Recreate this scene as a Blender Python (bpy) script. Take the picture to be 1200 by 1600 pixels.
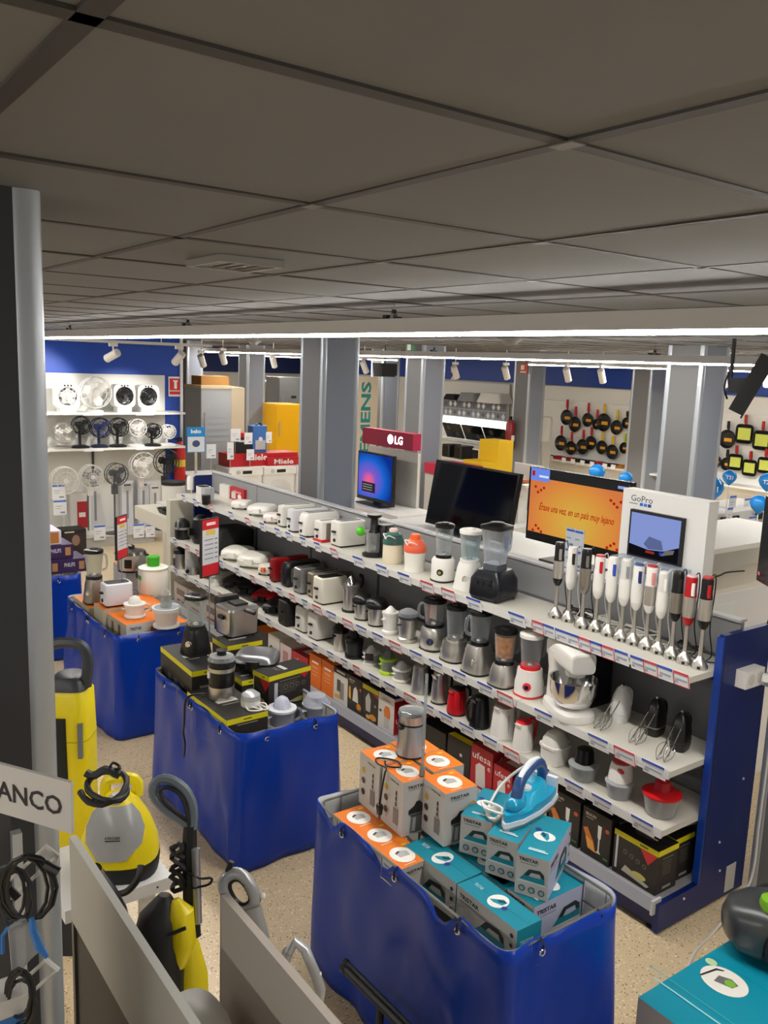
import bpy, bmesh, math, random
from mathutils import Vector, Matrix
from math import sin, cos, pi, radians as R

for _o in list(bpy.data.objects): bpy.data.objects.remove(_o)
SC = bpy.context.scene
COL = SC.collection

# ------------------------------------------------------------------ camera
YAW, PITCH, ROLL, FPX = R(-36.1976), R(9.73636), R(-2.12258), 1345.36
CAM = Vector((0, 0, 2.55))
_f = Vector((cos(PITCH)*cos(YAW), cos(PITCH)*sin(YAW), -sin(PITCH)))
_r = Vector((sin(YAW), -cos(YAW), 0)); _d = _f.cross(_r)
_r2 = cos(ROLL)*_r + sin(ROLL)*_d; _d2 = -sin(ROLL)*_r + cos(ROLL)*_d
cd = bpy.data.cameras.new('camera'); cam = bpy.data.objects.new('camera', cd); COL.objects.link(cam)
cd.sensor_fit = 'VERTICAL'; cd.sensor_height = 36; cd.sensor_width = 27; cd.lens = FPX/1600*36
cd.clip_start = .05; cd.clip_end = 200
cam.matrix_world = Matrix(((_r2.x, -_d2.x, -_f.x, CAM.x), (_r2.y, -_d2.y, -_f.y, CAM.y), (_r2.z, -_d2.z, -_f.z, CAM.z), (0, 0, 0, 1)))
SC.camera = cam
# ------------------------------------------------------------------ world, exposure
w = bpy.data.worlds.new('world'); SC.world = w; w.use_nodes = True
w.node_tree.nodes['Background'].inputs[0].default_value = (1, .98, .95, 1)
w.node_tree.nodes['Background'].inputs[1].default_value = .34
SC.view_settings.view_transform = 'Standard'; SC.view_settings.look = 'None'
SC.view_settings.gamma = 1; SC.view_settings.use_curve_mapping = False
SC.view_settings.exposure = 0.0
LAMP = 62.0          # radiance of the linear lamps' diffusers

# ------------------------------------------------------------------ helpers
def ray(px, py): return _f + _r2*((px-600)/FPX) + _d2*((py-800)/FPX)
def on(px, py, ax, val):            # the point of a world plane (axis = value) seen at a photo pixel
    v = ray(px, py); return CAM + v*((val-CAM[ax])/v[ax])
def P(px, py, z, r=0):              # a point standing on the height z, moved r further from the viewer
    p = on(px, py, 2, z)
    if r: h = Vector((p.x, p.y, 0)).normalized(); p = p + h*r
    return p
def mpp(p): return (p-CAM).dot(_f)/FPX      # metres per photo pixel there

def srgb(h):
    if isinstance(h, str):
        h = h.lstrip('#'); c = [int(h[i:i+2], 16)/255 for i in (0, 2, 4)]
    else: c = [x/255 for x in h]
    return tuple(x/12.92 if x <= .04045 else ((x+.055)/1.055)**2.4 for x in c) + (1,)
_M = {}
def mat(h, rough=.45, metal=0, spec=.5, name=None, bump=0, bscale=60, var=0, vscale=6, trans=0, emit=0):
    key = (h, rough, metal, spec, bump, bscale, var, vscale, trans, emit)
    if key in _M: return _M[key]
    m = bpy.data.materials.new(name or 'mat_'+str(h).strip('#')); m.use_nodes = True
    nt = m.node_tree; b = nt.nodes['Principled BSDF']
    b.inputs['Base Color'].default_value = srgb(h); b.inputs['Roughness'].default_value = rough
    b.inputs['Metallic'].default_value = metal; b.inputs['Specular IOR Level'].default_value = spec
    if trans: b.inputs['Transmission Weight'].default_value = trans
    if emit:
        b.inputs['Emission Color'].default_value = srgb(h); b.inputs['Emission Strength'].default_value = emit
    if var or bump:
        tc = nt.nodes.new('ShaderNodeTexCoord')
    if var:
        n = nt.nodes.new('ShaderNodeTexNoise'); n.inputs['Scale'].default_value = vscale; n.inputs['Detail'].default_value = 5
        nt.links.new(tc.outputs['Object'], n.inputs['Vector'])
        mx = nt.nodes.new('ShaderNodeMix'); mx.data_type = 'RGBA'; mx.blend_type = 'MULTIPLY'; mx.inputs[0].default_value = 1
        cr = nt.nodes.new('ShaderNodeMapRange'); cr.inputs[1].default_value = .3; cr.inputs[2].default_value = .7
        cr.inputs[3].default_value = 1-var; cr.inputs[4].default_value = 1+var*.3
        nt.links.new(n.outputs['Fac'], cr.inputs[0]); mx.inputs[6].default_value = srgb(h)
        nt.links.new(cr.outputs[0], mx.inputs[7]); nt.links.new(mx.outputs[2], b.inputs['Base Color'])
    if bump:
        n = nt.nodes.new('ShaderNodeTexNoise'); n.inputs['Scale'].default_value = bscale; n.inputs['Detail'].default_value = 3
        bp = nt.nodes.new('ShaderNodeBump'); bp.inputs['Strength'].default_value = bump; bp.inputs['Distance'].default_value = .01
        nt.links.new(tc.outputs['Object'], n.inputs['Vector']); nt.links.new(n.outputs['Fac'], bp.inputs['Height']); nt.links.new(bp.outputs[0], b.inputs['Normal'])
    _M[key] = m; return m
def glass(h='eef3f3', op=.1, rough=.03):    # clear plastic or glass: mostly see-through with a fresnel gloss
    key = ('glass', h, op, rough)
    if key in _M: return _M[key]
    m = bpy.data.materials.new('clear_'+h); m.use_nodes = True; nt = m.node_tree; nt.nodes.clear()
    out = nt.nodes.new('ShaderNodeOutputMaterial'); t = nt.nodes.new('ShaderNodeBsdfTransparent'); t.inputs[0].default_value = srgb(h)
    if op <= .3:
        b = nt.nodes.new('ShaderNodeBsdfPrincipled'); b.inputs['Base Color'].default_value = (.75, .78, .8, 1); b.inputs['Roughness'].default_value = .06; b.inputs['Specular IOR Level'].default_value = 1.0
    else:
        b = nt.nodes.new('ShaderNodeBsdfPrincipled'); b.inputs['Base Color'].default_value = srgb(h); b.inputs['Roughness'].default_value = rough
    fr = nt.nodes.new('ShaderNodeLayerWeight'); fr.inputs[0].default_value = .34
    mr = nt.nodes.new('ShaderNodeMapRange'); mr.inputs[3].default_value = op*.75; mr.inputs[4].default_value = min(1, op*.75+.5)
    mx = nt.nodes.new('ShaderNodeMixShader'); nt.links.new(fr.outputs['Facing'], mr.inputs[0]); nt.links.new(mr.outputs[0], mx.inputs[0])
    nt.links.new(t.outputs[0], mx.inputs[1]); nt.links.new(b.outputs[0], mx.inputs[2]); nt.links.new(mx.outputs[0], out.inputs[0])
    _M[key] = m; return m
def emis(h, s, name='lit'):
    key = ('em', h, s)
    if key in _M: return _M[key]
    m = bpy.data.materials.new(name); m.use_nodes = True; nt = m.node_tree; nt.nodes.clear()
    out = nt.nodes.new('ShaderNodeOutputMaterial'); e = nt.nodes.new('ShaderNodeEmission'); e.inputs[0].default_value = srgb(h); e.inputs[1].default_value = s
    nt.links.new(e.outputs[0], out.inputs[0]); _M[key] = m; return m

class MB:                            # collects shapes for one mesh
    def __init__(s): s.v = []; s.f = []; s.mi = []; s.M = Matrix(); s.m = 0
    def add(s, vs, fs, m=None):
        o = len(s.v); s.v += [tuple(s.M @ Vector(v)) for v in vs]
        for f in fs: s.f.append(tuple(i+o for i in f)); s.mi.append(s.m if m is None else m)
        return s
    def box(s, x0, x1, y0, y1, z0, z1, m=None, top=None, side=None):
        vs = [(x0, y0, z0), (x1, y0, z0), (x1, y1, z0), (x0, y1, z0), (x0, y0, z1), (x1, y0, z1), (x1, y1, z1), (x0, y1, z1)]
        m = s.m if m is None else m
        for f, k in (((3, 2, 1, 0), m), ((4, 5, 6, 7), m if top is None else top), ((0, 1, 5, 4), m), ((1, 2, 6, 5), m if side is None else side), ((2, 3, 7, 6), m), ((3, 0, 4, 7), m if side is None else side)): s.add(vs, [f], k)
        # shared-vertex duplication is harmless here: flat faces
        return s
    def cbox(s, c, d, m=None): return s.box(c[0]-d[0]/2, c[0]+d[0]/2, c[1]-d[1]/2, c[1]+d[1]/2, c[2]-d[2]/2, c[2]+d[2]/2, m)
    def rings(s, rg, cap0=True, cap1=True, closed=True, m=None):
        n = len(rg[0]); vs = [p for r_ in rg for p in r_]; fs = []
        for i in range(len(rg)-1):
            for j in range(n if closed else n-1):
                k = (j+1) % n; fs.append((i*n+j, i*n+k, (i+1)*n+k, (i+1)*n+j))
        if cap0: fs.append(tuple(range(n-1, -1, -1)))
        if cap1: fs.append(tuple((len(rg)-1)*n+j for j in range(n)))
        return s.add(vs, fs, m)
    def loft(s, secs, seg=24, cap0=True, cap1=True, m=None):     # (z, rx, ry, n, cx, cy): super-ellipse sections up the z axis
        rg = []
        for q in secs:
            z, rx, ry = q[0], q[1], q[2]; n = q[3] if len(q) > 3 else 2; cx = q[4] if len(q) > 4 else 0; cy = q[5] if len(q) > 5 else 0
            r_ = []
            for j in range(seg):
                a = 2*pi*(j+.5)/seg; c, d = cos(a), sin(a)
                r_.append((cx+rx*math.copysign(abs(c)**(2/n), c), cy+ry*math.copysign(abs(d)**(2/n), d), z))
            rg.append(r_)
        return s.rings(rg, cap0, cap1, True, m)
    def lathe(s, prof, seg=20, c=(0, 0), cap0=True, cap1=True, m=None):
        return s.loft([(z, max(r_, 1e-4), max(r_, 1e-4), 2, c[0], c[1]) for r_, z in prof], seg, cap0, cap1, m)
    def tube(s, pts, r_, seg=6, closed=False, m=None, flat=1):
        pts = [Vector(p) for p in pts]; rg = []; n = len(pts); up = None
        for i, p in enumerate(pts):
            t = (pts[(i+1) % n]-pts[i-1]) if closed else (pts[min(i+1, n-1)]-pts[max(i-1, 0)])
            t = t.normalized() if t.length > 1e-9 else Vector((0, 0, 1))
            if up is None: up = Vector((0, 0, 1)) if abs(t.z) < .9 else Vector((1, 0, 0))
            a = t.cross(up)
            if a.length < 1e-5: a = t.orthogonal()
            a.normalize(); b = a.cross(t).normalized(); up = b
            rr = r_[i] if isinstance(r_, (list, tuple)) else r_
            rg.append([tuple(p+a*(rr*cos(2*pi*j/seg))+b*(rr*flat*sin(2*pi*j/seg))) for j in range(seg)])
        if closed: rg.append(rg[0])
        return s.rings(rg, not closed, not closed, True, m)
    def prism(s, pts, d0, d1, ax='y', m=None):                   # a 2-D outline pushed along an axis
        def q(u, v, d): return {'y': (u, d, v), 'x': (d, u, v), 'z': (u, v, d)}[ax]
        n = len(pts); vs = [q(u, v, d0) for u, v in pts]+[q(u, v, d1) for u, v in pts]
        fs = [tuple(range(n)), tuple(range(2*n-1, n-1, -1))]+[(j, j+n, (j+1) % n+n, (j+1) % n) for j in range(n)]
        return s.add(vs, fs, m)
    def ball(s, c, r_, seg=14, m=None, sc=(1, 1, 1), lo=-90, hi=90):
        k = 8; rg = []
        for i in range(k+1):
            a = R(lo+(hi-lo)*i/k); rg.append([(c[0]+sc[0]*r_*max(cos(a), 1e-3)*cos(2*pi*j/seg), c[1]+sc[1]*r_*max(cos(a), 1e-3)*sin(2*pi*j/seg), c[2]+sc[2]*r_*sin(a)) for j in range(seg)])
        return s.rings(rg, True, True, True, m)
    def disc(s, c, r_, nrm='z', seg=20, t=.001, m=None, sy=1):
        pts = [(c[{'z': 0, 'y': 0, 'x': 1}[nrm]]+r_*cos(2*pi*j/seg), c[{'z': 1, 'y': 2, 'x': 2}[nrm]]+sy*r_*sin(2*pi*j/seg)) for j in range(seg)]
        k = {'z': 2, 'y': 1, 'x': 0}[nrm]; return s.prism(pts, c[k]-t/2, c[k]+t/2, nrm, m)
    def mesh(s, name, mats, smooth=True, angle=38):
        me = bpy.data.meshes.new(name); me.from_pydata(s.v, [], s.f)
        for m in (mats if isinstance(mats, (list, tuple)) else [mats]): me.materials.append(m)
        if isinstance(mats, (list, tuple)): me.polygons.foreach_set('material_index', s.mi)
        bm = bmesh.new(); bm.from_mesh(me); bmesh.ops.remove_doubles(bm, verts=bm.verts, dist=1e-6); bmesh.ops.recalc_face_normals(bm, faces=bm.faces); bm.to_mesh(me); bm.free()
        if smooth:
            me.polygons.foreach_set('use_smooth', [True]*len(me.polygons)); me.set_sharp_from_angle(angle=R(angle))
        return me

def link(name, data, parent=None):
    o = bpy.data.objects.new(name, data); COL.objects.link(o)
    if parent is not None: o.parent = parent
    return o
def part(name, mb, mats, parent=None, label=None, smooth=True, loc=None):
    o = link(name, mb.mesh(name, mats, smooth) if isinstance(mb, MB) else mb, parent)
    if label: o['label'] = label
    if loc is not None: o.location = loc
    return o
def tag(o, label, cat, group=None):
    o['label'] = label; o['category'] = cat
    if group: o['group'] = group
    return o
def thing(name, label, cat, loc=(0, 0, 0), rz=0, group=None):
    o = link(name, None); o.empty_display_size = .05; o.location = loc; o.rotation_euler = (0, 0, R(rz)); return tag(o, label, cat, group)
def struct(o): o['kind'] = 'structure'; return o
def copy_tree(o, parent=None):
    c = o.copy(); COL.objects.link(c); c.parent = parent
    for ch in list(o.children): copy_tree(ch, c)
    return c
_T = {}
def text_geo(body, shear=0, bold=0):           # flat outline letters, 1 unit high, centred
    k = (body, shear, bold)
    if k not in _T:
        cu = bpy.data.curves.new('t', 'FONT'); cu.body = body; cu.align_x = 'CENTER'; cu.align_y = 'CENTER'; cu.shear = shear; cu.offset = bold; cu.resolution_u = 2
        o = bpy.data.objects.new('t', cu); COL.objects.link(o)
        bpy.context.view_layer.update()
        me = bpy.data.meshes.new_from_object(o.evaluated_get(bpy.context.evaluated_depsgraph_get()))
        vs = [tuple(v.co) for v in me.vertices]; fs = [tuple(p.vertices) for p in me.polygons]
        if vs:
            cx = (min(v[0] for v in vs)+max(v[0] for v in vs))/2; cy = (min(v[1] for v in vs)+max(v[1] for v in vs))/2
            wd = max(v[0] for v in vs)-min(v[0] for v in vs); ht = max(v[1] for v in vs)-min(v[1] for v in vs)
            vs = [((v[0]-cx)/wd, (v[1]-cy)/ht, 0) for v in vs]
        bpy.data.objects.remove(o); bpy.data.meshes.remove(me); bpy.data.curves.remove(cu); _T[k] = (vs, fs)
    return _T[k]
# frames for printing on faces: u to the reader's right, v up, out of the face
def face(side, c):          # c = a point of the face
    X, Y, Z = {'-x': ((0, -1, 0), (0, 0, 1), (-1, 0, 0)), '+y': ((-1, 0, 0), (0, 0, 1), (0, 1, 0)), '+x': ((0, 1, 0), (0, 0, 1), (1, 0, 0)), '-y': ((1, 0, 0), (0, 0, 1), (0, -1, 0)),
               'top': ((0, -1, 0), (1, 0, 0), (0, 0, 1)), 'topy': ((-1, 0, 0), (0, -1, 0), (0, 0, 1)), 'topr': ((1, 0, 0), (0, 1, 0), (0, 0, 1)), 'topf': ((0, 1, 0), (-1, 0, 0), (0, 0, 1))}[side]
    return Matrix(((X[0], Y[0], Z[0], c[0]), (X[1], Y[1], Z[1], c[1]), (X[2], Y[2], Z[2], c[2]), (0, 0, 0, 1)))
class Print:                # flat print: rectangles, ovals, outlines and letters of several colours; one part for each printed face
    def __init__(s): s.mb = MB(); s.all = [s.mb]; s.mats = []; s.k = 0
    def _m(s, h):
        m = mat(h, .4) if isinstance(h, str) else h
        if m not in s.mats: s.mats.append(m)
        return s.mats.index(m)
    def at(s, side, c):
        if s.mb.v: s.mb = MB(); s.all.append(s.mb)
        s.mb.M = face(side, c); s.k = 0; return s
    def _z(s): s.k += 1; return .0006+.0003*s.k
    def rect(s, u, v, w_, h_, c): z = s._z(); s.mb.add([(u-w_/2, v-h_/2, z), (u+w_/2, v-h_/2, z), (u+w_/2, v+h_/2, z), (u-w_/2, v+h_/2, z)], [(0, 1, 2, 3)], s._m(c)); return s
    def oval(s, u, v, a, b, c, seg=20): z = s._z(); s.mb.add([(u+a*cos(2*pi*j/seg), v+b*sin(2*pi*j/seg), z) for j in range(seg)], [tuple(range(seg))], s._m(c)); return s
    def poly(s, pts, c, u=0, v=0, k=1, kv=None):
        z = s._z(); kv = kv or k; s.mb.add([(u+x*k, v+y*kv, z) for x, y in pts], [tuple(range(len(pts)))], s._m(c)); return s
    def text(s, body, u, v, w_, h_, c, shear=0, bold=0):
        vs, fs = text_geo(body, shear, bold); z = s._z(); s.mb.add([(u+x*w_, v+y*h_, z) for x, y, _ in vs], fs, s._m(c)); return s
    def put(s, parent, name='printed_face'):
        o = None
        for mb in s.all:
            if not mb.v: continue
            me = bpy.data.meshes.new(name); me.from_pydata(mb.v, [], mb.f)
            for m in s.mats: me.materials.append(m)
            me.polygons.foreach_set('material_index', mb.mi); o = link(name, me, parent)
        return o

WHITE = mat('e9e7e2', .35); GREYW = mat('d6d5cf', .4); BLACK = mat('111113', .3); MBLACK = mat('161617', .55); STEEL = mat('cfccc6', .3, .9); CHROME = mat('d8d8d8', .12, 1)
RED = mat('c0141c', .35); GLASS = glass(); BLUE = mat('0d2f86', .35); SILVER = mat('b4b6b8', .35, .6)
# ------------------------------------------------------------------ linear lamps (rows hung along the aisles)
CZ = 2.832
HOUS = mat('c9c8c6', .5); DIFF = emis('fffaf2', LAMP, 'lamp_diffuser')
def lamp_row(y, x0, x1, z0, label, hang=()):
    t = thing('linear_lamp', label, 'lamp', (x0, y, z0), 0, 'linear ceiling lamps'); L = x1-x0
    part('housing', MB().box(0, L, -.035, .035, .012, .075), HOUS, t)
    part('diffuser', MB().box(.01, L-.01, -.032, .032, -.002, .012), DIFF, t)
    for hx in hang:
        h = part('hanger', MB().tube([(hx-x0, 0, .075), (hx-x0, 0, CZ-z0)], .0022).box(hx-x0-.012, hx-x0+.012, -.012, .012, .075, .1), mat('8a8a88', .4, .6), t)
    for hx in hang:
        part('hook', MB().box(hx-x0-.05, hx-x0+.05, -.01, .01, .076, .084).box(hx-x0-.008, hx-x0+.008, -.008, .008, .076, .118).box(hx-x0+.03, hx-x0+.06, -.02, .02, .076, .094), mat('2a2a2a', .5), t)
    return t
lamp_row(-2.4, -1.5, 11.7, 2.680, 'long bright linear lamp nearest the viewer, hung over the small-appliance aisle', (3.26, 5.6, 8.3, 10.6))
lamp_row(-6.5, -1.0, 19.5, 2.643, 'second linear lamp, hung in front of the square pillars behind the shelving', (4.9, 8.0, 11))
lamp_row(-10.0, 3.5, 9.9, 2.62, 'third linear lamp, farthest back before the frying pan wall', (4.5, 7, 9))
lamp_row(-9.3, 12.5, 19.5, 2.62, 'short linear lamp over the refrigerators at the back', (13, 16, 19))
lamp_row(1.9, -2.5, 9, 2.68, 'linear lamp over the aisle on the viewer\'s left side', (0, 4, 8))  # out-of-view row, added to brighten the foreground

# ------------------------------------------------------------------ floor, ceiling, walls
def floor_mat():
    m = mat('dcc39a', .33, name='terrazzo'); nt = m.node_tree; b = nt.nodes['Principled BSDF']
    tc = nt.nodes.new('ShaderNodeTexCoord')
    def spots(scale, lo, hi, seed):
        v = nt.nodes.new('ShaderNodeTexVoronoi'); v.inputs['Scale'].default_value = scale
        mp = nt.nodes.new('ShaderNodeMapping'); mp.inputs['Location'].default_value = (seed, seed*.7, 0)
        nt.links.new(tc.outputs['Object'], mp.inputs[0]); nt.links.new(mp.outputs[0], v.inputs['Vector'])
        cr = nt.nodes.new('ShaderNodeMapRange'); cr.inputs[1].default_value = lo; cr.inputs[2].default_value = hi; cr.inputs[3].default_value = 1; cr.inputs[4].default_value = 0
        nt.links.new(v.outputs['Distance'], cr.inputs[0]); 
        # keep only some cells
        gt = nt.nodes.new('ShaderNodeMath'); gt.operation = 'GREATER_THAN'; gt.inputs[1].default_value = .62
        sp = nt.nodes.new('ShaderNodeSeparateColor'); nt.links.new(v.outputs['Color'], sp.inputs[0]); nt.links.new(sp.outputs[0], gt.inputs[0])
        mu = nt.nodes.new('ShaderNodeMath'); mu.operation = 'MULTIPLY'; nt.links.new(cr.outputs[0], mu.inputs[0]); nt.links.new(gt.outputs[0], mu.inputs[1]); return mu
    col = None
    for sc_, lo, hi, seed, c in ((70, .16, .30, 0, '6d5a45'), (110, .12, .3, 3.1, '8d7a62'), (45, .1, .2, 7.7, '3f352c'), (60, .2, .4, 11, 'efe0c6')):
        mu = spots(sc_, lo, hi, seed); mx = nt.nodes.new('ShaderNodeMix'); mx.data_type = 'RGBA'; nt.links.new(mu.outputs[0], mx.inputs[0])
        if col is None: mx.inputs[6].default_value = srgb('dbc5a0')
        else: nt.links.new(col, mx.inputs[6])
        mx.inputs[7].default_value = srgb(c); col = mx.outputs[2]
    nt.links.new(col, b.inputs['Base Color']); return m
fl = struct(part('floor', MB().box(-4, 26, -13, 5, -.1, 0), floor_mat()))
part('tile_joint', MB().box(-4, 26, -.61, -.606, 0, .0006).box(1.2, 1.203, -13, 5, 0, .0006).box(4.8, 4.803, -13, 5, 0, .0006), mat('a08b6c', .6), fl)
T0, TS, TY = .796, .615, .595   # ceiling grid origin (x) and pitch; rows in y start at -.25
gy0 = -.25
TILE = mat('727376', .8, name='ceiling_tile', var=.05, vscale=3)
ceil = struct(part('ceiling', MB().box(-4, 26, -13, 5, CZ+.02, CZ+.12), mat('8a8986', .9)))
tm = MB().box(-.297, .297, -.287, .287, -.006, .012).mesh('ceiling_tile', TILE)
random.seed(4); n_t = 0; rest = MB(); cells = []
for i in range(-5, 32):
    for j in range(-7, 22):
        cx, cy = T0+TS*(i+.5), gy0-TY*(j+.5)
        if cx > 19 or cy < -12.8: continue
        
        d = (Vector((cx, cy, CZ))-CAM); dep = d.dot(_f)
        vis = dep > .1 and abs(d.dot(_r2)/dep) < 1.3 and -1.4 < d.dot(_d2)/dep < .75
        cells.append((not vis, dep if dep > 0 else 99, cx, cy))
cells.sort(); par = None
for q, (nv, dep, cx, cy) in enumerate(cells):
    if q < 290 and not nv:
        o = link('ceiling_tile', tm, ceil); o.location = (cx, cy, CZ+.006); o.rotation_euler = (R(random.uniform(-.25, .25)), R(random.uniform(-.25, .25)), 0)
    elif cx < 14 and not nv: rest.box(cx-.297, cx+.297, cy-.287, cy+.287, CZ, CZ+.02)
r_ = part('ceiling_tile_field', rest, TILE, ceil, smooth=False); r_['kind'] = 'stuff'
BAR = mat('3b3835', .6)
for i in range(-3, 26): part('grid_bar', MB().box(T0+TS*i-.012, T0+TS*i+.012, -12.9, 3.5, CZ-.003, CZ+.004), BAR, ceil)
for j in range(-5, 22): part('grid_bar', MB().box(-2, 18, gy0-TY*j-.012, gy0-TY*j+.012, CZ-.003, CZ+.004), BAR, ceil)
for i, j in ((0, 0), (1, 1), (2, 2), (1, 0), (2, 1), (0, 1)):
    part('grid_clip', MB().box(T0+TS*i-.02, T0+TS*i+.02, gy0-TY*(j+1)-.013, gy0-TY*(j+1)+.013, CZ-.005, CZ-.003), mat('6a6763', .5), ceil)
BW, FW = -12.6, 11.85         # the back wall (y) and the fan wall (x)
WALLM = mat('cfcdc6', .7); BANDM = mat('17409c', .45)
wb = struct(part('wall_back', MB().box(-4, 26, BW-.15, BW, 0, CZ+.05), WALLM))
part('blue_band', MB().box(-4, 20.9, BW, BW+.03, 2.27, CZ), BANDM, wb)
we = struct(part('wall_end', MB().box(21, 21.15, -12.6, 5, 0, CZ+.05), WALLM))
part('blue_band', MB().box(20.96, 21, -12.5, 4.9, 2.2, CZ), mat('1c2c66', .5), we); part('crimson_band', MB().box(20.94, 20.96, -7.6, -6.6, 1.9, CZ), mat('8f1426', .5), we)
fw = struct(part('wall_fans', MB().box(FW, FW+.15, -4.95, 1.5, 0, CZ+.05), mat('1546ac', .5)))
part('white_backing', MB().box(FW-.02, FW, -4.72, 0, 0, 2.28), mat('d9d8d2', .6), fw)
part('corner_trim', MB().box(FW-.03, FW+.16, -4.99, -4.95, 0, CZ), mat('d5d8dc', .35, .3), fw)

# ------------------------------------------------------------------ square clad pillars
PD, PLIT, TR = mat('6b6b6d', .38, .0, .5), mat('8a92a2', .34, .0, .6), mat('bcc3cb', .3, .55)  # one cladding in two tones: the lit side is put into the colour
def pillar(cx, cy, label, w_=.4, z1=CZ, PD=PD, PLIT=PLIT):       # cx, cy: the corner nearest the viewer (-x, +y)
    t = thing('clad_pillar', label, 'pillar', (cx, cy, 0)); e = .028
    part('core', MB().box(.01, w_-.01, -w_+.01, -.01, 0, z1), PD, t)
    part('cladding_panel', MB().box(e, w_-e, -.012, 0, 0, z1), PD, t); part('cladding_panel', MB().box(0, .012, -w_+e, -e, 0, z1), PLIT, t)
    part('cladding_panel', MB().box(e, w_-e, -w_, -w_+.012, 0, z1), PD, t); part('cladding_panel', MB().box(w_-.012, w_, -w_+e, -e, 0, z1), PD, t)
    for x, y in ((0, 0), (w_, 0), (0, -w_), (w_, -w_)):
        part('corner_trim', MB().loft([(0, e, e, 3.2), (z1, e, e, 3.2)], 12), TR, t, loc=(x+(e*.8 if x == 0 else -e*.8), y+(-e*.8 if y == 0 else e*.8), 0))
    return t
def pill_at(px, depth, label, w_=.4):
    v = ray(px, 620); p = CAM + v*(depth/v.dot(_f)); return pillar(p.x, p.y, label, w_)
# ------------------------------------------------------------------ the pillars in view
pill_at(503, 7.9, 'square grey pillar with silver corners right behind the appliance shelving')
pill_at(659, 12.0, 'grey pillar behind the leaning black television, green exit sign on its top')
pill_at(1094, 8.1, 'grey pillar rising behind the white camera stand')
pill_at(386, 17.4, 'distant grey pillar beside the yellow refrigerator')
pill_at(826, 15.4, 'far pillar carrying a fire extinguisher, left of the frying pans')
pill_at(1016, 14.3, 'far pillar at the right end of the frying pan wall')
pill_at(292, 15.0, 'narrow far pillar at the end of the blue fan wall', .3)
pill_at(597, 16.5, 'dark far pillar behind the hanging black loudspeaker')

# ------------------------------------------------------------------ the long shelving unit
GX0, GX1, GB = 2.143, 7.96, -3.68           # near end, far end, plane of the back panels
NS = 6; SW = (GX1-GX0)/NS
SHELFM = mat('d3d0c6', .45, var=.04, vscale=4); BACKM = mat('55565a', .55); BACKG = mat('8d8e90', .5); NAVY = mat('081f62', .38, 0, .5)
g = thing('shelving_unit', 'long five-level appliance shelving unit with navy blue end panels and kick board', 'shelving', (GX0, GB, 0))
GL = GX1-GX0
for k in range(NS):
    part('back_panel', MB().box(SW*k+.004, SW*(k+1)-.004, -.012, .012, .15, 1.235), mat('67686b', .5), g)
    part('back_panel', MB().box(SW*k+.004, SW*(k+1)-.004, -.016, .016, 1.235, 1.42), BACKG, g)
    if k: part('upright', MB().box(SW*k-.015, SW*k+.015, -.02, .014, .0, 1.42), mat('2c2d2f', .5), g)
part('top_cap', MB().box(0, GL, -.03, .03, 1.42, 1.432), mat('b5b6b8', .4), g)
part('base_deck', MB().box(0, GL, .0, .47, .12, .15), mat('8e8e90', .5), g)
part('kick_board', MB().box(.01, GL-.01, .44, .462, .012, .12), NAVY, g)
rl = part('base_rail', MB().prism([(.455, .148), (.50, .105), (.512, .115), (.49, .165), (.47, .165)], .0, GL, 'x'), mat('9b9ca2', .35), g)
part('rail_end_cap', MB().box(-.012, 0, .45, .515, .1, .17), mat('c9c9cc', .4), rl)
part('levelling_foot', MB().lathe([(.03, 0), (.03, .012)], 10, (.03, .44)), MBLACK, g)
def endp(x0, x1):
    e = part('end_panel', MB().prism([(-.2, 0.012), (.49, .012), (.49, .15), (.2, .155), (.2, 1.372), (.18, 1.39), (-.2, 1.39)], x0, x1, 'x'), NAVY, g)
    return e
ep = endp(-.03, -.002); endp(GL+.002, GL+.03)
part('slot_strip', MB().box(-.0305, -.03, .172, .178, .2, 1.3), mat('07173f', .5), ep)
for a, b in ((.05, .33), (-.1, .62), (.3, .12), (.02, .17)): part('rivet', MB().ball((-.03, a, b), .007, 8), mat('cfd3da', .3, .6), ep)
part('white_label', MB().box(-.0325, -.03, -.12, -.04, .03, .17), mat('c9c7c2', .5), ep)
part('edge_highlight', MB().box(-.034, .0, .19, .203, .16, 1.38), mat('0e3a94', .35), ep)  # lighter blue strip paints the highlight along the panel edge
so = thing('socket_box', 'white double socket screwed to the navy end panel', 'socket', (GX0-.031, -3.685, 1.17))
part('housing', MB().box(-.055, 0, -.075, .075, -.042, .042), WHITE, so); 
for q in (-.037, .032): part('socket_face', MB().disc((-.0555, q, 0), .027, 'x', 18, .004), mat('cfcfcd', .4), so)
part('plug', MB().loft([(0, .02, .02), (.03, .016, .016)], 12), WHITE, so, loc=(-.085, -.037, -.01))
# the cable that drops from the socket to the floor
def tubething(name, label, cat, pts, r_, m, group=None, seg=6):
    o = part(name, MB().tube(pts, r_, seg), m); return tag(o, label, cat, group)
def spline(pts, n=8):
    pts = [Vector(p) for p in pts]; out = []
    for i in range(len(pts)-1):
        p0, p1, p2, p3 = pts[max(i-1, 0)], pts[i], pts[i+1], pts[min(i+2, len(pts)-1)]
        for k in range(n):
            t = k/n; out.append(.5*((2*p1)+(p2-p0)*t+(2*p0-5*p1+4*p2-p3)*t*t+(3*p1-p0-3*p2+p3)*t**3))
    return out+[pts[-1]]
tubething('power_cable', 'white power cable hanging from the socket down to the speckled floor', 'cable',
    spline([(2.03, -3.735, 1.16), (2.02, -3.80, 1.1), (2.04, -3.85, .8), (2.05, -3.86, .4), (2.03, -3.8, .1), (1.98, -3.45, .008), (1.93, -3.2, .006), (1.80, -2.98, .006), (1.66, -2.9, .006), (1.64, -2.7, .006)]), .006, mat('d8d6d0', .5))
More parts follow.
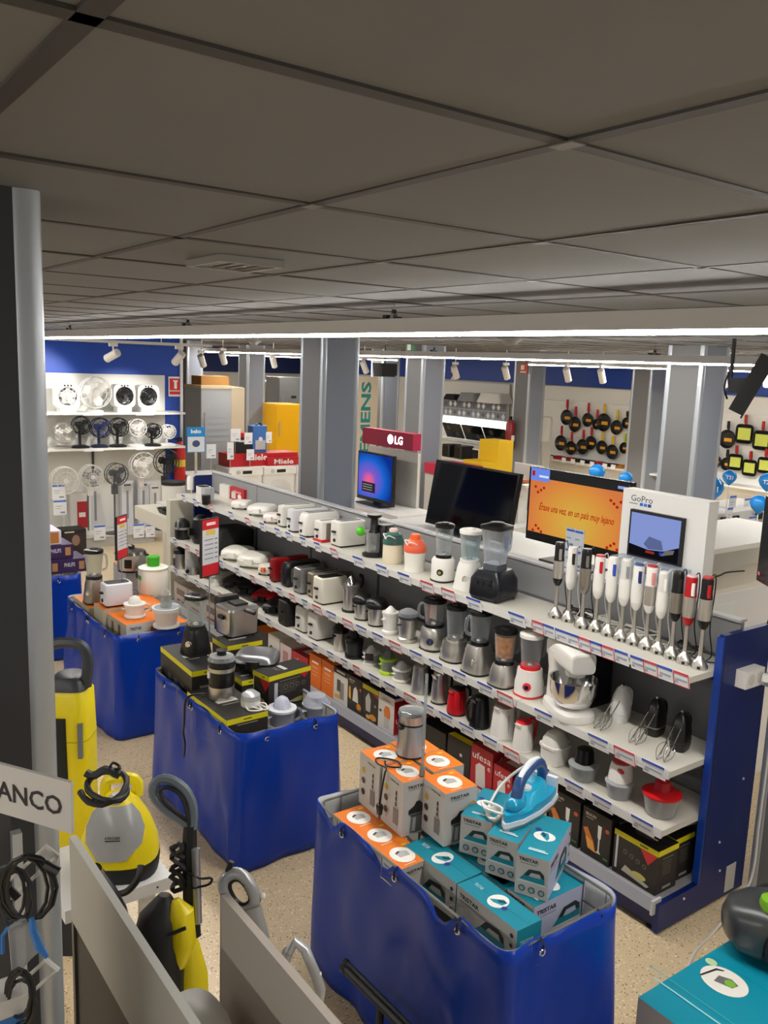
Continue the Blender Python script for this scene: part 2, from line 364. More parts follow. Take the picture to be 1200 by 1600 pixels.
# shelves: (name, board bottom, front y, x range)
S1, S2, S3, S0 = 1.220, .787, .503, .151
TAGB, TAGR = mat('3d62c4', .4), mat('d65560', .4); TAGW = mat('eceef2', .35)
def tagmesh(w_, c):
    mb = MB(); mb.M = Matrix.Rotation(R(-14), 4, 'X')
    mb.box(-w_/2, w_/2, -.001, .002, -.036, .036, 0); mb.box(-w_/2, w_/2, .002, .0035, .022, .036, 1); mb.box(-w_*.38, w_*.38, .002, .003, -.01, .002, 2)
    if c == 'r': mb.box(-w_/2, w_/2, .002, .0034, -.036, -.0325, 1); mb.box(-w_/2, -w_/2+.0035, .002, .0034, -.034, .034, 1); mb.box(w_/2-.0035, w_/2, .002, .0034, -.034, .034, 1)
    mb.box(w_*.22, w_*.42, .002, .003, -.025, -.012, 2)
    return mb.mesh('price_tag', [TAGW, TAGR if c == 'r' else TAGB, mat('a9b0c0', .5)])
TM = {(w_, c): tagmesh(w_, c) for w_ in (.08, .122) for c in 'rb'}
def shelf(zt, fy, tags):
    boards = []
    for k in range(NS):
        b = part('shelf', MB().box(SW*k+.002, SW*(k+1)-.002, .02, fy-GB, zt-.03, zt), SHELFM, g); boards.append(b)
        part('edge_rail', MB().prism([(fy-GB, zt-.036), (fy-GB+.014, zt-.034), (fy-GB+.006, zt+.004), (fy-GB, zt+.004)], SW*k+.002, SW*(k+1)-.002, 'x'), mat('c9c8c4', .35), b)
        part('bracket', MB().prism([(.0, zt-.03), (.3, zt-.03), (.3, zt-.04), (0, zt-.075)], SW*k+.012, SW*k+.016, 'x'), mat('4a4b4e', .5), b)
    for px, py, c, w_ in tags:
        p = on(px, py, 1, fy+.012); k = min(NS-1, max(0, int((p.x-GX0)/SW)))
        o = link('price_tag', TM[(w_, c)], boards[k]); o.location = (p.x-GX0, fy-GB+.016, zt-.014)
A_, B_ = .122, .08
shelf(S1, -3.294, [(288, 775, 'b', B_), (306, 781, 'b', B_), (331, 790, 'r', B_), (362, 801, 'b', B_), (388, 810, 'r', B_), (411, 819, 'b', B_), (435, 828, 'b', B_), (452, 834, 'b', B_), (475, 842, 'b', B_), (497, 850, 'b', B_), (523, 860, 'r', B_), (561, 873, 'b', A_), (598, 886, 'b', A_), (633, 898, 'b', A_),
    (669, 912, 'r', A_), (702, 924, 'r', A_), (742, 939, 'b', A_), (809, 965, 'b', A_), (842, 976, 'r', B_), (859, 982, 'b', B_), (879, 989, 'b', B_), (897, 996, 'b', B_), (915, 1002, 'r', B_), (933, 1009, 'b', B_), (951, 1015, 'r', B_), (973, 1023, 'b', B_), (998, 1032, 'b', B_), (1018, 1040, 'r', B_), (1041, 1049, 'b', B_), (1066, 1058, 'r', B_)])
shelf(S2, -3.22, [(275, 845, 'b', B_), (294, 853, 'r', B_), (310, 862, 'r', B_), (347, 879, 'b', B_), (372, 892, 'b', B_), (396, 902, 'r', B_), (421, 913, 'b', B_), (438, 921, 'b', B_), (458, 931, 'r', B_), (478, 938, 'b', B_), (497, 948, 'r', A_), (520, 958, 'b', A_), (545, 970, 'r', A_), (567, 981, 'b', A_), (592, 993, 'b', A_), (619, 1006, 'r', A_), (652, 1023, 'b', A_),
    (683, 1038, 'b', A_), (719, 1056, 'b', A_), (760, 1076, 'b', A_), (791, 1091, 'r', A_), (851, 1120, 'b', A_), (936, 1161, 'b', A_), (977, 1182, 'r', A_), (1022, 1204, 'b', A_)])
shelf(S3, -3.206, [(276, 892, 'b', B_), (292, 901, 'b', B_), (309, 910, 'b', B_), (325, 919, 'b', B_), (346, 928, 'r', B_), (397, 955, 'r', B_), (421, 967, 'b', B_), (467, 991, 'b', B_), (494, 1005, 'b', B_), (518, 1019, 'b', B_), (540, 1030, 'b', B_), (559, 1041, 'r', B_), (587, 1056, 'b', A_), (611, 1069, 'b', A_), (643, 1087, 'r', A_), (670, 1103, 'b', A_), (699, 1119, 'b', A_),
    (731, 1136, 'b', A_), (767, 1156, 'b', A_), (801, 1175, 'r', A_), (847, 1200, 'b', A_), (899, 1231, 'b', A_), (942, 1254, 'b', A_), (1005, 1291, 'b', A_)])
S1 += .0015; S2 += .0015; S3 += .0015; S0 += .0015      # things rest a hair above the boards
# ------------------------------------------------------------------ product builders (front of a product = +y, its base at the origin)
def elev(p): d = p-CAM; return math.atan2(-d.z, math.hypot(d.x, d.y))
def place(px, py, z, wpx, hpx):      # base centre, real width and height from what the photo shows
    p = P(px, py, z); w_ = wpx*mpp(p); p = P(px, py, z, w_*.5); k = mpp(p); e = elev(p)
    return p, wpx*k, max(.01, (hpx-wpx*sin(e))*k/cos(e))
def stack(t, W, H, segs, n=2):
    for q in segs:
        nm, m, prof = q[:3]; nn = q[3] if len(q) > 3 else n; o = MB()
        o.loft([(z*H, max(r_*W/2, 1e-4), max(r_*W/2, 1e-4), nn) for r_, z in prof], 24 if W > .08 else 16)
        part(nm, o, m, t)
def handle(t, m, W, H, ang, z0, z1, out=.35, th=.012, name='handle', r0=.9, r1=.9, parent=None):
    a = R(ang); c, s_ = cos(a), sin(a); w2 = W/2
    pts = [(r0*w2, z0*H), (w2*(r0+out*.9), z0*H+.01), (w2*(1+out), (z0*.7+z1*.3)*H), (w2*(1+out), (z0*.3+z1*.7)*H), (w2*(r1+out*.9), z1*H-.005), (r1*w2, z1*H)]
    return part(name, MB().tube(spline([(r_*c, r_*s_, z) for r_, z in pts], 4), th, 8), m, t)
def knob(t, m, rad, z, ang, r_, dep=.015, name='knob', m2=None):
    o = MB(); o.M = Matrix.Rotation(R(ang), 4, 'Z') @ Matrix.Translation((rad-.004, 0, z)) @ Matrix.Rotation(R(90), 4, 'Y')
    o.lathe([(r_, 0), (r_, dep*.6), (r_*.85, dep), (.001, dep)], 14); k = part(name, o, m, t)
    if m2:
        o = MB(); o.M = Matrix.Rotation(R(ang), 4, 'Z') @ Matrix.Translation((rad-.004+dep, 0, z)) @ Matrix.Rotation(R(90), 4, 'Y'); o.lathe([(r_*.55, 0), (r_*.5, .004)], 12); part('knob_cap', o, m2, k)
    return k
def prod(name, label, cat, px, py, z, w_, h_, segs, rz=0, extra=None, group=None, n=2):
    p, W, H = place(px, py, z, w_, h_); t = thing(name, label, cat, p, rz, group); stack(t, W, H, segs, n)
    if extra: extra(t, W, H)
    return t
def cord(t, m, W, pts, r_=.003, name='cord'): return part(name, MB().tube(spline(pts, 5), r_, 5), m, t)

def jug_blender(label, px, py, z, w_, h_, base, lid, jar=GLASS, style='cone', split=.42, jw=.82, trim=None, kn=None, hang=234, content=None, group=None, jm=None):
    """jug blender: base up to `split` of the height, jar above, lid on top"""
    p, W, H = place(px, py, z, w_, h_); t = thing('jug_blender', label, 'blender', p, 0, group); s = split; trim = trim or MBLACK
    bp = {'cone': [(1, .0), (1, .03), (.8, s*.75), (.68, s-.02)], 'cyl': [(.95, 0), (1, .03), (1, s*.85), (.85, s-.02)], 'step': [(1, 0), (1, s*.45), (.92, s*.62), (.85, s-.02)]}[style]
    stack(t, W, H, [('base', base, bp, 3 if style == 'cone' else 2.6), ('foot', trim, [(1.02, 0), (1.02, .028)], 3), ('collar', jm or trim, [(jw*.86, s-.025), (jw*.86, s+.035)]),
        ('jar', jar, [(jw*.74, s+.03), (jw*.8, s+.12), (jw*.97, .9), (jw, .93)]), ('lid', lid, [(jw*1.04, .915), (jw*1.04, .965), (jw*.9, .98), (jw*.42, .982), (jw*.4, 1), (.01, 1)]),
        ('blade_hub', STEEL, [(jw*.3, s+.035), (jw*.25, s+.06), (.02, s+.08)])])
    if content: stack(t, W, H, [('printed_sleeve', content, [(jw*.72, s+.1), (jw*.88, .86)])])
    handle(t, jar, W*jw, H, hang, s+.14, .89, .38, .009*W/.16)
    if kn: knob(t, kn[0], W*.47*(.84 if style == 'cone' else 1), H*s*.42, 125, W*.16, .018, 'knob', kn[1])
    return t
def toaster(label, px, py, z, L, W, H, body, top=None, style='box', foot=None, rz=0, group=None):
    """px, py: the bottom corner nearest the viewer; the long side faces -x"""
    p = P(px, py, z)+Vector((W/2, -L/2, 0)); t = thing('toaster', label, 'toaster', p, rz, group); top = top or body
    n = 7 if style == 'box' else 4.5; r_ = .93 if style == 'box' else .8
    part('body', MB().loft([(.012, W*.47, L*.48, n), (.02, W*.5, L*.5, n), (H*.8, W*.49, L*.495, n), (H*.96, W*.46*r_/.9, L*.49*(1 if style == 'box' else .94), n), (H, W*.4, L*.46*(1 if style == 'box' else .88), n)], 32), body, t)
    part('foot', MB().box(-W*.42, W*.42, -L*.44, L*.44, 0, .015), foot or MBLACK, t)
    for sx in ((-.17, .17) if W > .12 else (0,)):
        part('slot', MB().box(W*sx-.011, W*sx+.011, -L*.36, L*.36, H-.004, H+.002), MBLACK, t)
    part('top_trim', MB().loft([(H-.003, W*.36, L*.42, 6), (H+.001, W*.35, L*.41, 6)], 24), top, t)
    part('lever', MB().box(-.018, .018, L*.48, L*.48+.022, H*.55, H*.62), MBLACK, t); knob(t, MBLACK, L*.485, H*.25, 90, .014)
    return t
def clam(name, label, cat, px, py, z, L, W, H, col, rz=0, low=None, hm=None, group=None):
    """a clamshell appliance (sandwich maker, grill, waffle iron): two shells, hinge, handle"""
    p = P(px, py, z, W*.5); t = thing(name, label, cat, p, rz, group); low = low or col
    part('lower_shell', MB().loft([(.012, L*.42, W*.42, 4), (.025, L*.49, W*.49, 4), (H*.5, L*.5, W*.5, 4)], 24), low, t)
    part('upper_shell', MB().loft([(H*.54, L*.5, W*.5, 4), (H*.75, L*.49, W*.48, 4), (H*.95, L*.42, W*.4, 4), (H, L*.3, W*.28, 4)], 24), col, t)
    part('grip', MB().loft([(H*.38, L*.16, .022, 4, 0, W*.53), (H*.78, L*.15, .018, 4, 0, W*.53)], 16), hm or col, t)
    for sx in (-1, 1):
        for sy in (-1, 1): part('foot', MB().lathe([(.012, 0), (.012, .02)], 8, (sx*L*.33, sy*W*.33)), MBLACK, t)
    part('indicator', MB().box(-L*.12, L*.12, W*.2, W*.32, H*.955, H*.975), mat('3b3c40', .4), t)
    return t
def citrus(label, px, py, z, w_, h_, body, cone, rim=None, jar=None, base=None, hang=None, dome=None, tall=False, group=None):
    """citrus press: base, body or jug, bowl rim, ribbed cone, perhaps a dome lid and a spout"""
    p, W, H = place(px, py, z, w_, h_); t = thing('citrus_press', label, 'juicer', p, 0, group); rim = rim or body; base = base or body
    zb = .72 if tall else .58
    segs = [('base', base, [(.95, 0), (1, .03), (.98, .1), (.82, .14)]), ('body', jar or body, [(.82, .13), (.86, .3), (.95, zb)]), ('bowl_rim', rim, [(.98, zb-.02), (1.04, zb), (1.04, zb+.06), (.85, zb+.07)])]
    stack(t, W, H, segs)
    if dome: stack(t, W, H, [('dome_lid', dome, [(1.0, zb+.06), (.95, zb+.16), (.72, .93), (.3, .99), (.02, 1)])])
    else:
        o = MB(); rg = []
        for r_, q in ((.62, zb+.06), (.56, zb+.14), (.4, .9), (.16, .98), (.02, 1.0)):
            rg.append([(r_*W/2*(1+.1*(j % 2))*cos(2*pi*j/20), r_*W/2*(1+.1*(j % 2))*sin(2*pi*j/20), q*H) for j in range(20)])
        part('cone', o.rings(rg), cone, t)
    part('spout', MB().box(-.012, .012, W*.4, W*.62, zb*H*.72, zb*H*.78), rim, t)
    if hang is not None: handle(t, jar or body, W, H, hang, .2, zb, .35, .008)
    return t
def kettle(label, px, py, z, w_, h_, body, lid, hm, strip=None, base=None, hang=262, boxy=2.3, group=None):
    p, W, H = place(px, py, z, w_, h_); t = thing('kettle', label, 'kettle', p, 0, group)
    stack(t, W, H, [('power_base', base or MBLACK, [(.98, 0), (1, .03), (.95, .055)]), ('body', body, [(.95, .06), (.97, .15), (.86, .6), (.74, .9)], boxy), ('lid', lid, [(.74, .9), (.68, .95), (.3, .99), (.02, 1)], boxy)])
    a = R(hang); c, s_ = cos(a), sin(a); w2 = W/2
    part('handle', MB().tube(spline([(c*w2*q, s_*w2*q, H*zz) for q, zz in ((.55, .95), (1.05, .96), (1.45, .8), (1.4, .45), (1.1, .22), (.85, .2))], 4), W*.075, 8), hm, t)
    part('spout', MB().prism([(W*.3, H*.88), (W*.52, H*.9), (W*.3, H*.68)], -.02, .02, 'x'), body, t)
    if strip: part('water_gauge', MB().loft([(H*.2, .007, .004), (H*.7, .007, .004)], 8), strip, t, loc=(w2*.90*cos(R(160)), w2*.90*sin(R(160)), 0))
    return t
def hand_blender(label, px, py, grip, mid, low, button, top, sleeve=None, head=None, h=None, w_=1):
    """px, py: foot of the bell on the top shelf"""
    p = P(px, py, S1, .03); t = thing('hand_blender', label, 'hand blender', p, 0, 'stick blenders standing in a row on the top shelf'); H = h or .40; k = w_
    head = head or STEEL
    part('bell_foot', MB().lathe([(.036, 0), (.037, .012), (.03, .032), (.014, .052), (.010, .06)], 14), head, t)
    for q in range(4):
        a = q*pi/2+.5; part('bell_vent', MB().box(-.007, .007, .0335, .0375, .004, .018), MBLACK, t).rotation_euler = (0, 0, a)
    part('shaft', MB().lathe([(.0105, .055), (.0095, H*.44)], 10), STEEL if low is None else low, t)
    part('shaft_cone', MB().lathe([(.012, H*.43), (.022*k, H*.47), (.028*k, H*.53)], 14), mid if sleeve is None else sleeve, t)
    part('motor_body', MB().lathe([(.028*k, H*.53), (.030*k, H*.6), (.029*k, H*.76)], 16), mid, t)
    part('grip', MB().lathe([(.029*k, H*.76), (.026*k, H*.83), (.027*k, H*.95), (.024*k, H*.985)], 16), grip, t)
    part('cap', MB().lathe([(.025*k, H*.98), (.022*k, H), (.001, H+.001)], 14), top, t)
    part('button', MB().loft([(-.03, .009, .006, 3), (.03, .009, .006, 3)], 10), button, t, loc=(-.0265*k*.8, .0265*k*.6, H*.85))
    part('cord', MB().tube(spline([(0.0, -.02, H*.97), (.0, -.055, H*1.0), (.01, -.08, H*.8), (.02, -.085, H*.4), (.0, -.09, .05), (.03, -.1, .006), (-.02, -.13, .006)], 5), .003, 5), WHITE if grip in (WHITE, GREYW) else BLACK, t)
    return t
def carton(label, dims, M, sides, top=None, front=None, pr=None, cat='carton', group=None, name='carton', left=None, kids=None):
    """dims = x, y, z; M = world matrix of the base centre; pr(pt, x, y, z) prints on it"""
    t = link(name, None); t.matrix_world = M; t.empty_display_size = .05; tag(t, label, cat, group)
    x, y, z = dims; e = .0012
    mb = MB(); vs = [(-x/2, -y/2, 0), (x/2, -y/2, 0), (x/2, y/2, 0), (-x/2, y/2, 0), (-x/2, -y/2, z), (x/2, -y/2, z), (x/2, y/2, z), (-x/2, y/2, z)]
    mats = [sides, top or sides, front or sides, left or sides]
    for f_, m in (((3, 2, 1, 0), 0), ((4, 5, 6, 7), 1), ((0, 1, 5, 4), 0), ((1, 2, 6, 5), 3), ((2, 3, 7, 6), 2), ((3, 0, 4, 7), 3)): mb.add(vs, [f_], m)
    part('box_body', mb, mats, t, smooth=False)
    part('lid_flap', MB().box(-x/2+.002, x/2-.002, -.001, .001, z, z+.0008), sides if top is None else top, t, smooth=False)
    if pr: pt = Print(); pr(pt, x, y, z); pt.put(t)
    return t
def carton_px(label, corner, z, top, left, right, *a, dx=None, dy=None, dz=None, **kw):
    """corner: its bottom corner nearest the viewer; top: the corner above; left / right: top corners of the two faces in view"""
    p = P(*corner, z); zt = dz+z if dz else on(*top, 0, p.x).z
    x = dx or on(*left, 1, p.y).x-p.x; y = dy or p.y-on(*right, 0, p.x).y
    return carton(label, (x, y, zt-z), Matrix.Translation((p.x+x/2, p.y-y/2, z)), *a, **kw)
def carton3(label, zt, A, B, C, h, *a, **kw):
    """three top corners (near, left, right) seen at photo pixels on the height zt"""
    a3, b3, c3 = on(*A, 2, zt), on(*B, 2, zt), on(*C, 2, zt); X = b3-a3; Y = a3-c3; lx, ly = X.length, Y.length
    ang = math.atan2(X.y, X.x); a2 = math.atan2(Y.y, Y.x)-pi/2; ang = (ang*lx+a2*ly)/(lx+ly)
    u = Vector((cos(ang), sin(ang), 0)); v = Vector((-sin(ang), cos(ang), 0)); c = a3+u*lx/2-v*ly/2
    return carton(label, (lx, ly, h), Matrix.Translation((c.x, c.y, zt-h)) @ Matrix.Rotation(ang, 4, 'Z'), *a, **kw)
# ------------------------------------------------------------------ products on the top shelf
OW = mat('e4e2da', .3); CREAM = mat('e6dcc2', .35); LG = mat('c4c6c8', .35); DK = mat('232326', .35); CH = mat('3a3a3d', .3); IV = mat('e7e5dc', .3)
prod('coffee_grinder', 'slim white grinder with chrome foot at the far end of the top shelf', 'grinder', 297, 771, S1, 11, 28, [('base', CHROME, [(1, 0), (.9, .2)]), ('body', WHITE, [(.85, .2), (.9, .9), (.6, 1)])])
def _cm(t, W, H):
    part('water_tank', MB().loft([(.02, .05, .05, 4, -.09, 0), (H*.98, .055, .055, 4, -.09, 0)], 16), glass('dfe3e6', .4), t)
    part('mug', MB().lathe([(.038, 0), (.042, H*.6), (.04, H*.6)], 14, (-.17, .05)), BLACK, t)
    part('lid', MB().loft([(H*.99, .05, .05, 4), (H*1.05, .04, .04, 4)], 14), DK, t)
prod('coffee_maker', 'small white coffee maker with clear tank and black mug on the top shelf', 'coffee maker', 318, 785, S1, 20, 27, [('body', WHITE, [(1, 0), (1, .99)], 4)], extra=_cm)
def uf(pt, x, y, z):
    pt.at('+y', (0, y/2, z/2)).text('ufesa', 0, z*.2, x*.6, z*.2, 'f0e8e4').rect(-x*.22, -z*.15, x*.3, z*.5, 'd9d3cc').oval(x*.2, -z*.15, x*.13, z*.2, 'e8e4e0')
    pt.at('-x', (-x/2, 0, z/2)).text('ufesa', 0, z*.22, y*.6, z*.2, 'f0e8e4').oval(-y*.1, -z*.15, y*.2, z*.22, 'e6e1db').rect(y*.27, -z*.15, y*.16, z*.4, '3a3034')
    pt.at('top', (0, 0, z)).rect(0, 0, y*.6, x*.4, 'd8cfca')
CRED = mat('b3222d', .45); CWH = mat('ddd9d2', .5); CBK = mat('2b2724', .5); CBT = mat('1a1817', .5); CYE = mat('e2d819', .5); COR = mat('e8741a', .5)
carton_px('red and white ufesa carton at the far end of the top shelf', (381, 786), S1, (381, 766), (359, 761), (406, 763), CRED, pr=uf)
carton_px('plain white carton behind the red ufesa carton on the top shelf', (357, 779), S1, (357, 760), (343, 756), (371, 757), CWH)
clam('waffle_maker', 'small white waffle maker with grey window, farthest of the three on the top shelf', 'waffle maker', 378, 797, S1, .17, .19, .075, WHITE, 40)
clam('waffle_maker', 'larger white waffle maker with grey window, middle of the three on the top shelf', 'waffle maker', 410, 808, S1, .23, .26, .09, WHITE, 40)
clam('waffle_maker', 'pinkish white waffle maker tucked against the white slab toasters on the top shelf', 'waffle maker', 427, 819, S1, .15, .17, .08, mat('eadfdc', .35), 40)
toaster('long white slab toaster, farthest of the toasters on the top shelf', 441, 825, S1, .33, .10, .175, OW)
toaster('long pale grey slab toaster, second of the toasters on the top shelf', 457, 833, S1, .34, .11, .18, mat('d9dadd', .35))
toaster('rounded long white toaster on the top shelf', 477, 841, S1, .33, .13, .185, WHITE, style='round')
tg = toaster('white toaster with brown glass side and red foot on the top shelf', 502, 848, S1, .20, .12, .155, WHITE, foot=RED)
part('glass_side', MB().box(-.067, -.0605, -.075, .06, .02, .142), mat('7d746a', .15), tg); part('red_plinth', MB().box(-.066, .06, -.1, .1, .0, .02), RED, tg)
toaster('plain white two-slice toaster beside the green-knobbed juicer on the top shelf', 531, 857, S1, .24, .15, .19, OW, LG)
# slow juicer
p, W, H = place(583, 871, S1, 27, 70); t = thing('slow_juicer', 'black slow juicer with a bright green knob on the top shelf', 'juicer', p)
stack(t, .16, H, [('base', BLACK, [(1, 0), (1, .06), (.6, .1)]), ('jug', glass('c8ccc8', .25), [(.62, .1), (.66, .5), (.66, .56)])])
part('motor_block', MB().loft([(.0, .05, .06, 4, -.03, -.08), (H*.68, .05, .06, 4, -.03, -.08), (H*.75, .04, .05, 4, -.03, -.08)], 16), BLACK, t)
part('feed_tube', MB().lathe([(.045, H*.54), (.028, H*.64), (.026, H*.9), (.05, H*.94), (.055, H), (.01, H)], 14), BLACK, t)
part('green_knob', MB().ball((.075, .06, H*.56), .034), mat('4ec21e', .35), t, 'bright green round knob'); part('knob_arm', MB().tube([(0, 0, H*.56), (.06, .05, H*.56)], .018), glass('d5dcd5', .35), t)
def jx(m): 
    def f(t, W, H): part('cord', MB().tube(spline([(W*.1, .45*W, H*.7), (-W*.3, .5*W, H*.83), (-W*.4, W*.2, H*.75), (W*.2, W*.45, H*.85), (-W*.1, W*.5, H*.72)], 5), .004, 5), m, t)
    return f
prod('juice_extractor', 'cream juice extractor with a dark green clear top on the top shelf', 'juicer', 613, 882, S1, 32, 60, [('body', CREAM, [(.9, 0), (1, .06), (.98, .5), (.95, .55)]), ('clear_cover', glass('5f8f86', .55), [(1.02, .55), (1.05, .62), (.85, .83), (.45, .9)]), ('pusher', mat('e8cfc4', .4), [(.42, .88), (.42, .97), (.3, 1)])], extra=jx(WHITE))
prod('juice_extractor', 'white juice extractor with an orange top on the top shelf', 'juicer', 647, 895, S1, 34, 64, [('body', IV, [(.95, 0), (.9, .1), (1, .5), (.98, .56)]), ('orange_cover', mat('f0694a', .35), [(1.0, .52), (1.04, .6), (.98, .74), (.6, .86)]), ('pusher', mat('ee5d1c', .35), [(.5, .84), (.48, .97), (.4, 1)])], extra=jx(IV))
jug_blender('white jug blender with black lid and a small red mark on the top shelf', 691, 911, S1, 34, 98, WHITE, BLACK, style='cyl', split=.42, jw=.86, kn=(MBLACK, CHROME), hang=290, jm=BLACK)
jug_blender('white jug blender with white lid and flared base on the top shelf', 731, 925, S1, 42, 104, WHITE, WHITE, glass('cfe2e4', .25), split=.46, jw=.82, trim=WHITE, kn=(CHROME, LG), hang=290)
# the heavy black blender
p = P(770, 941, S1, .1); t = thing('jug_blender', 'heavy black square-based blender with tall clear jar on the top shelf', 'blender', p, 12)
part('base', MB().loft([(.012, .105, .11, 6), (.03, .112, .118, 6), (.12, .108, .112, 6), (.165, .085, .09, 6), (.175, .08, .085, 6)], 28), mat('10131c', .3), t)
for sx in (-.08, .08):
    for sy in (-.08, .08): part('foot', MB().lathe([(.016, 0), (.016, .015)], 8, (sx, sy)), BLACK, t)
part('control_panel', MB().box(-.06, .06, .1115, .117, .08, .135), mat('1c1f28', .35), t)
for q in (-.04, 0, .04): knob(t, MBLACK, .118, .108, 90, .013, .012).location = (-q, 0, 0)
part('collar', MB().loft([(.172, .058, .058, 5), (.21, .055, .055, 5)], 16), mat('4b5058', .3), t)
part('jar', MB().loft([(.2, .05, .05, 5), (.25, .056, .056, 5), (.42, .075, .075, 5)], 20, True, False), glass('e0e6ee', .22), t)
part('lid', MB().loft([(.415, .079, .079, 5), (.435, .079, .079, 5), (.445, .05, .05), (.452, .04, .04)], 20), BLACK, t)
handle(t, glass('e0e6ee', .3), .14, .45, 250, .6, .92, .5, .008); part('scale_print', MB().box(-.0705, -.069, -.018, .018, .3, .4), mat('7f8aa8', .5), t)

# ------------------------------------------------------------------ stick blenders
BR, BB = mat('b3131f', .35), mat('2747b8', .35); SG = mat('cbc8c2', .32, .8); DS = mat('a39d94', .32, .8)
for a in ((867, 967, BLACK, SG, None, SG, BLACK, BLACK, .42, 'steel stick blender with black top and black cone, farthest of the row'),
          (887, 973, WHITE, WHITE, None, MBLACK, GREYW, None, .41, 'white stick blender with a long black button, second of the row'),
          (908, 983, BLACK, DS, None, DS, BLACK, None, .425, 'black and dark steel stick blender, third of the row'),
          (929, 988, WHITE, WHITE, None, RED, RED, None, .405, 'white stick blender with red button and red top, fourth of the row'),
          (949, 995, WHITE, WHITE, None, BB, WHITE, None, .41, 'white stick blender with a blue oval button, fifth of the row'),
          (969, 1003, GREYW, WHITE, None, mat('8c8f93', .4), WHITE, None, .42, 'white stick blender with a grey oval button, sixth of the row'),
          (988, 1009, WHITE, WHITE, None, mat('1c2c6c', .35), mat('3b4a8c', .35), None, .41, 'white stick blender with dark blue side stripe, seventh of the row'),
          (1008, 1016, WHITE, SG, None, mat('d98a8a', .4), BR, WHITE, .42, 'white stick blender with steel middle and thin red top ring, eighth of the row'),
          (1027, 1023, GREYW, WHITE, None, WHITE, WHITE, None, .405, 'all white stick blender with ridged grip, ninth of the row'),
          (1048, 1031, BLACK, DS, None, MBLACK, BLACK, BLACK, .425, 'black stick blender with brushed steel middle, tenth of the row'),
          (1068, 1039, BR, SG, None, WHITE, mat('d9c4c4', .4), BR, .425, 'red stick blender with steel middle, eleventh of the row'),
          (1092, 1047, BLACK, SG, None, BR, BR, BLACK, .435, 'black stick blender with steel middle and red top ring, nearest the navy end panel')):
    px, py, grip, mid, low, bt, tp, slv, hh, lb = a; 
    if isinstance(bt, str): bt = mat(bt, .4)
    hand_blender(lb, px, py, grip, mid, low, bt, tp, slv, None, hh)
# ------------------------------------------------------------------ second shelf
def _mc(t, W, H): handle(t, mat('8d9092', .35), W, H, 130, .55, .95, .15, .012)
prod('multicooker', 'black and grey multicooker at the far end of the second shelf', 'cooker', 285, 844, S2, 24, 36, [('body', BLACK, [(.85, 0), (1, .1), (1, .5)]), ('band', mat('a3a59f', .3), [(1.01, .5), (1.01, .6)]), ('lid', DK, [(1, .6), (.9, .85), (.4, 1), (.02, 1)])], extra=_mc)
prod('air_fryer', 'black egg-shaped air fryer beside the multicooker on the second shelf', 'air fryer', 315, 851, S2, 32, 50, [('body', BLACK, [(.8, 0), (.95, .1), (1, .45), (.85, .85), (.5, .97), (.1, 1)]), ('top_panel', mat('5a5c60', .3), [(.5, .965), (.3, 1.0)])], extra=lambda t, W, H: part('basket_handle', MB().box(-.02, .02, W*.45, W*.68, H*.3, H*.55), BLACK, t))
p = P(338, 869, S2); t = thing('toaster_oven', 'black toaster oven behind the red price sign on the second shelf', 'oven', p+Vector((.15, -.19, 0))); t.scale = (1, .88, .93)
part('body', MB().loft([(.012, .15, .19, 9), (.02, .155, .2, 9), (.23, .155, .2, 9), (.24, .15, .19, 9)], 24), MBLACK, t)
part('door', MB().box(-.13, .07, .2, .206, .04, .2), mat('0c0c0d', .15), t); part('door_handle', MB().tube([(-.12, .225, .195), (.06, .225, .195)], .007), STEEL, t)
for q in (.06, .12, .18): knob(t, STEEL, .2, q, 90, .013).location = (.11, 0, 0)
clam('sandwich_maker', 'cream sandwich maker, farther of the pair on the second shelf', 'sandwich maker', 372, 878, S2, .26, .30, .10, IV, 40)
clam('sandwich_maker', 'cream sandwich maker with dark window, nearer of the pair on the second shelf', 'sandwich maker', 399, 890, S2, .27, .31, .11, IV, 40)
clam('egg_cooker', 'small white egg cooker with an orange knob on the second shelf', 'egg cooker', 416, 900, S2, .12, .13, .09, IV, 40, hm=mat('e8703a', .4))
toaster('flat dark red slab toaster on the second shelf', 426, 911, S2, .34, .07, .195, mat('8f1018', .35))
toaster('rounded steel toaster with black frame on the second shelf', 447, 919, S2, .34, .12, .19, BLACK, BLACK, 'round')
o = bpy.data.objects['toaster.006' if 'toaster.006' in bpy.data.objects else 'toaster']
part('steel_side', MB().loft([(-.003, .13, .07, 5), (.0, .13, .07, 5)], 24), STEEL, o).matrix_local = Matrix.Translation((-.0605, 0, .095)) @ Matrix.Rotation(R(90), 4, 'Z') @ Matrix.Rotation(R(90), 4, 'X')
toaster('squared grey steel toaster on the second shelf', 469, 930, S2, .24, .13, .2, mat('9a9b9b', .32, .7))
toaster('brushed champagne steel toaster on the second shelf', 489, 936, S2, .30, .11, .19, mat('b5ab98', .3, .8), STEEL)
toaster('cream two-slice toaster with dark slot, next to the tall steel citrus press', 503, 947, S2, .23, .15, .2, mat('e6e2d4', .35), BLACK)
prod('citrus_press', 'tall steel citrus press with lever arm on the second shelf', 'juicer', 547, 958, S2, 27, 62, [('foot', BLACK, [(1, 0), (1, .06)]), ('body', STEEL, [(.85, .06), (.85, .66)]), ('bowl', STEEL, [(1.05, .66), (1.1, .74), (.8, .76)]), ('cone', CHROME, [(.6, .76), (.42, .9), (.05, 1)])], extra=lambda t, W, H: handle(t, BLACK, W, H, 250, .66, 1.0, .35, .014, 'lever_arm'))
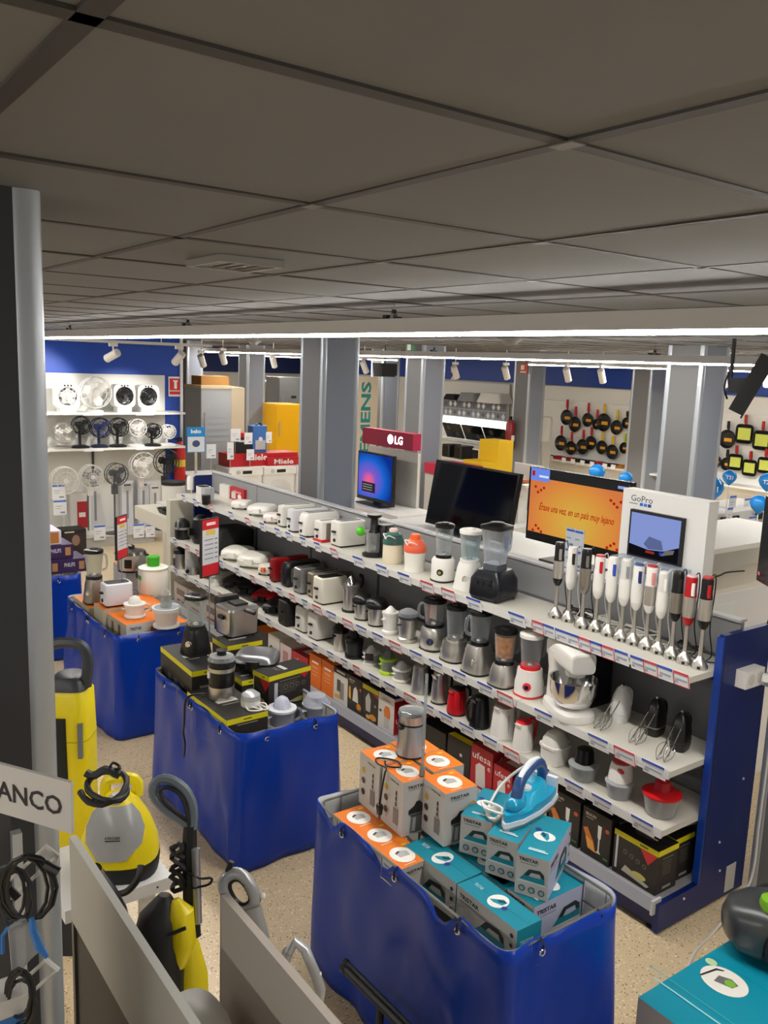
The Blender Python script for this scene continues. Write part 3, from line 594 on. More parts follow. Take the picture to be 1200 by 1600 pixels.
for px, py, w_, h_, lb in ((566, 971, 30, 50, 'steel juicer with domed black lid, farther of the two on the second shelf'), (588, 981, 32, 54, 'steel juicer with domed black lid, nearer of the two on the second shelf')):
    prod('juicer', lb, 'juicer', px, py, S2, w_, h_, [('foot', BLACK, [(.85, 0), (.85, .05)]), ('body', STEEL, [(.8, .05), (.88, .5), (.9, .62)]), ('lid', BLACK, [(1.12, .62), (1.18, .7), (1.05, .84), (.6, .96), (.05, 1)])], extra=lambda t, W, H: part('spout', MB().box(-.012, .012, W*.4, W*.6, H*.5, H*.55), CHROME, t))
citrus('white citrus press with oval window on the second shelf', 609, 993, S2, 26, 50, WHITE, WHITE, tall=True)
citrus('white and steel citrus press with clear dome on the second shelf', 636, 1006, S2, 32, 60, WHITE, CHROME, CH, STEEL, STEEL, None, glass('c8ccd0', .4), True)
jug_blender('steel jug blender with pink and red leaflet inside, second shelf', 676, 1019, S2, 38, 90, STEEL, BLACK, style='cyl', split=.46, jw=.94, kn=(mat('2b2c44', .3), CHROME), hang=60, jm=BLACK)
o = bpy.data.objects['jug_blender.003']; part('leaflet', MB().box(-.02, .045, -.002, .002, .19, .3, 0), mat('d9b9ae', .5), o); part('red_leaflet', MB().box(.045, .06, -.004, .002, .17, .29), RED, o)
jug_blender('jug blender with wide low steel base and black lid, second shelf', 709, 1037, S2, 41, 98, STEEL, BLACK, style='step', split=.38, jw=.78, hang=250, jm=STEEL)
jug_blender('jug blender with flared steel base and front dial, second shelf', 746, 1057, S2, 48, 112, STEEL, BLACK, split=.46, jw=.74, kn=(CHROME, STEEL), hang=75, jm=BLACK)
jug_blender('steel jug blender with fruit-printed jar and black lid, second shelf', 785, 1077, S2, 43, 102, STEEL, BLACK, split=.40, jw=.84, jm=BLACK, content=mat('d8883a', .5, var=.5, vscale=40), hang=250)
jug_blender('white and red jug blender with white lid, second shelf', 825, 1092, S2, 42, 110, WHITE, WHITE, style='step', split=.44, jw=.88, trim=mat('d8262c', .35), kn=(mat('d8262c', .35), CHROME), hang=255, jm=mat('d8262c', .35))
# stand mixer
p = P(893, 1128, S2, .12)+Vector((.02, .012, 0)); t = thing('stand_mixer', 'white stand mixer with polished steel bowl on the second shelf', 'stand mixer', p, 66)
part('base', MB().loft([(0, .10, .165, 3.4, 0, .0), (.012, .105, .17, 3.4), (.04, .1, .165, 3.4), (.05, .08, .14, 3.4)], 28), WHITE, t)
part('column', MB().loft([(.04, .065, .055, 4, 0, -.115), (.2, .06, .05, 4, 0, -.12), (.27, .07, .06, 4, 0, -.115), (.31, .07, .075, 4, 0, -.1)], 24), WHITE, t)
hd = MB(); hd.M = Matrix.Translation((0, -.19, .31)) @ Matrix.Rotation(R(-90), 4, 'X') @ Matrix.Diagonal((1, -1, 1, 1))
hd.loft([(0, .05, .035, 4), (.015, .068, .055, 4.5), (.2, .07, .06, 5), (.33, .068, .055, 5), (.335, .064, .05, 5)], 28); part('motor_head', hd, WHITE, t)
hd = MB(); hd.M = Matrix.Translation((0, .1465, .31)) @ Matrix.Rotation(R(-90), 4, 'X'); hd.loft([(0, .058, .045, 5), (.003, .056, .043, 5)], 24); fc = part('front_plate', hd, mat('cfcfcd', .35), t)
part('drive_collar', MB().lathe([(.05, .225), (.055, .26)], 20, (0, .055)), GREYW, t)
part('bowl', MB().lathe([(.06, .055), (.095, .075), (.118, .13), (.126, .205), (.13, .208), (.121, .205), (.112, .13), (.05, .07)], 28, (0, .045), True, True), CHROME, t)
part('beater', MB().tube([(0, .055, .23), (0, .055, .1)], .008), STEEL, t); part('bowl_foot', MB().lathe([(.06, .045), (.058, .06)], 20, (0, .04)), STEEL, t)
# black box leaning behind, hand mixers
p = P(928, 1108, S2, .2); t = thing('coffee_machine', 'black boxy machine standing in the dark behind the stand mixer', 'appliance', p+Vector((-.05, -.0, 0)))
t.location = (2.95, -3.54, S2); part('body', MB().loft([(0, .12, .11, 9), (.29, .12, .11, 9), (.3, .115, .105, 9)], 20), mat('0d0d0f', .4), t); part('round_port', MB().disc((0, .1105, .19), .06, 'y', 20, .004), mat('1b1b1e', .3), t); part('slot', MB().box(-.09, .09, .11, .113, .26, .275), mat('303034', .4), t)
def hand_mixer(label, px, py, col, col2, rz, up=True):
    p = P(px, py, S2, .05); t = thing('hand_mixer', label, 'hand mixer', p, rz)
    part('body', MB().loft([(.0, .036, .05, 3.5), (.03, .042, .06, 3), (.09, .042, .058, 3), (.14, .036, .045, 3), (.175, .022, .03, 3), (.185, .012, .02, 3)], 20), col, t)
    part('heel', MB().loft([(0, .03, .045, 4), (.05, .043, .061, 3.2)], 20), col2, t)
    part('grip', MB().tube(spline([(0, -.05, .16), (0, -.085, .13), (0, -.085, .06), (0, -.05, .03)], 5), .013, 8), col, t)
    part('speed_switch', MB().loft([(.18, .008, .012, 3), (.195, .007, .01, 3)], 10), CHROME, t)
    for s_ in (-.018, .018):
        b = part('beater', MB().tube([(s_, .05, .12), (s_, .175, .02)], .003, 5), CHROME, t)
        for q in (0, 1):
            a = q*pi/2+.4; ring = []
            for j in range(9):
                u = j/8; wv = .024*sin(pi*u); y = .115+.1*u; ring.append((s_+wv*cos(a), y, .068-.06*u+wv*sin(a)))
            for sg in (1, -1): part('beater_loop', MB().tube([(s_+(r_[0]-s_)*sg, r_[1], max(.004, (r_[2]-(.068-.06*j/8))*sg+.068-.06*j/8)) for j, r_ in enumerate(ring)], .0016, 4), CHROME, b)
    return t
hand_mixer('white hand mixer standing on end, nearest the stand mixer', 968, 1131, mat('dcdcda', .35), GREYW, 8)
hand_mixer('black and taupe hand mixer, middle of the three', 1022, 1152, BLACK, mat('867d6e', .35), 8)
hand_mixer('all black hand mixer nearest the navy end panel', 1061, 1176, BLACK, BLACK, 12)
# ------------------------------------------------------------------ third shelf
prod('rice_cooker', 'steel rice cooker with black lid at the far end of the third shelf', 'rice cooker', 281, 890, S3, 20, 38, [('body', STEEL, [(.95, 0), (1, .1), (1, .7)]), ('lid', BLACK, [(1.02, .7), (.9, .88), (.3, 1)])], extra=lambda t, W, H: part('control_panel', MB().box(-.02, .02, W*.49, W*.53, H*.15, H*.5), BLACK, t))
prod('food_steamer', 'white and clear food steamer beside the rice cooker on the third shelf', 'steamer', 300, 899, S3, 22, 44, [('base', STEEL, [(1, 0), (.95, .3)]), ('bowl', glass('e6e6e4', .5), [(.95, .3), (1, .62)]), ('upper_bowl', glass('ececea', .6), [(.95, .62), (1, .95), (.6, 1)])], extra=lambda t, W, H: knob(t, BLACK, W*.48, H*.15, 118, .02))
prod('kitchen_scale', 'white kitchen scale with a round dial behind the red sign on the third shelf', 'scale', 338, 915, S3, 22, 24, [('body', WHITE, [(1, 0), (.9, .5), (.5, .7)], 4), ('tray', GREYW, [(1.1, .72), (1.15, .8)], 4)], extra=lambda t, W, H: knob(t, LG, W*.46, H*.3, 120, .025))
prod('mini_chopper', 'clear mini chopper in the shade at the far end of the third shelf', 'chopper', 352, 893, S3, 24, 22, [('bowl', glass('b9bcc0', .35), [(.9, 0), (1, .7)]), ('lid', mat('8f9194', .4), [(1, .7), (.5, 1)])])
for q, (px, py, lb, c) in enumerate(((372, 921, 'flat black contact grill, farthest on the third shelf', MBLACK), (390, 932, 'flat black sandwich press, second on the third shelf', BLACK), (418, 945, 'contact grill with a glossy red lid on the third shelf', mat('b80f1c', .3)), (436, 962, 'dark grey waffle iron beside the black toaster on the third shelf', mat('2b2b2e', .45)))):
    clam('contact_grill', lb, 'grill', px, py, S3, .24, .27, .085, c, 40, MBLACK, BLACK)
toaster('black two-slice toaster with chrome lever on the third shelf', 447, 981, S3, .24, .15, .2, MBLACK, BLACK)
toaster('white toaster with black base, farther of the pair on the third shelf', 474, 991, S3, .24, .15, .195, IV, BLACK)
toaster('white toaster, nearer of the pair, beside the small steel press on the third shelf', 494, 1003, S3, .24, .15, .2, OW, BLACK)
prod('citrus_press', 'small steel citrus press with black top on the third shelf', 'juicer', 531, 1019, S3, 20, 52, [('body', STEEL, [(.9, 0), (1, .04), (.95, .62)]), ('lid', BLACK, [(1.3, .62), (1.35, .72), (.8, .9), (.2, 1)])], extra=lambda t, W, H: part('spout', MB().box(-.012, .012, W*.4, W*.65, H*.5, H*.56), CHROME, t))
prod('food_chopper', 'black food chopper with smoked clear bowl on the third shelf', 'chopper', 553, 1031, S3, 29, 48, [('base', BLACK, [(1, 0), (1, .12)]), ('bowl', glass('55585c', .45), [(.85, .12), (.98, .6)]), ('lid', BLACK, [(1.02, .6), (1, .72), (.5, .8), (.45, 1)])])
citrus('low white citrus press with clear jug on the third shelf', 580, 1041, S3, 27, 37, WHITE, mat('d4d4d6', .4), WHITE, glass('d9dcdf', .4), WHITE, 250)
citrus('white citrus press with lime green rim and foot on the third shelf', 606, 1056, S3, 28, 46, WHITE, mat('6d7072', .4), mat('a9d51c', .4), glass('c6c9cc', .4), mat('b7dc2c', .4), 250)
citrus('white citrus press with dark picture on its clear jug, third shelf', 627, 1068, S3, 30, 40, WHITE, mat('d9dadc', .4), WHITE, glass('d9d6d0', .5), WHITE, 240)
o = bpy.data.objects['citrus_press.004'] if 'citrus_press.004' in bpy.data.objects else None
if o: part('picture', MB().box(-.03, .03, .0, .002, .04, .09), mat('3a2a26', .5), o).matrix_local = Matrix.Rotation(R(40), 4, 'Z') @ Matrix.Translation((0, .062, 0))
prod('coffee_grinder', 'tapered steel grinder with black back on the third shelf', 'grinder', 656, 1086, S3, 29, 51, [('body', STEEL, [(1.05, 0), (1, .08), (.82, .96), (.7, 1)])], extra=lambda t, W, H: part('back_block', MB().box(-W*.4, W*.3, -W*.9, -W*.35, 0, H*.85), BLACK, t))
kettle('slim steel kettle with black handle on the third shelf', 686, 1102, S3, 28, 58, STEEL, STEEL, BLACK, hang=255)
kettle('red kettle with black handle on the third shelf', 713, 1120, S3, 30, 52, mat('c3101c', .3), BLACK, BLACK, mat('5a0a10', .3), hang=255, boxy=3)
kettle('black kettle on the third shelf', 748, 1141, S3, 32, 60, BLACK, BLACK, BLACK, hang=75)
kettle('tall white kettle with grey water gauge on the third shelf', 785, 1158, S3, 37, 66, WHITE, mat('7d6a66', .35), WHITE, mat('9a9a9c', .35), WHITE, hang=262, boxy=3)
kettle('small white kettle with red lid and red handle on the third shelf', 816, 1177, S3, 32, 58, WHITE, mat('dc1f28', .35), mat('dc1f28', .35), mat('c9c9cb', .4), WHITE, hang=262)
prod('ice_crusher', 'white hinged ice crusher on the third shelf', 'ice crusher', 865, 1199, S3, 38, 62, [('body', WHITE, [(.85, 0), (.95, .2), (1, .55)], 4), ('collar', WHITE, [(1.08, .55), (1.08, .62)], 4), ('lid', GREYW, [(.98, .62), (.9, .8), (.6, .98), (.4, 1)], 3)], extra=lambda t, W, H: handle(t, WHITE, W, H, 250, .5, .66, .2, .008, 'clip'))
def chop(label, px, py, w_, h_, mot, lid, bowl, top=None, r2=.62, wide=.5, badge=None):
    p, W, H = place(px, py, S3, w_, h_); t = thing('food_chopper', label, 'chopper', p)
    stack(t, W, H, [('bowl', bowl, [(.72, 0), (.78, .03), (1, wide*.9)]), ('blade_hub', STEEL, [(.12, .04), (.12, wide*.8)]), ('lid', lid, [(1.04, wide*.88), (1.05, wide*.96), (.8, wide*1.04), (r2, wide*1.08)]), ('motor', mot, [(r2, wide*1.05), (r2*.92, .8), (r2*.8, .96), (r2*.5, 1)], 2.6)])
    part('blade', MB().box(-W*.28, W*.28, -.004, .004, H*.1, H*.105), STEEL, t)
    if top: stack(t, W, H, [('push_button', top, [(r2*.8, .95), (r2*.78, 1.0), (r2*.4, 1.03)])])
    if badge: part('badge', MB().ball((0, 0, 0), .016, 10, None, (1.3, .3, .8)), badge, t, loc=(-W*.26*r2*1.2, W*.36*r2*1.2, H*.85))
    return t
chop('food chopper with black motor and clear glass bowl on the third shelf', 910, 1226, 46, 66, BLACK, glass('cfd4d6', .35), glass('c9cfd2', .22))
chop('white food chopper with red oval badge and clear bowl on the third shelf', 966, 1254, 44, 72, WHITE, glass('d6d8dc', .45), glass('cfd1d6', .4), mat('b04a50', .35), .8, .46, RED)
chop('food chopper with a red lid and clear bowl, nearest the navy end panel', 1030, 1284, 58, 76, mat('a3121c', .35), mat('c4101c', .35), glass('d3d3d2', .35), None, .45, .66)
# ------------------------------------------------------------------ cartons on the base deck
def proj_px(q): v = Vector(q)-CAM; return 600+FPX*v.dot(_r2)/v.dot(_f)
def xfrom(px, y, z):
    lo, hi = 1.0, 14.0
    for _ in range(50):
        m = (lo+hi)/2
        if proj_px((m, y, z)) > px: lo = m
        else: hi = m
    return (lo+hi)/2
def deck(label, pl, pr_, zt, dep, sides, top=None, front=None, prn=None, yf=-3.235, z=S0, left=None, group=None):
    x1, x0 = xfrom(pl, yf, zt), xfrom(pr_, yf, zt)
    return carton(label, (x1-x0-.003, dep, zt-z), Matrix.Translation(((x0+x1)/2, yf-dep/2, z)), sides, top, front, prn, left=left, group=group)
IRON = [(-.5, -.3), (-.42, -.05), (-.2, .2), (.05, .42), (.38, .45), (.5, .3), (.46, -.3)]
def yellow_pr(pt, x, y, z):      # black carton with yellow edge band
    b = .028
    pt.at('+y', (0, y/2, z/2)).rect(0, z/2-b/2, x, b, CYE).rect(x*.18, z/2-b*.5, x*.18, .008, '6d6a14')
    pt.rect(-x*.42, .0, x*.05, z*.75, 'c3c4cc')
    pt.poly([(-.28, -.36), (.3, -.44), (.36, -.38), (-.2, -.2)], 'bdb7a2', 0, 0, x, z).oval(x*.12, -z*.27, x*.16, z*.07, 'c9c06a')
    pt.poly([(-.06, 0), (.06, 0), (.0, -.08)], 'c32330', x*.3, z/2-b-.001, .8, .8)
    for k in range(4): pt.oval(-x*.22+x*.15*k, z*.1-z*.03*k, x*.045, x*.045, '8d8a84').oval(-x*.22+x*.15*k, z*.1-z*.03*k, x*.038, x*.038, '35302c')
    pt.at('-x', (-x/2, 0, z/2)).rect(0, z/2-b/2, y, b, CYE).rect(0, z*.28, y*.5, z*.03, '77736c')
    for k in range(6): pt.rect(-y*.05, z*.2-z*.055*k, y*(.45-.04*(k % 3)), z*.018, '6f6b64')
    pt.rect(0, -z*.38, y*.4, z*.06, 'a9a59c')
    pt.at('topy', (0, 0, z)).rect(0, 0, x*.5, y*.09, 'c9c7c2').rect(0, -y*.12, x*.4, y*.02, '8e8c88').rect(0, -y*.17, x*.3, y*.02, '8e8c88')
def braun_pr(pic):
    def f(pt, x, y, z):
        pt.at('+y', (0, y/2, z/2)).text('BRAUN', -x*.22, z*.38, x*.36, z*.065, 'd8d4cc', bold=.02).rect(-x*.25, z*.31, x*.26, z*.028, '9c988f')
        if pic == 'stick':
            pt.poly([(-.06, .3), (.06, .3), (.05, .0), (.02, -.05), (.02, -.33), (.08, -.4), (-.08, -.4), (-.02, -.33), (-.02, -.05), (-.05, 0)], 'e2e0da', x*.12, 0, x*1.1, z*.85)
            pt.poly([(-.45, .1), (-.3, .15), (-.05, -.1), (.02, -.3), (-.2, -.25)], 'd0762c', 0, -z*.05, x, z).poly([(-.35, -.1), (-.1, -.15), (.05, -.36), (-.25, -.33)], 'e6a446', 0, 0, x, z)
        elif pic == 'citrus': pt.poly([(-.1, .15), (.0, .25), (.1, .15), (.14, -.2), (-.14, -.2)], 'dcdad2', x*.05, 0, x*1.4, z).oval(x*.3, -z*.3, x*.16, z*.1, 'e08a1e').poly([(-.4, .15), (-.3, .2), (-.25, -.2), (-.4, -.15)], 'e8b23e', 0, 0, x, z)
        pt.oval(x*.38, z*.22, x*.07, z*.045, 'c2542a').rect(x*.38, -z*.38, x*.16, z*.05, '4f7d33')
        pt.at('-x', (-x/2, 0, z/2)).text('BRAUN', 0, z*.36, y*.4, z*.06, 'c9c5bd', bold=.02)
        for k in range(5): pt.rect(0, z*.2-z*.08*k, y*.6, z*.02, '6a665f')
        pt.at('topy', (0, 0, z)).text('BRAUN', -x*.2, 0, x*.3, y*.14, 'dedbd4', bold=.02).rect(x*.22, 0, x*.3, y*.1, 'b9b6ae').rect(x*.2, -y*.2, x*.3, y*.05, '9a968e')
    return f
deck('black carton with yellow band and blender picture at the navy end of the deck', 961, 1030, .375, .155, CBK, CBT, prn=yellow_pr)
deck('second black carton with yellow band, behind the first at the navy end', 995, 1057, .375, .15, CBK, CBT, prn=yellow_pr, yf=-3.395)
deck('black BRAUN carton with a white stick blender picture, nearer of the two', 912, 957, .40, .2, CBK, CBT, prn=braun_pr('stick'))
deck('black BRAUN carton with a white stick blender picture, farther of the two', 860, 908, .40, .2, CBK, CBT, prn=braun_pr('stick'))
deck('small black carton with white cup print partly hidden by the steam iron', 805, 845, .37, .2, CBK, CBT, prn=lambda pt, x, y, z: pt.at('+y', (0, y/2, z/2)).oval(0, z*.25, x*.2, z*.08, 'd8d6d0').rect(x*.3, z*.36, x*.2, z*.06, '5aa02c'))
def ufb(pt, x, y, z):
    pt.at('+y', (0, y/2, z/2)).text('ufesa', 0, z*.27, x*.84, z*.17, 'f4efec').poly([(-.22, -.45), (-.26, .02), (-.1, .12), (.16, .1), (.24, -.45)], 'ded6d2', 0, 0, x, z).text('e', x*.35, z*.08, x*.12, z*.1, 'f4efec')
    pt.at('-x', (-x/2, 0, z/2)).text('ufesa', 0, z*.28, y*.7, z*.15, 'f4efec').oval(0, -z*.1, y*.25, z*.25, 'ded6d2')
    pt.at('topy', (0, 0, z)).rect(0, y*.05, x*.6, y*.35, 'd3cac6')
deck('red ufesa kettle carton behind the orange cartons of the nearest bin', 737, 771, .40, .18, CRED, mat('9e2b33', .45), prn=ufb)
deck('smaller red ufesa carton right of the big one', 772, 801, .355, .17, CRED, mat('a83038', .45), prn=ufb)
deck('black carton with a yellow top edge and a red corner, beside the red ufesa carton', 700, 736, .375, .22, CBK, CBT, prn=lambda pt, x, y, z: (pt.at('topy', (0, 0, z)).rect(0, -y*.38, x, y*.22, 'ead90f').rect(x*.3, y*.1, x*.3, y*.2, 'b8343c'), pt.at('+y', (0, y/2, z/2)).oval(x*.1, z*.1, x*.06, z*.05, 'c9c7c2')))
deck('black carton standing in the shade behind the silver juicer', 655, 697, .36, .22, CBK, CBT)
deck('red ufesa carton just behind the silver juicer', 630, 654, .40, .2, CRED, prn=ufb)
deck('white ufesa carton with an orange juicer picture', 592, 617, .40, .16, CWH, mat('23204a', .5), None, lambda pt, x, y, z: (pt.at('+y', (0, y/2, z/2)).poly([(-.2, .05), (-.1, .2), (.15, .2), (.22, .02), (.2, -.12), (-.15, -.12)], 'e07b32', x*.05, 0, x, z).rect(x*.05, -z*.28, x*.3, z*.28, 'c9c6c0').text('ufesa', 0, z*.38, x*.5, z*.06, 'b9444c').oval(-x*.35, 0, x*.08, z*.04, '3b3a58'), pt.at('-x', (-x/2, 0, z/2)).rect(0, -z*.04, y, z*.92, 'b3222d').text('ufesa', 0, -z*.1, y*.8, z*.2, 'efe8e4')))
deck('black carton with yellow band and a steel citrus press picture', 567, 592, .40, .18, CBK, CBT, None, lambda pt, x, y, z: pt.at('+y', (0, y/2, z/2)).rect(0, z*.41, x, z*.13, CYE).poly([(-.2, .1), (0, .3), (.15, .1), (.12, -.25), (-.15, -.25)], 'b9b7b0', -x*.1, 0, x, z).poly([(-.05, 0), (.5, 0), (.5, -.12)], 'c32330', x*.1, z*.34, x*.8, z*.8).oval(x*.2, -z*.36, x*.22, z*.09, 'dc9a3c').oval(-x*.1, -z*.4, x*.14, z*.06, 'e6b24e').oval(x*.33, 0, x*.07, z*.04, '8d8a84'))
deck('black BRAUN carton with a white citrus press picture and oranges', 544, 567, .40, .18, CBK, CBT, None, braun_pr('citrus'))
deck('white carton with black top and a steel coffee press picture', 522, 544, .40, .18, CWH, CBT, None, lambda pt, x, y, z: pt.at('+y', (0, y/2, z/2)).rect(0, z*.42, x, z*.16, '1a1817').rect(0, z*.42, x*.6, z*.05, 'd8d6d0').rect(x*.1, -z*.12, x*.3, z*.5, '8f8b84').rect(-x*.12, 0, x*.25, z*.35, '4a4744').oval(-x*.2, -z*.34, x*.2, z*.06, 'd9a53a'))
opr = lambda pt, x, y, z: pt.at('+y', (0, y/2, z/2)).rect(0, z*.28, x*.55, z*.06, 'f6e6d8').rect(0, z*.15, x*.5, z*.015, 'f2cfae').rect(0, z*.1, x*.5, z*.015, 'f2cfae').rect(0, z*.0, x*.5, z*.015, 'f2cfae').rect(0, -z*.1, x*.45, z*.015, 'f2cfae')
deck('plain orange carton, nearer of the pair on the bottom deck', 503, 522, .40, .2, COR, mat('c9621c', .5), None, opr)
deck('plain orange carton, farther of the pair on the bottom deck', 484, 502, .40, .2, COR, mat('c9621c', .5), None, opr)
deck('red ufesa grill carton lying on the bottom deck', 456, 481, .34, .28, CRED, mat('9e2b33', .5), None, uf)
deck('pale pink ufesa carton next to the red one on the bottom deck', 438, 455, .35, .25, mat('d9c7c3', .5), None, None, lambda pt, x, y, z: pt.at('+y', (0, y/2, z/2)).rect(0, 0, x*.5, z*.5, 'b9888a'))
deck('white carton with dark round prints like two hobs on the bottom deck', 419, 437, .37, .25, CWH, None, None, lambda pt, x, y, z: pt.at('+y', (0, y/2, z/2)).oval(-x*.2, 0, x*.14, z*.1, '3a3836').oval(x*.2, -z*.02, x*.14, z*.1, '3a3836'))
deck('dark carton with orange top in the shade of the bottom deck', 398, 418, .36, .28, CBK, COR)
for a, b, c in ((375, 396, 'black grill carton deep in the shade of the bottom deck'), (345, 372, 'grey grill carton deep in the shade of the bottom deck')): deck(c, a, b, .34, .26, CBK if a > 360 else mat('8b8783', .5))
for a, b, c in ((318, 342, 'pale carton with printed sides left of the red price sign'), (294, 317, 'pale grey carton at the far end of the bottom deck'), (272, 293, 'last pale carton at the far end of the bottom deck')): deck(c, a, b, .36, .26, mat('b9aea6', .5), mat('c9c3ba', .5), None, lambda pt, x, y, z: pt.at('+y', (0, y/2, z/2)).rect(0, z*.1, x*.6, z*.3, '6a5a52').rect(0, -z*.3, x*.5, z*.1, '8a3038'))
# ------------------------------------------------------------------ wire bins wrapped in blue plastic sheeting
PVC = mat('0838a6', .3, 0, .32, name='blue_sheeting', bump=.12, bscale=9); LINER = mat('c9ccce', .5); WIRE = mat('8c8c88', .35, .7)
def rrect(x0, x1, y0, y1, r_, n=24):
    pts = []
    for cx, cy, a0 in ((x0+r_, y1-r_, 90), (x0+r_, y0+r_, 180), (x1-r_, y0+r_, 270), (x1-r_, y1-r_, 0)):
        for k in range(5): a = R(a0+90*k/4); pts.append((cx+r_*cos(a), cy+r_*sin(a)))
    out = []; n_ = len(pts)
    for i in range(n_):
        p, q = Vector(pts[i]), Vector(pts[(i+1) % n_]); k = max(1, int((q-p).length/.035))
        for j in range(k): out.append(tuple(p+(q-p)*(j/k)))
    return out
def bin_(label, x0, x1, y0, y1, zt=.72, seed=1, sag=.02, flare=.035, deep=.0):
    t = thing('display_bin', label, 'bin', ((x0+x1)/2, (y0+y1)/2, 0), 0, 'blue display bins in the aisle'); cx, cy = (x0+x1)/2, (y0+y1)/2
    path = [(a-cx, b-cy) for a, b in rrect(x0, x1, y0, y1, .05)]; rnd = random.Random(seed); n = len(path); rows = 16
    ph = [rnd.uniform(0, 6.28) for _ in range(8)]; rg = []; hx, hy = (x1-x0)/2, (y1-y0)/2
    nodes = []
    for i in range(rows+1):
        v = i/rows; ring = []
        for j, (a, b) in enumerate(path):
            s_ = j/n*2*pi; side = abs(b) > hy-.06 and abs(a) < hx-.05
            L = (a if side else b); k = 1+flare*(1-v)
            wr = .010*sin(4*s_+ph[0]+2.2*v)*(1-.55*v)+.007*sin(9*s_+ph[1]+4*v)+.004*sin(17*s_+ph[2]-5*v)
            # slack diagonal folds running down from the grommets
            fold = .018*max(0, sin(3.3*L*3+ph[3]+3.0*(1-v)))**3*(1-v)**.6 if side else .006*max(0, sin(10*L+ph[4]))**2
            rr = math.hypot(a, b); ux, uy = (0, math.copysign(1, b)) if side else (math.copysign(1, a), 0)
            dip = 0
            if v > .85: dip = -(sag+(deep if b > 0 and side else 0))*max(0, sin(a*2*pi/.36 if side else b*2*pi/.3))**2*(v-.85)/.15
            ring.append((a*k+ux*(wr+fold), b*k+uy*(wr+fold), zt*v+.004*(1-v)+dip+(.012 if i == rows else 0)))
        rg.append(ring)
    c = part('plastic_cover', MB().rings(rg, False, False), [PVC, LINER], t); md = c.modifiers.new('thickness', 'SOLIDIFY'); md.thickness = .004; md.offset = -1; md.material_offset = 1
    inn = [(a*.975, b*.965) for a, b in path]
    part('rim_wire', MB().tube([(a, b, zt) for a, b in inn], .005, 6, True), WIRE, t)
    for z in (zt-.09, zt-.2): part('side_wire', MB().tube([(a, b, z) for a, b in inn[::2]], .003, 5, True), WIRE, t)
    mb = MB()
    for j in range(0, n, 3): a, b = inn[j]; mb.tube([(a, b, .1), (a, b, zt)], .0025, 4)
    o = part('upright_wires', mb, WIRE, t); o['kind'] = 'stuff'
    part('false_floor', MB().box(-hx*.94, hx*.94, -hy*.93, hy*.93, .42, .44), mat('8f8a82', .7), t)
    for j in range(n):
        a, b = path[j]
        if (b > hy-.01 and any(abs(a-q) < .018 for q in (-.36, 0, .36))) or (a < -hx+.01 and any(abs(b-q) < .018 for q in (-.15, .14))):
            side = b > hy-.01; mg = MB(); mg.M = Matrix.Translation((a+(0 if side else -.006), b+(.008 if side else 0), zt-.035)) @ (Matrix.Rotation(R(90), 4, 'X') if side else Matrix.Rotation(R(90), 4, 'Y'))
            mg.tube([(.011*cos(2*pi*q/10), .011*sin(2*pi*q/10), 0) for q in range(10)], .0035, 5, True); gr = part('grommet', mg, CHROME, t)
            part('tie', MB().tube([(a, b+(.012 if side else 0), zt-.035), (a*1.0+(0 if side else -.012), b+(.01 if side else 0), zt-.005), (a*.985, b*.975, zt+.008)], .004, 5), MBLACK, gr)
    return t
bin_('nearest blue-wrapped bin, full of orange and teal cartons', 1.70, 2.86, -2.345, -1.785, .725, 3, .012, .04, .05)
bin_('middle blue-wrapped bin, holding black cartons with yellow bands', 3.60, 4.72, -2.40, -1.80, .715, 8, .008, .05)
bin_('third blue-wrapped bin, holding white appliances on orange cartons', 5.39, 6.52, -2.36, -1.80, .715, 12, .006, .045)
bin_('farthest blue-wrapped bin, topped with purple cartons beside the silver-edged column', 7.15, 8.25, -2.12, -1.45, .715, 21, .006, .03)

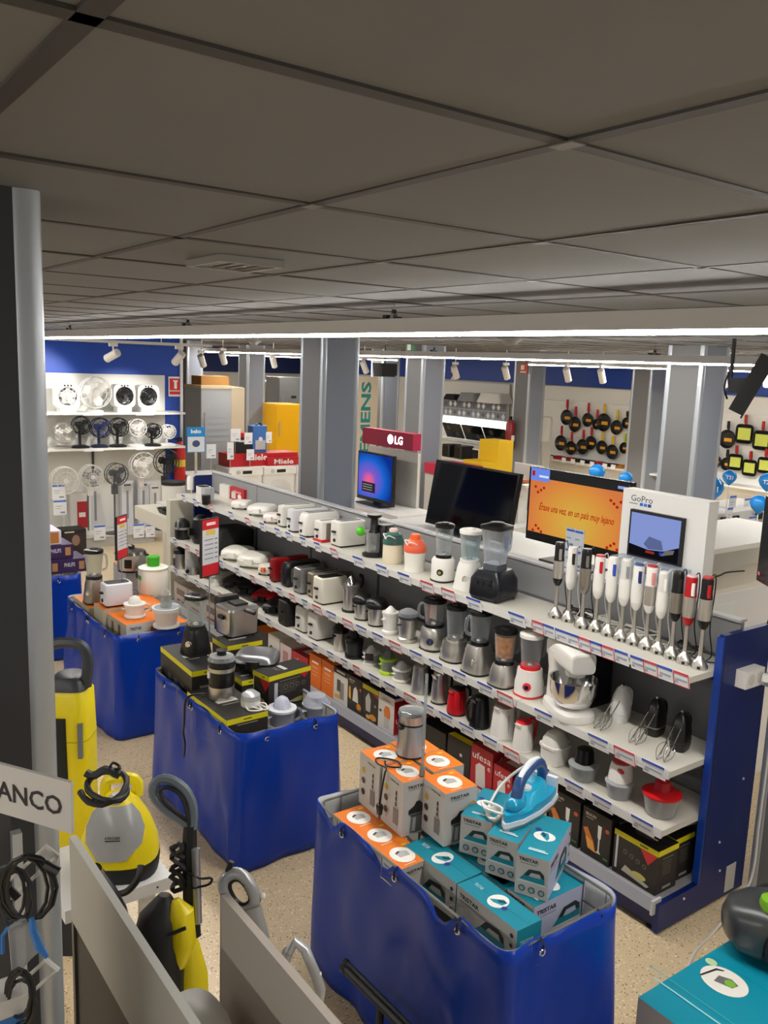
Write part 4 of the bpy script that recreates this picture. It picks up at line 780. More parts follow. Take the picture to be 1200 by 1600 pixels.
# ------------------------------------------------------------------ nearest bin: juicer cartons, iron cartons
OT = mat('ee7d16', .45); GS = mat('bdbab6', .45); GSW = mat('d3d0cd', .45); TEAL = mat('0f8ba3', .4); LIL = mat('b9bdd8', .45)
JUI = [(-.28, -.5), (-.24, .0), (-.34, .08), (-.34, .2), (-.15, .3), (-.06, .42), (.06, .42), (.18, .3), (.36, .2), (.36, .08), (.27, 0), (.32, -.5)]
def jpr(pt, x, y, z):
    pt.at('-x', (-x/2, 0, z/2)).text('TRISTAR', -y*.05, z*.38, y*.62, z*.06, '1d1b1c', bold=.03).rect(-y*.12, z*.325, y*.4, z*.012, '8d8883').poly(JUI, '6b6b6b', y*.02, -z*.16, y*.95, z*.62).poly([(-.34, .08), (-.34, .2), (-.15, .3), (-.06, .42), (.06, .42), (.18, .3), (.36, .2), (.36, .08)], '19181a', y*.02, -z*.16, y*.95, z*.62).poly([(-.2, -.45), (-.17, -.05), (-.06, -.05), (-.08, -.45)], 'a9a9a9', y*.02, -z*.16, y*.95, z*.62).rect(y*.01, -z*.15, y*.46, z*.02, '2a2829')
    pt.oval(y*.38, z*.18, y*.09, z*.06, 'd79a4a').oval(y*.4, z*.12, y*.06, z*.04, '7c9a3f')
    pt.at('+y', (0, y/2, z/2)).text('TRISTAR', x*.1, z*.4, x*.4, z*.035, '2a2829', bold=.02)
    for k, c in ((.2, 'd9b04a'), (0, '5a4038'), (-.22, '5a3020')): pt.oval(-x*.28, z*k, x*.09, x*.09, c)
    for k in (.22, .12, .02): pt.rect(x*.2, z*k, x*.06, z*.08, '3a3736')
    pt.rect(x*.2, -z*.2, x*.22, z*.3, '8b8682')
    pt.at('top', (0, 0, z)).oval(-y*.02, -x*.02, y*.32, x*.34, 'f4f1ec').poly([(-.3, -.2), (-.3, .12), (.05, .3), (.35, .1), (.3, -.25)], 'b5b7b6', 0, 0, y*.5, x*.5).poly([(-.34, .08), (-.3, .22), (-.05, .32), (.0, .2)], '2a2829', 0, 0, y*.5, x*.5).oval(y*.3, x*.33, y*.08, x*.05, 'f0c020').rect(-y*.1, -x*.42, y*.36, x*.03, 'f8d9b8')
def jbox(label, cx, cy, zt, h, rz=-4, dx=.158, dy=.152): return carton(label, (dx, dy, h), Matrix.Translation((cx, cy, zt-h)) @ Matrix.Rotation(R(rz), 4, 'Z'), GS, OT, GSW, jpr, group='orange-topped juicer cartons')
jbox('orange-topped TRISTAR juicer carton standing nearest the teal cartons, right of its twin', 2.395, -2.125, .93, .22)
jbox('orange-topped TRISTAR juicer carton standing left of its twin, under the silver juicer\'s cord', 2.553, -2.035, .93, .232, dy=.14)
jbox('orange-topped juicer carton standing under the silver juicer at the back left', 2.72, -2.045, .93, .232)
jbox('orange-topped juicer carton behind the clear price holder', 2.56, -2.20, .93, .232)
jbox('orange-topped juicer carton at the back of the bin, farthest from the viewer', 2.722, -2.205, .93, .232)
for k, lb in enumerate(('low orange-topped juicer carton at the far left corner of the nearest bin', 'low orange-topped juicer carton, middle one along the bin edge', 'low orange-topped juicer carton along the bin edge, touching the teal carton')):
    jbox(lb, 2.70-.158*k, -1.905+.006*k, .697, .22, 1)
def ipr(long):
    def f(pt, x, y, z):
        IR = [(-.5, -.32), (-.46, -.14), (-.22, .16), (.1, .36), (.42, .34), (.48, .2), (.5, -.32)]
        def iron(u, v, k, kv, c='0e7f8f'):
            pt.poly([(-.52, -.36), (.52, -.36), (.5, -.28), (-.5, -.28)], 'd4d6d8', u, v, k, kv).poly([(-.48, -.28), (.5, -.28), (.48, .0), (.1, -.05), (-.3, -.02)], c, u, v, k, kv).poly([(-.3, -.02), (-.12, .3), (.3, .36), (.46, .2), (.48, 0), (.36, .0), (.3, .18), (-.02, .16), (-.12, -.04)], '1d2a30', u, v, k, kv)
        e = '+y' if not long else '-x'
        w_, n_ = (x, y) if not long else (y, x)
        pt.at(e, (0, y/2, z/2) if not long else (-x/2, 0, z/2))
        if long: pt.rect(0, 0, y, z, TEAL).text('TRISTAR', -w_*.08, z*.1, w_*.55, z*.12, 'bfe3ea', bold=.02).rect(-w_*.05, -z*.08, w_*.5, z*.03, '7fc4d0')
        else:
            pt.text('TRISTAR', -w_*.12, z*.38, w_*.6, z*.085, '20242a', bold=.03).rect(-w_*.12, z*.29, w_*.5, z*.02, '84888c'); iron(0, z*.02, w_*.8, z*.5)
            for k in range(3): pt.oval(-w_*.28+w_*.3*k, -z*.33, w_*.1, w_*.1, '3c4a52').oval(-w_*.28+w_*.3*k, -z*.33, w_*.07, w_*.07, '8fa3aa')
        # long side
        e2, c2, w2 = ('-x', (-x/2, 0, z/2), y) if not long else ('+y', (0, y/2, z/2), x)
        pt.at(e2, c2).text('TRISTAR', -w2*.28, z*.28, w2*.34, z*.13, '20242a', bold=.03).rect(-w2*.27, z*.14, w2*.3, z*.025, '84888c'); iron(w2*.08, -z*.12, w2*.5, z*.75)
        for k in range(3): pt.oval(w2*.43, z*.28-z*.27*k, w2*.026, w2*.026, '1f2545')
        # top
        pt.at('top' if not long else 'topy', (0, 0, z)); lw, lh = (y, x)
        if not long: pt.oval(0, x*.02, y*.11, x*.34, 'f4f3ef')
        else: pt.oval(0, 0, x*.12, y*.36, 'f4f3ef')
        k_, kv_ = (y*.2, x*.5) if not long else (x*.2, y*.55)
        pt.poly([(-.45, -.25), (.1, .35), (.45, .3), (.42, -.1), (-.1, -.3)], '1593ad', 0, 0, k_, kv_).poly([(-.1, .05), (.3, .3), (.4, .2), (.1, -.05)], '23343c', 0, 0, k_, kv_)
        if not long: pt.oval(y*.13, x*.3, y*.035, x*.1, '3a2f8f').rect(-y*.34, 0, y*.02, x*.5, 'bfe3ea').rect(-y*.37, -x*.05, y*.02, x*.6, 'dff0f4')
        else: pt.oval(x*.14, -y*.1, x*.035, y*.1, '3a2f8f').text('TRISTAR', -x*.33, 0, x*.14, y*.14, 'd5eef2')
    return f
kw = dict(group='teal iron cartons in the nearest bin')
carton3('low teal TRISTAR iron carton lying along the bin edge, nearest the front corner', .70, (808, 1455), (714, 1382), (847, 1437), .135, GS, TEAL, GS, ipr(True), **kw)
carton3('low teal TRISTAR iron carton lying along the bin edge beside the orange ones', .70, (713, 1380), (633, 1320), (753, 1361), .15, GS, TEAL, GS, ipr(True), **kw)
carton3('low teal TRISTAR iron carton with pale side, crosswise at the right of the bin', .70, (835, 1418), (796, 1387), (920, 1374), .14, LIL, TEAL, GS, ipr(False), **kw)
carton('low teal iron carton half hidden under the upright ones', (.30, .13, .15), Matrix.Translation((2.19, -2.16, .535)), GS, TEAL, GS, ipr(True), **kw)
carton('low teal iron carton at the back right, under the upright ones', (.13, .24, .15), Matrix.Translation((2.08, -2.20, .535)) @ Matrix.Rotation(R(2), 4, 'Z'), GS, TEAL, GS, None, **kw)
carton3('upper teal TRISTAR iron carton at left, under the white cord', .858, (769, 1286), (719, 1274), (806, 1244), .155, GS, TEAL, GS, ipr(False), **kw)
carton3('upper teal TRISTAR iron carton in the middle, under the steam iron', .858, (810, 1318), (762, 1302), (854, 1261), .155, GS, TEAL, GS, ipr(False), **kw)
carton3('upper teal TRISTAR iron carton at right with pale side', .858, (859, 1346), (807, 1332), (895, 1286), .156, LIL, TEAL, GS, ipr(False), **kw)
# silver juicer on the orange cartons
p, W, H = place(641, 1187, .932, 46, 88)
t = thing('juicer', 'silver juicer with clear-lidded black top standing on the orange cartons', 'juicer', p)
stack(t, W, H, [('foot', MBLACK, [(1.02, 0), (1.02, .03)]), ('body', mat('aeb2b8', .3, .75), [(1, .03), (.96, .12), (.84, .6), (.82, .66)]), ('black_band', BLACK, [(.85, .66), (.85, .7)]), ('bowl', mat('b4b6b8', .3, .7), [(.86, .7), (.93, .84), (.97, .88)]), ('strainer', BLACK, [(.94, .875), (.7, .9), (.2, .95)]), ('dome_lid', glass('dfe6ea', .14), [(.97, .88), (.9, .95), (.6, .99), (.1, 1)])])
part('spout', MB().box(-.012, .012, W*.36, W*.55, H*.6, H*.67), BLACK, t)
tubething('coiled_cable', 'thin black cord looped on the orange cartons and hanging with its plug', 'cord', spline([(2.66, -2.0, .936), (2.62, -1.98, .937), (2.58, -2.02, .94), (2.64, -2.04, .937), (2.70, -1.99, .937), (2.66, -1.96, .937), (2.61, -1.968, .936), (2.60, -1.955, .92), (2.60, -1.945, .86), (2.605, -1.94, .80)], 6), .0035, BLACK)
pl = part('plug', MB().loft([(-.03, .012, .009, 3), (.0, .016, .012, 3), (.012, .013, .01, 3), (.014, .004, .004), (.035, .003, .003)], 10), BLACK, bpy.data.objects['coiled_cable'], loc=(2.606, -1.94, .775))
# clear price holder on a rod
p = on(676, 1207, 1, -2.06); t = thing('sign_holder', 'clear plastic price holder on a grey rod among the orange cartons', 'sign holder', (2.49, -2.06, .5), -40)
part('rod', MB().tube([(0, 0, 0), (0, 0, .45)], .005, 8), mat('8f9090', .4), t); part('clip', MB().box(-.012, .012, -.01, .01, .42, .46), mat('6e6f70', .4), t)
part('clear_pocket', MB().prism([(-.02, .44), (.02, .44), (.038, .62), (.042, .74), (.0, .86), (-.042, .74), (-.038, .62)], -.006, .006, 'y'), glass('dfe3e6', .36), t)
part('paper', MB().box(-.033, .033, -.001, .001, .56, .72), mat('c9cbd0', .5), t)
# steam iron
h0, h1 = P(848, 1240, .862), P(787, 1299, .862); L = (h1-h0).length; ang = math.degrees(math.atan2((h1-h0).y, (h1-h0).x))-90
t = thing('steam_iron', 'blue and white steam iron lying on the upper teal cartons', 'iron', (h0+h1)/2+Vector((0, 0, .0)), ang)
k = L/.28
def sole(s_, z0, z1, m, nm):
    pts = [(-.055, -.13), (.055, -.13), (.06, -.08), (.054, .0), (.036, .08), (.012, .13), (0, .142), (-.012, .13), (-.036, .08), (-.054, .0), (-.06, -.08)]
    return part(nm, MB().prism([(x*s_*k, y*s_*k) for x, y in pts], z0*k, z1*k, 'z'), m, t)
sole(1, .0, .008, mat('a9adb4', .25, .8), 'soleplate'); sole(1.0, .008, .022, mat('e4e8f0', .3), 'skirt'); sole(.93, .022, .045, mat('1b9cc8', .25), 'water_tank')
part('body', MB().loft([(.04*k, .046*k, .115*k, 2.4, 0, -.01*k), (.06*k, .04*k, .1*k, 2.4, 0, -.02*k), (.075*k, .03*k, .07*k, 2.4, 0, -.03*k)], 20), mat('27b0da', .25), t)
part('nose_tank', MB().ball((0, .06*k, .055*k), .03*k, 12, None, (1, 1.7, .9)), mat('1793c0', .15), t)
part('handle', MB().tube(spline([(0, .07*k, .065*k), (0, .045*k, .115*k), (0, -.02*k, .135*k), (0, -.09*k, .125*k), (0, -.125*k, .08*k), (0, -.12*k, .03*k)], 5), [.017*k]*26, 10), mat('2b4f86', .3), t)
part('handle_top', MB().tube(spline([(0, .06*k, .082*k), (0, .04*k, .128*k), (0, -.02*k, .148*k), (0, -.08*k, .14*k)], 5), .010*k, 8), mat('dfe6ee', .3), t)
part('dial', MB().lathe([(.018*k, .07*k), (.018*k, .082*k), (.01*k, .086*k)], 14, (0, .0)), mat('e8ecf2', .3), t); part('heel', MB().box(-.05*k, .05*k, -.135*k, -.12*k, .01*k, .075*k), mat('dfe5ee', .3), t)
hk = t.location; random.seed(5)
cp = [(h0.x+.03, h0.y+.0, .98), (h0.x+.08, h0.y+.05, .95), (h0.x+.12, h0.y+.12, .875)]
for q in range(9): a = q*2.2; cp.append((2.185+.06*cos(a)*(1 if q % 2 else .6), -2.17+.035*sin(a), .868+.012*(q % 4)))
tubething('iron_cord', 'bundled white cord of the steam iron on the left teal carton', 'cord', spline(cp, 6), .006, WHITE)

# ------------------------------------------------------------------ middle bin
def ypr(pt, x, y, z):
    b = .03
    pt.at('+y', (0, y/2, z/2)).rect(0, z/2-b/2, x, b, CYE)
    for q in range(3): pt.rect(-x*.2+q*x*.2, -z*.1, x*.1, z*.25, '5f5a52')
    pt.at('-x', (-x/2, 0, z/2)).rect(0, z/2-b/2, y, b, CYE).rect(0, z/2-b*.5, y*.2, b*.25, '6d6a14').rect(0, z*.1, y*.5, z*.06, '8f8c86')
    pt.at('top', (0, 0, z)).rect(0, 0, y*.5, x*.08, 'c9c7c2').rect(0, -x*.1, y*.4, x*.02, '8e8c88')
bk = dict(group='black cartons with yellow bands in the middle bin')
carton3('black carton with yellow band under the black jug blender', .85, (300, 1050), (256, 1009), (345, 1040), .24, CBK, CBT, None, ypr, **bk)
carton3('black carton with yellow band under the steel deep fryer', .85, (355, 1010), (332, 996), (410, 1000), .24, CBK, CBT, None, ypr, **bk)
carton3('low wide black carton with yellow edges under the steel juicer', .745, (354, 1126), (299, 1079), (415, 1108), .1, CBK, CBT, None, ypr, **bk)
carton3('small black carton with yellow edges under the silver grill', .80, (378, 1064), (364, 1051), (403, 1058), .14, CBK, CBT, None, ypr, **bk)
def y5(pt, x, y, z):
    yellow_pr(pt, x, y, z); b = .028
    pt.at('-x', (-x/2, 0, z/2)).rect(0, 0, y*1.0, z*.99, CBK).rect(0, z/2-b/2, y, b, CYE).poly([(-.1, 0), (.1, 0), (0, -.1)], 'c32330', y*.35, z/2-b, y*1.2, y*1.0).rect(-y*.33, -z*.08, y*.08, z*.7, 'c3c6d6').oval(y*.25, -z*.38, y*.2, z*.07, 'a9a24a')
    for q in range(4): pt.oval(-y*.1+y*.14*q, z*.08, y*.045, y*.045, '8d8a84').oval(-y*.1+y*.14*q, z*.08, y*.036, y*.036, '35302c')
carton3('black carton with yellow band and red corner standing at the right of the middle bin', .85, (420, 1058), (401, 1045), (481, 1038), .2, CBK, CBT, None, y5, **bk)
jug_blender('black jug blender with ribbed glass jar standing in the middle bin', 306, 1026, .852, 44, 104, BLACK, BLACK, glass('e2e8e4', .2), split=.44, jw=.78, kn=(CHROME, CHROME), hang=70)
p = P(357, 999, .852); t = thing('deep_fryer', 'steel deep fryer with black lid handle on a black carton', 'deep fryer', p+Vector((.1, -.105, 0)), 4)
part('body', MB().loft([(.01, .095, .1, 8), (.16, .1, .105, 8), (.165, .1, .105, 8)], 24), STEEL, t); part('lid', MB().loft([(.165, .105, .11, 7), (.18, .1, .105, 7), (.186, .08, .085, 6)], 24), mat('9b9a96', .3, .8), t)
part('lid_window', MB().box(-.05, .05, -.05, .04, .186, .2), MBLACK, t); part('control_box', MB().loft([(.0, .03, .08, 6, .125, 0), (.2, .03, .08, 6, .125, 0), (.215, .025, .07, 6, .125, 0)], 16), BLACK, t)
part('basket_handle', MB().tube(spline([(-.1, .0, .17), (-.13, .0, .172), (-.18, -.02, .165)], 4), .013, 8), BLACK, t); part('foot', MB().box(-.09, .09, -.095, .095, 0, .012), MBLACK, t)
for q in (-.108, .108): part('side_grip', MB().box(-.03, .03, q-.012, q+.012, .11, .13), BLACK, t)
clam('contact_grill', 'silver and black contact grill with small red and green lights in the middle bin', 'grill', 402, 1052, .81, .25, .24, .09, mat('8f9195', .3, .7), 50, BLACK, BLACK)
p, W, H = place(346, 1096, .747, 41, 86)
t = thing('juicer', 'black juicer with steel band and clear lid standing in the middle bin', 'juicer', p)
stack(t, W, H, [('steel_foot', STEEL, [(.98, 0), (1, .02), (.98, .26)]), ('body', BLACK, [(.94, .26), (1.0, .32), (.98, .58)]), ('steel_band', STEEL, [(1.02, .58), (1.04, .66)]), ('bowl', glass('4a4c50', .4), [(1.0, .66), (1.06, .8)]), ('lid', glass('c6cacc', .28), [(1.06, .8), (.9, .88), (.4, .9)]), ('feed_tube', BLACK, [(.36, .8), (.36, .97), (.44, 1)])])
part('clip', MB().box(-.008, .008, W*.48, W*.56, H*.45, H*.6), WHITE, t)
p, W, H = place(391, 1152, .60, 50, 72)
t = thing('food_chopper', 'white chopper with clear bowl at the front corner of the middle bin', 'chopper', p)
stack(t, W, H+.03, [('bowl', glass('d3d6d8', .3), [(.7, 0), (.95, .5)]), ('bowl_rim', glass('dadddf', .42), [(1.0, .5), (1, .55), (.8, .58)]), ('motor', WHITE, [(.6, .56), (.6, .8)]), ('cap', mat('c4c6c9', .3, .4), [(.62, .8), (.58, .92), (.3, 1)])])
citrus('clear lilac citrus press with loop handle at the front of the middle bin', 440, 1146, .60, 44, 66, WHITE, mat('c9cde0', .25), mat('dfe1ea', .3), glass('c8cbe0', .36), WHITE, 250)
citrus('clear lilac citrus press with dome lid at the right corner of the middle bin', 493, 1132, .60, 42, 56, WHITE, WHITE, mat('dcdee6', .3), glass('c8cbe0', .4), WHITE, None, glass('d6d8e2', .42))
tubething('white_cable', 'white coiled cord lying on the low black carton in the middle bin', 'cord', spline([(3.82+.06*cos(q*1.9), -1.98+.03*sin(q*1.9)-.012*q, .752+.002*(q % 3)) for q in range(9)], 6), .0045, WHITE)
tubething('hanging_cord', 'black tied cord hanging over the side of the middle bin', 'cord', spline([(4.1, -1.9, .75), (4.12, -1.82, .765), (4.13, -1.755, .74), (4.12, -1.74, .62), (4.14, -1.742, .55), (4.11, -1.74, .5), (4.13, -1.742, .42)], 6), .006, BLACK)
def red_sign(label, px, py, z, hz, w_=.15, h_=.3, yw=-40):
    p = on(px, py, 2, z); t = thing('price_sign', label, 'sign', p, yw, 'red price signs on rods')
    part('rod', MB().tube([(0, 0, -.35), (0, 0, hz)], .004, 6), mat('8a8a88', .4), t)
    part('frame', MB().box(-w_/2, w_/2, -.008, .008, hz, hz+h_), MBLACK, t)
    pr = Print().at('+y', (0, .008, hz+h_/2)); pr.rect(0, 0, w_*.9, h_*.96, 'd9dade').rect(0, h_*.4, w_*.9, h_*.17, 'cf1f2c').rect(0, -h_*.38, w_*.9, h_*.2, 'cf1f2c').rect(0, h_*.26, w_*.5, h_*.08, 'd9c24a')
    for q in range(5): pr.rect(-w_*.1, h_*.14-h_*.08*q, w_*.5, h_*.018, '8a8fa0').rect(w_*.3, h_*.14-h_*.08*q, w_*.16, h_*.018, '5d6270')
    pr.rect(0, h_*.41, w_*.5, h_*.05, 'f6dede'); pr.put(t); return t
red_sign('red and white price sign on a rod rising from the middle bin', 327, 1010, .74, .46, .16, .37, 112)
red_sign('red and white price sign on a rod rising from the third bin', 191, 953, .74, .38, .15, .31, 132)
# ------------------------------------------------------------------ third bin
carton3('TRISTAR carton with orange top under the white citrus press in the third bin', .765, (197, 977), (174, 957), (243, 967), .14, GSW, OT, mat('b5ab98', .5), lambda pt, x, y, z: (pt.at('-x', (-x/2, 0, z/2)).text('TRISTAR', -y*.2, z*.25, y*.36, z*.16, '1d1b1c', bold=.03).oval(y*.1, -z*.25, y*.12, z*.22, '9a9894').oval(y*.36, z*.1, y*.1, z*.18, 'b5502c').oval(y*.42, -z*.1, y*.07, z*.12, '5d8a3a'), pt.at('+y', (0, y/2, z/2)).rect(-x*.2, 0, x*.12, z*.6, '6a5a48').rect(x*.15, 0, x*.12, z*.6, '6a5a48')))
carton('orange-topped carton under the white toaster in the third bin', (.2, .22, .14), Matrix.Translation((5.90, -1.965, .655)), mat('b5ab98', .5), OT)
carton('orange-topped carton under the steel jug blender in the third bin', (.36, .3, .14), Matrix.Translation((6.25, -1.99, .60)), mat('b5ab98', .5), OT)
carton('orange-topped carton under the white ice cream maker in the third bin', (.36, .2, .14), Matrix.Translation((5.61, -2.225, .60)), mat('b5ab98', .5), OT)
carton('orange-topped carton under the white juicer in the third bin', (.36, .2, .2), Matrix.Translation((6.0, -2.22, .56)), mat('b5ab98', .5), OT)
carton('white carton with orange top holding the steel rice cooker', (.3, .26, .25), Matrix.Translation((6.78, -2.44, .60)), GSW, OT)
t = thing('display_table', 'low beige table under the rice cooker carton behind the third bin', 'table', (6.80, -2.46, 0)); part('top', MB().box(-.2, .3, -.2, .2, .56, .6), mat('a79f92', .6), t)
for q in ((-.17, -.17), (.27, -.17), (-.17, .17), (.27, .17)): part('leg', MB().box(q[0]-.02, q[0]+.02, q[1]-.02, q[1]+.02, 0, .56), mat('8d867b', .6), t)
jug_blender('steel jug blender with clear jar standing in the third bin', 148, 945, .742, 33, 92, mat('a39a8e', .3, .85), BLACK, glass('e2e8e4', .2), split=.46, jw=.86, kn=(STEEL, CHROME), hang=240)
toaster('white toaster with dark slot standing in the third bin', 166, 951, .797, .20, .15, .165, mat('dfe2ee', .35), MBLACK)
citrus('white citrus press on a TRISTAR carton in the third bin', 211, 968, .767, 33, 42, mat('ece5dd', .35), WHITE, WHITE, None, WHITE, 250)
p, W, H = place(260, 984, .742, 43, 42)
t = thing('ice_cream_maker', 'white ice cream maker with clear mixing head in the third bin', 'ice cream maker', p)
stack(t, W, H, [('foot', WHITE, [(.95, 0), (.95, .1), (.6, .14)]), ('tub', mat('e3d2c8', .35), [(.72, .14), (.92, .85)]), ('rim', WHITE, [(1.02, .83), (1.04, 1), (.9, 1)]), ('inner_bowl', mat('9fa8b2', .35), [(.88, .97), (.86, 1.005)])])
stack(t, W, H, [('mixing_head', glass('dcdcda', .4), [(.4, 1.0), (.42, 1.3), (.3, 1.5), (.36, 1.65), (.2, 1.85), (.05, 1.95)])])
p, W, H = place(240, 930, .762, 45, 66)
t = thing('juice_extractor', 'white juice extractor with bright green pusher in the third bin', 'juicer', p)
stack(t, W, H, [('body', IV, [(.95, 0), (1, .05), (.95, .6), (.8, .68)], 3), ('cover', mat('e9efdf', .35), [(1.0, .66), (1.02, .7), (.8, .74)]), ('pusher', mat('3fae28', .35), [(.42, .73), (.42, .97), (.46, .98), (.44, 1)])])
part('green_window', MB().box(-.03, .03, W*.46, W*.5, H*.38, H*.5), mat('5cb83c', .35), t, 'green window')
p, W, H = place(206, 896, .852, 44, 50)
t = thing('rice_cooker', 'steel rice cooker with black lid and round badge behind the third bin', 'rice cooker', p)
stack(t, W, H, [('foot', BLACK, [(.95, 0), (1, .08)]), ('body', STEEL, [(1, .08), (1, .66)]), ('lid', mat('77746e', .25, .8), [(1.03, .66), (.95, .78), (.3, .86)]), ('lid_knob', BLACK, [(.2, .85), (.24, .95), (.1, 1)])])
part('badge', MB().loft([(-.035, .03, .004, 2), (.035, .03, .004, 2)], 14), BLACK, t, loc=(-W*.42, W*.28, H*.36)).rotation_euler = (0, 0, R(55))
for a in (54, 234): part('side_grip', MB().box(-.02, .02, -.012, .012, H*.6, H*.66), BLACK, t, loc=(W*.53*cos(R(a)), W*.53*sin(R(a)), 0))
prod('cooking_pot', 'small dark pot with black knob behind the white juicer in the third bin', 'pot', 226, 905, .85, 28, 26, [('pot', mat('5b5a56', .3, .6), [(.95, 0), (1, .6)]), ('lid', DK, [(1.02, .6), (.5, .8)]), ('knob', BLACK, [(.2, .8), (.24, 1)])])
# ------------------------------------------------------------------ farthest bin: purple cartons
PUR = mat('3a2452', .45); PH = lambda pt, x, y, z: (pt.at('-x', (-x/2, 0, z/2)).text('PHILIPS', -y*.15, z*.1, y*.4, z*.3, 'cfcfe0', bold=.02).rect(y*.3, 0, y*.2, z*.6, 'b98a5a'))
for k, (x, y, z, m, lb) in enumerate(((7.40, -1.62, .72, PUR, 'purple PHILIPS carton at the left of the lowest layer in the farthest bin'), (7.40, -1.86, .72, PUR, 'purple PHILIPS carton in the middle of the lowest layer'), (7.40, -2.08, .72, PUR, 'purple PHILIPS carton at the right of the lowest layer'), (7.44, -1.72, .84, PUR, 'purple PHILIPS carton in the second layer'), (7.44, -1.98, .84, PUR, 'purple PHILIPS carton at the right of the second layer'), (7.46, -1.80, .96, mat('d5d0dc', .45), 'white PHILIPS carton lying on top of the purple ones'))):
    carton(lb, (.3, .22 if k < 5 else .4, .115), Matrix.Translation((x, y, z)), m, None, None, (lambda pt, x, y, z: pt.at('-x', (-x/2, 0, z/2)).text('PHILIPS', -y*.1, 0, y*.45, z*.35, '6e7fc0' if 0 else '7b86b8', bold=.02).rect(y*.35, 0, y*.2, z*.8, 'c07a3c')) if k == 5 else PH, group='PHILIPS cartons in the farthest bin')
# ------------------------------------------------------------------ fan wall
def V(px, py, dep): v = ray(px, py); return CAM+v*(dep/v.dot(_f))
fs = thing('wall_shelf', 'upper white wall shelf carrying the box fans', 'shelf', (FW-.02, -2.2, 1.755)); part('board', MB().box(-.40, 0, -2.66, 2.2, 0, .028), mat('e6e5e0', .4), fs)
for q in range(6): part('price_strip', MB().box(-.405, -.4, -2.2+q*.7, -1.95+q*.7, -.01, .03), TAGW, fs)
fs = thing('wall_shelf', 'lower white wall shelf carrying the table fans', 'shelf', (FW-.02, -2.2, 1.285)); part('board', MB().box(-.40, 0, -2.66, 2.2, 0, .028), mat('e6e5e0', .4), fs)
for q in range(6): part('price_strip', MB().box(-.405, -.4, -2.2+q*.7, -1.95+q*.7, -.01, .03), TAGW, fs)
pl = thing('display_plinth', 'low grey plinth under the pedestal fans', 'plinth', (11.33, -2.2, 0)); part('body', MB().box(0, .48, -2.15, 2.2, 0, .13), mat('b9b8b4', .5), pl); part('top', MB().box(-.02, .48, -2.17, 2.2, .13, .145), mat('d5d4cf', .5), pl)
part('perforated_post', MB().box(11.815, 11.83, -3.70, -3.67, .15, 1.28), mat('4c4c4e', .5), fw); part('perforated_post', MB().box(11.815, 11.83, -2.6, -2.57, .15, 1.28), mat('4c4c4e', .5), fw)
def cage(t, r_, dep, m, cz, wires=14):
    mb = MB()
    for rr, dx in ((r_, 0), (r_, -dep), (r_*.66, -dep*1.25), (r_*.33, -dep*1.35)): mb.tube([(dx, rr*cos(2*pi*j/24), cz+rr*sin(2*pi*j/24)) for j in range(24)], .0035 if rr < r_ else .007, 4, True)
    for j in range(wires):
        a = 2*pi*j/wires; mb.tube([(0, r_*cos(a), cz+r_*sin(a)), (-dep, r_*cos(a), cz+r_*sin(a)), (-dep*1.3, r_*.4*cos(a), cz+r_*.4*sin(a)), (-dep*1.35, .03*cos(a), cz+.03*sin(a))], .0025, 4)
    part('cage', mb, m, t); part('hub', MB().disc((-dep*1.36, 0, cz), r_*.2, 'x', 14, .012), m, t)
def blades(t, r_, dep, m, cz, n=3):
    for k in range(n):
        a = 2*pi*k/n+.5; pts = []
        mb = MB(); mb.M = Matrix.Translation((-dep*.6, 0, cz)) @ Matrix.Rotation(a, 4, 'X') @ Matrix.Rotation(R(18), 4, 'Z')
        mb.prism([(r_*.15, -.2*r_), (r_*.5, -.42*r_), (r_*.85, -.3*r_), (r_*.9, .05*r_), (r_*.6, .22*r_), (r_*.15, .1*r_)], -.003, .003, 'x'); part('blade', mb, m, t)
    part('motor', MB().loft([(0, .05, .05), (.1, .045, .045)], 12), m, t).matrix_local = Matrix.Translation((-.02, 0, cz)) @ Matrix.Rotation(R(90), 4, 'Y')
def fan(label, px, z, rpx, kind, cm, bm, pyc=None, x=11.55, group=None):
    p = on(px, pyc, 0, x); k = mpp(p); r_ = rpx*k; t = thing('fan', label, 'fan', (x, p.y, z), 0, group); cz = p.z-z
    cage(t, r_, .09, cm, cz); blades(t, r_, .09, bm, cz, 3 if kind != 'box' else 5)
    if kind == 'table':
        part('stem', MB().tube([(.02, 0, .03), (.03, 0, cz*.7), (.02, 0, cz)], .02, 8), cm, t); part('base', MB().loft([(0, .1, .11, 3), (.02, .1, .11, 3), (.035, .06, .07, 3)], 18), cm, t)
    elif kind == 'stand':
        part('pole', MB().tube([(.04, 0, .03), (.04, 0, cz)], .013, 8), cm, t); part('base', MB().lathe([(.13, 0), (.13, .012), (.05, .03)], 20, (.04, 0)), cm, t); part('control_box', MB().box(.0, .07, -.035, .035, cz*.66, cz*.66+.12), cm, t)
    elif kind == 'box':
        mb = MB(); n = 28; o = []; i_ = []
        for j in range(n):
            a = 2*pi*j/n; c, s_ = cos(a), sin(a); q = 1/max(abs(c)**6+abs(s_)**6, 1e-9)**(1/6); o.append((c*q*r_*1.2, s_*q*r_*1.25)); i_.append((c*r_*1.02, s_*r_*1.02))
        mb.rings([[(-.1, y, cz+z_) for y, z_ in o], [(.08, y, cz+z_) for y, z_ in o]], False, True); mb.rings([[(-.1, y, cz+z_) for y, z_ in o], [(-.1, y, cz+z_) for y, z_ in i_], [(.0, y, cz+z_) for y, z_ in i_]], False, False); part('housing', mb, WHITE, t)
        part('foot', MB().box(-.09, .08, -r_*.8, r_*.8, 0, max(.02, cz-r_*1.24)), WHITE, t)
        for q in (-.04, 0, .04): part('knob', MB().disc((-.102, q, cz+r_*1.12), .012, 'x', 10, .012), BLACK, t)
    return t
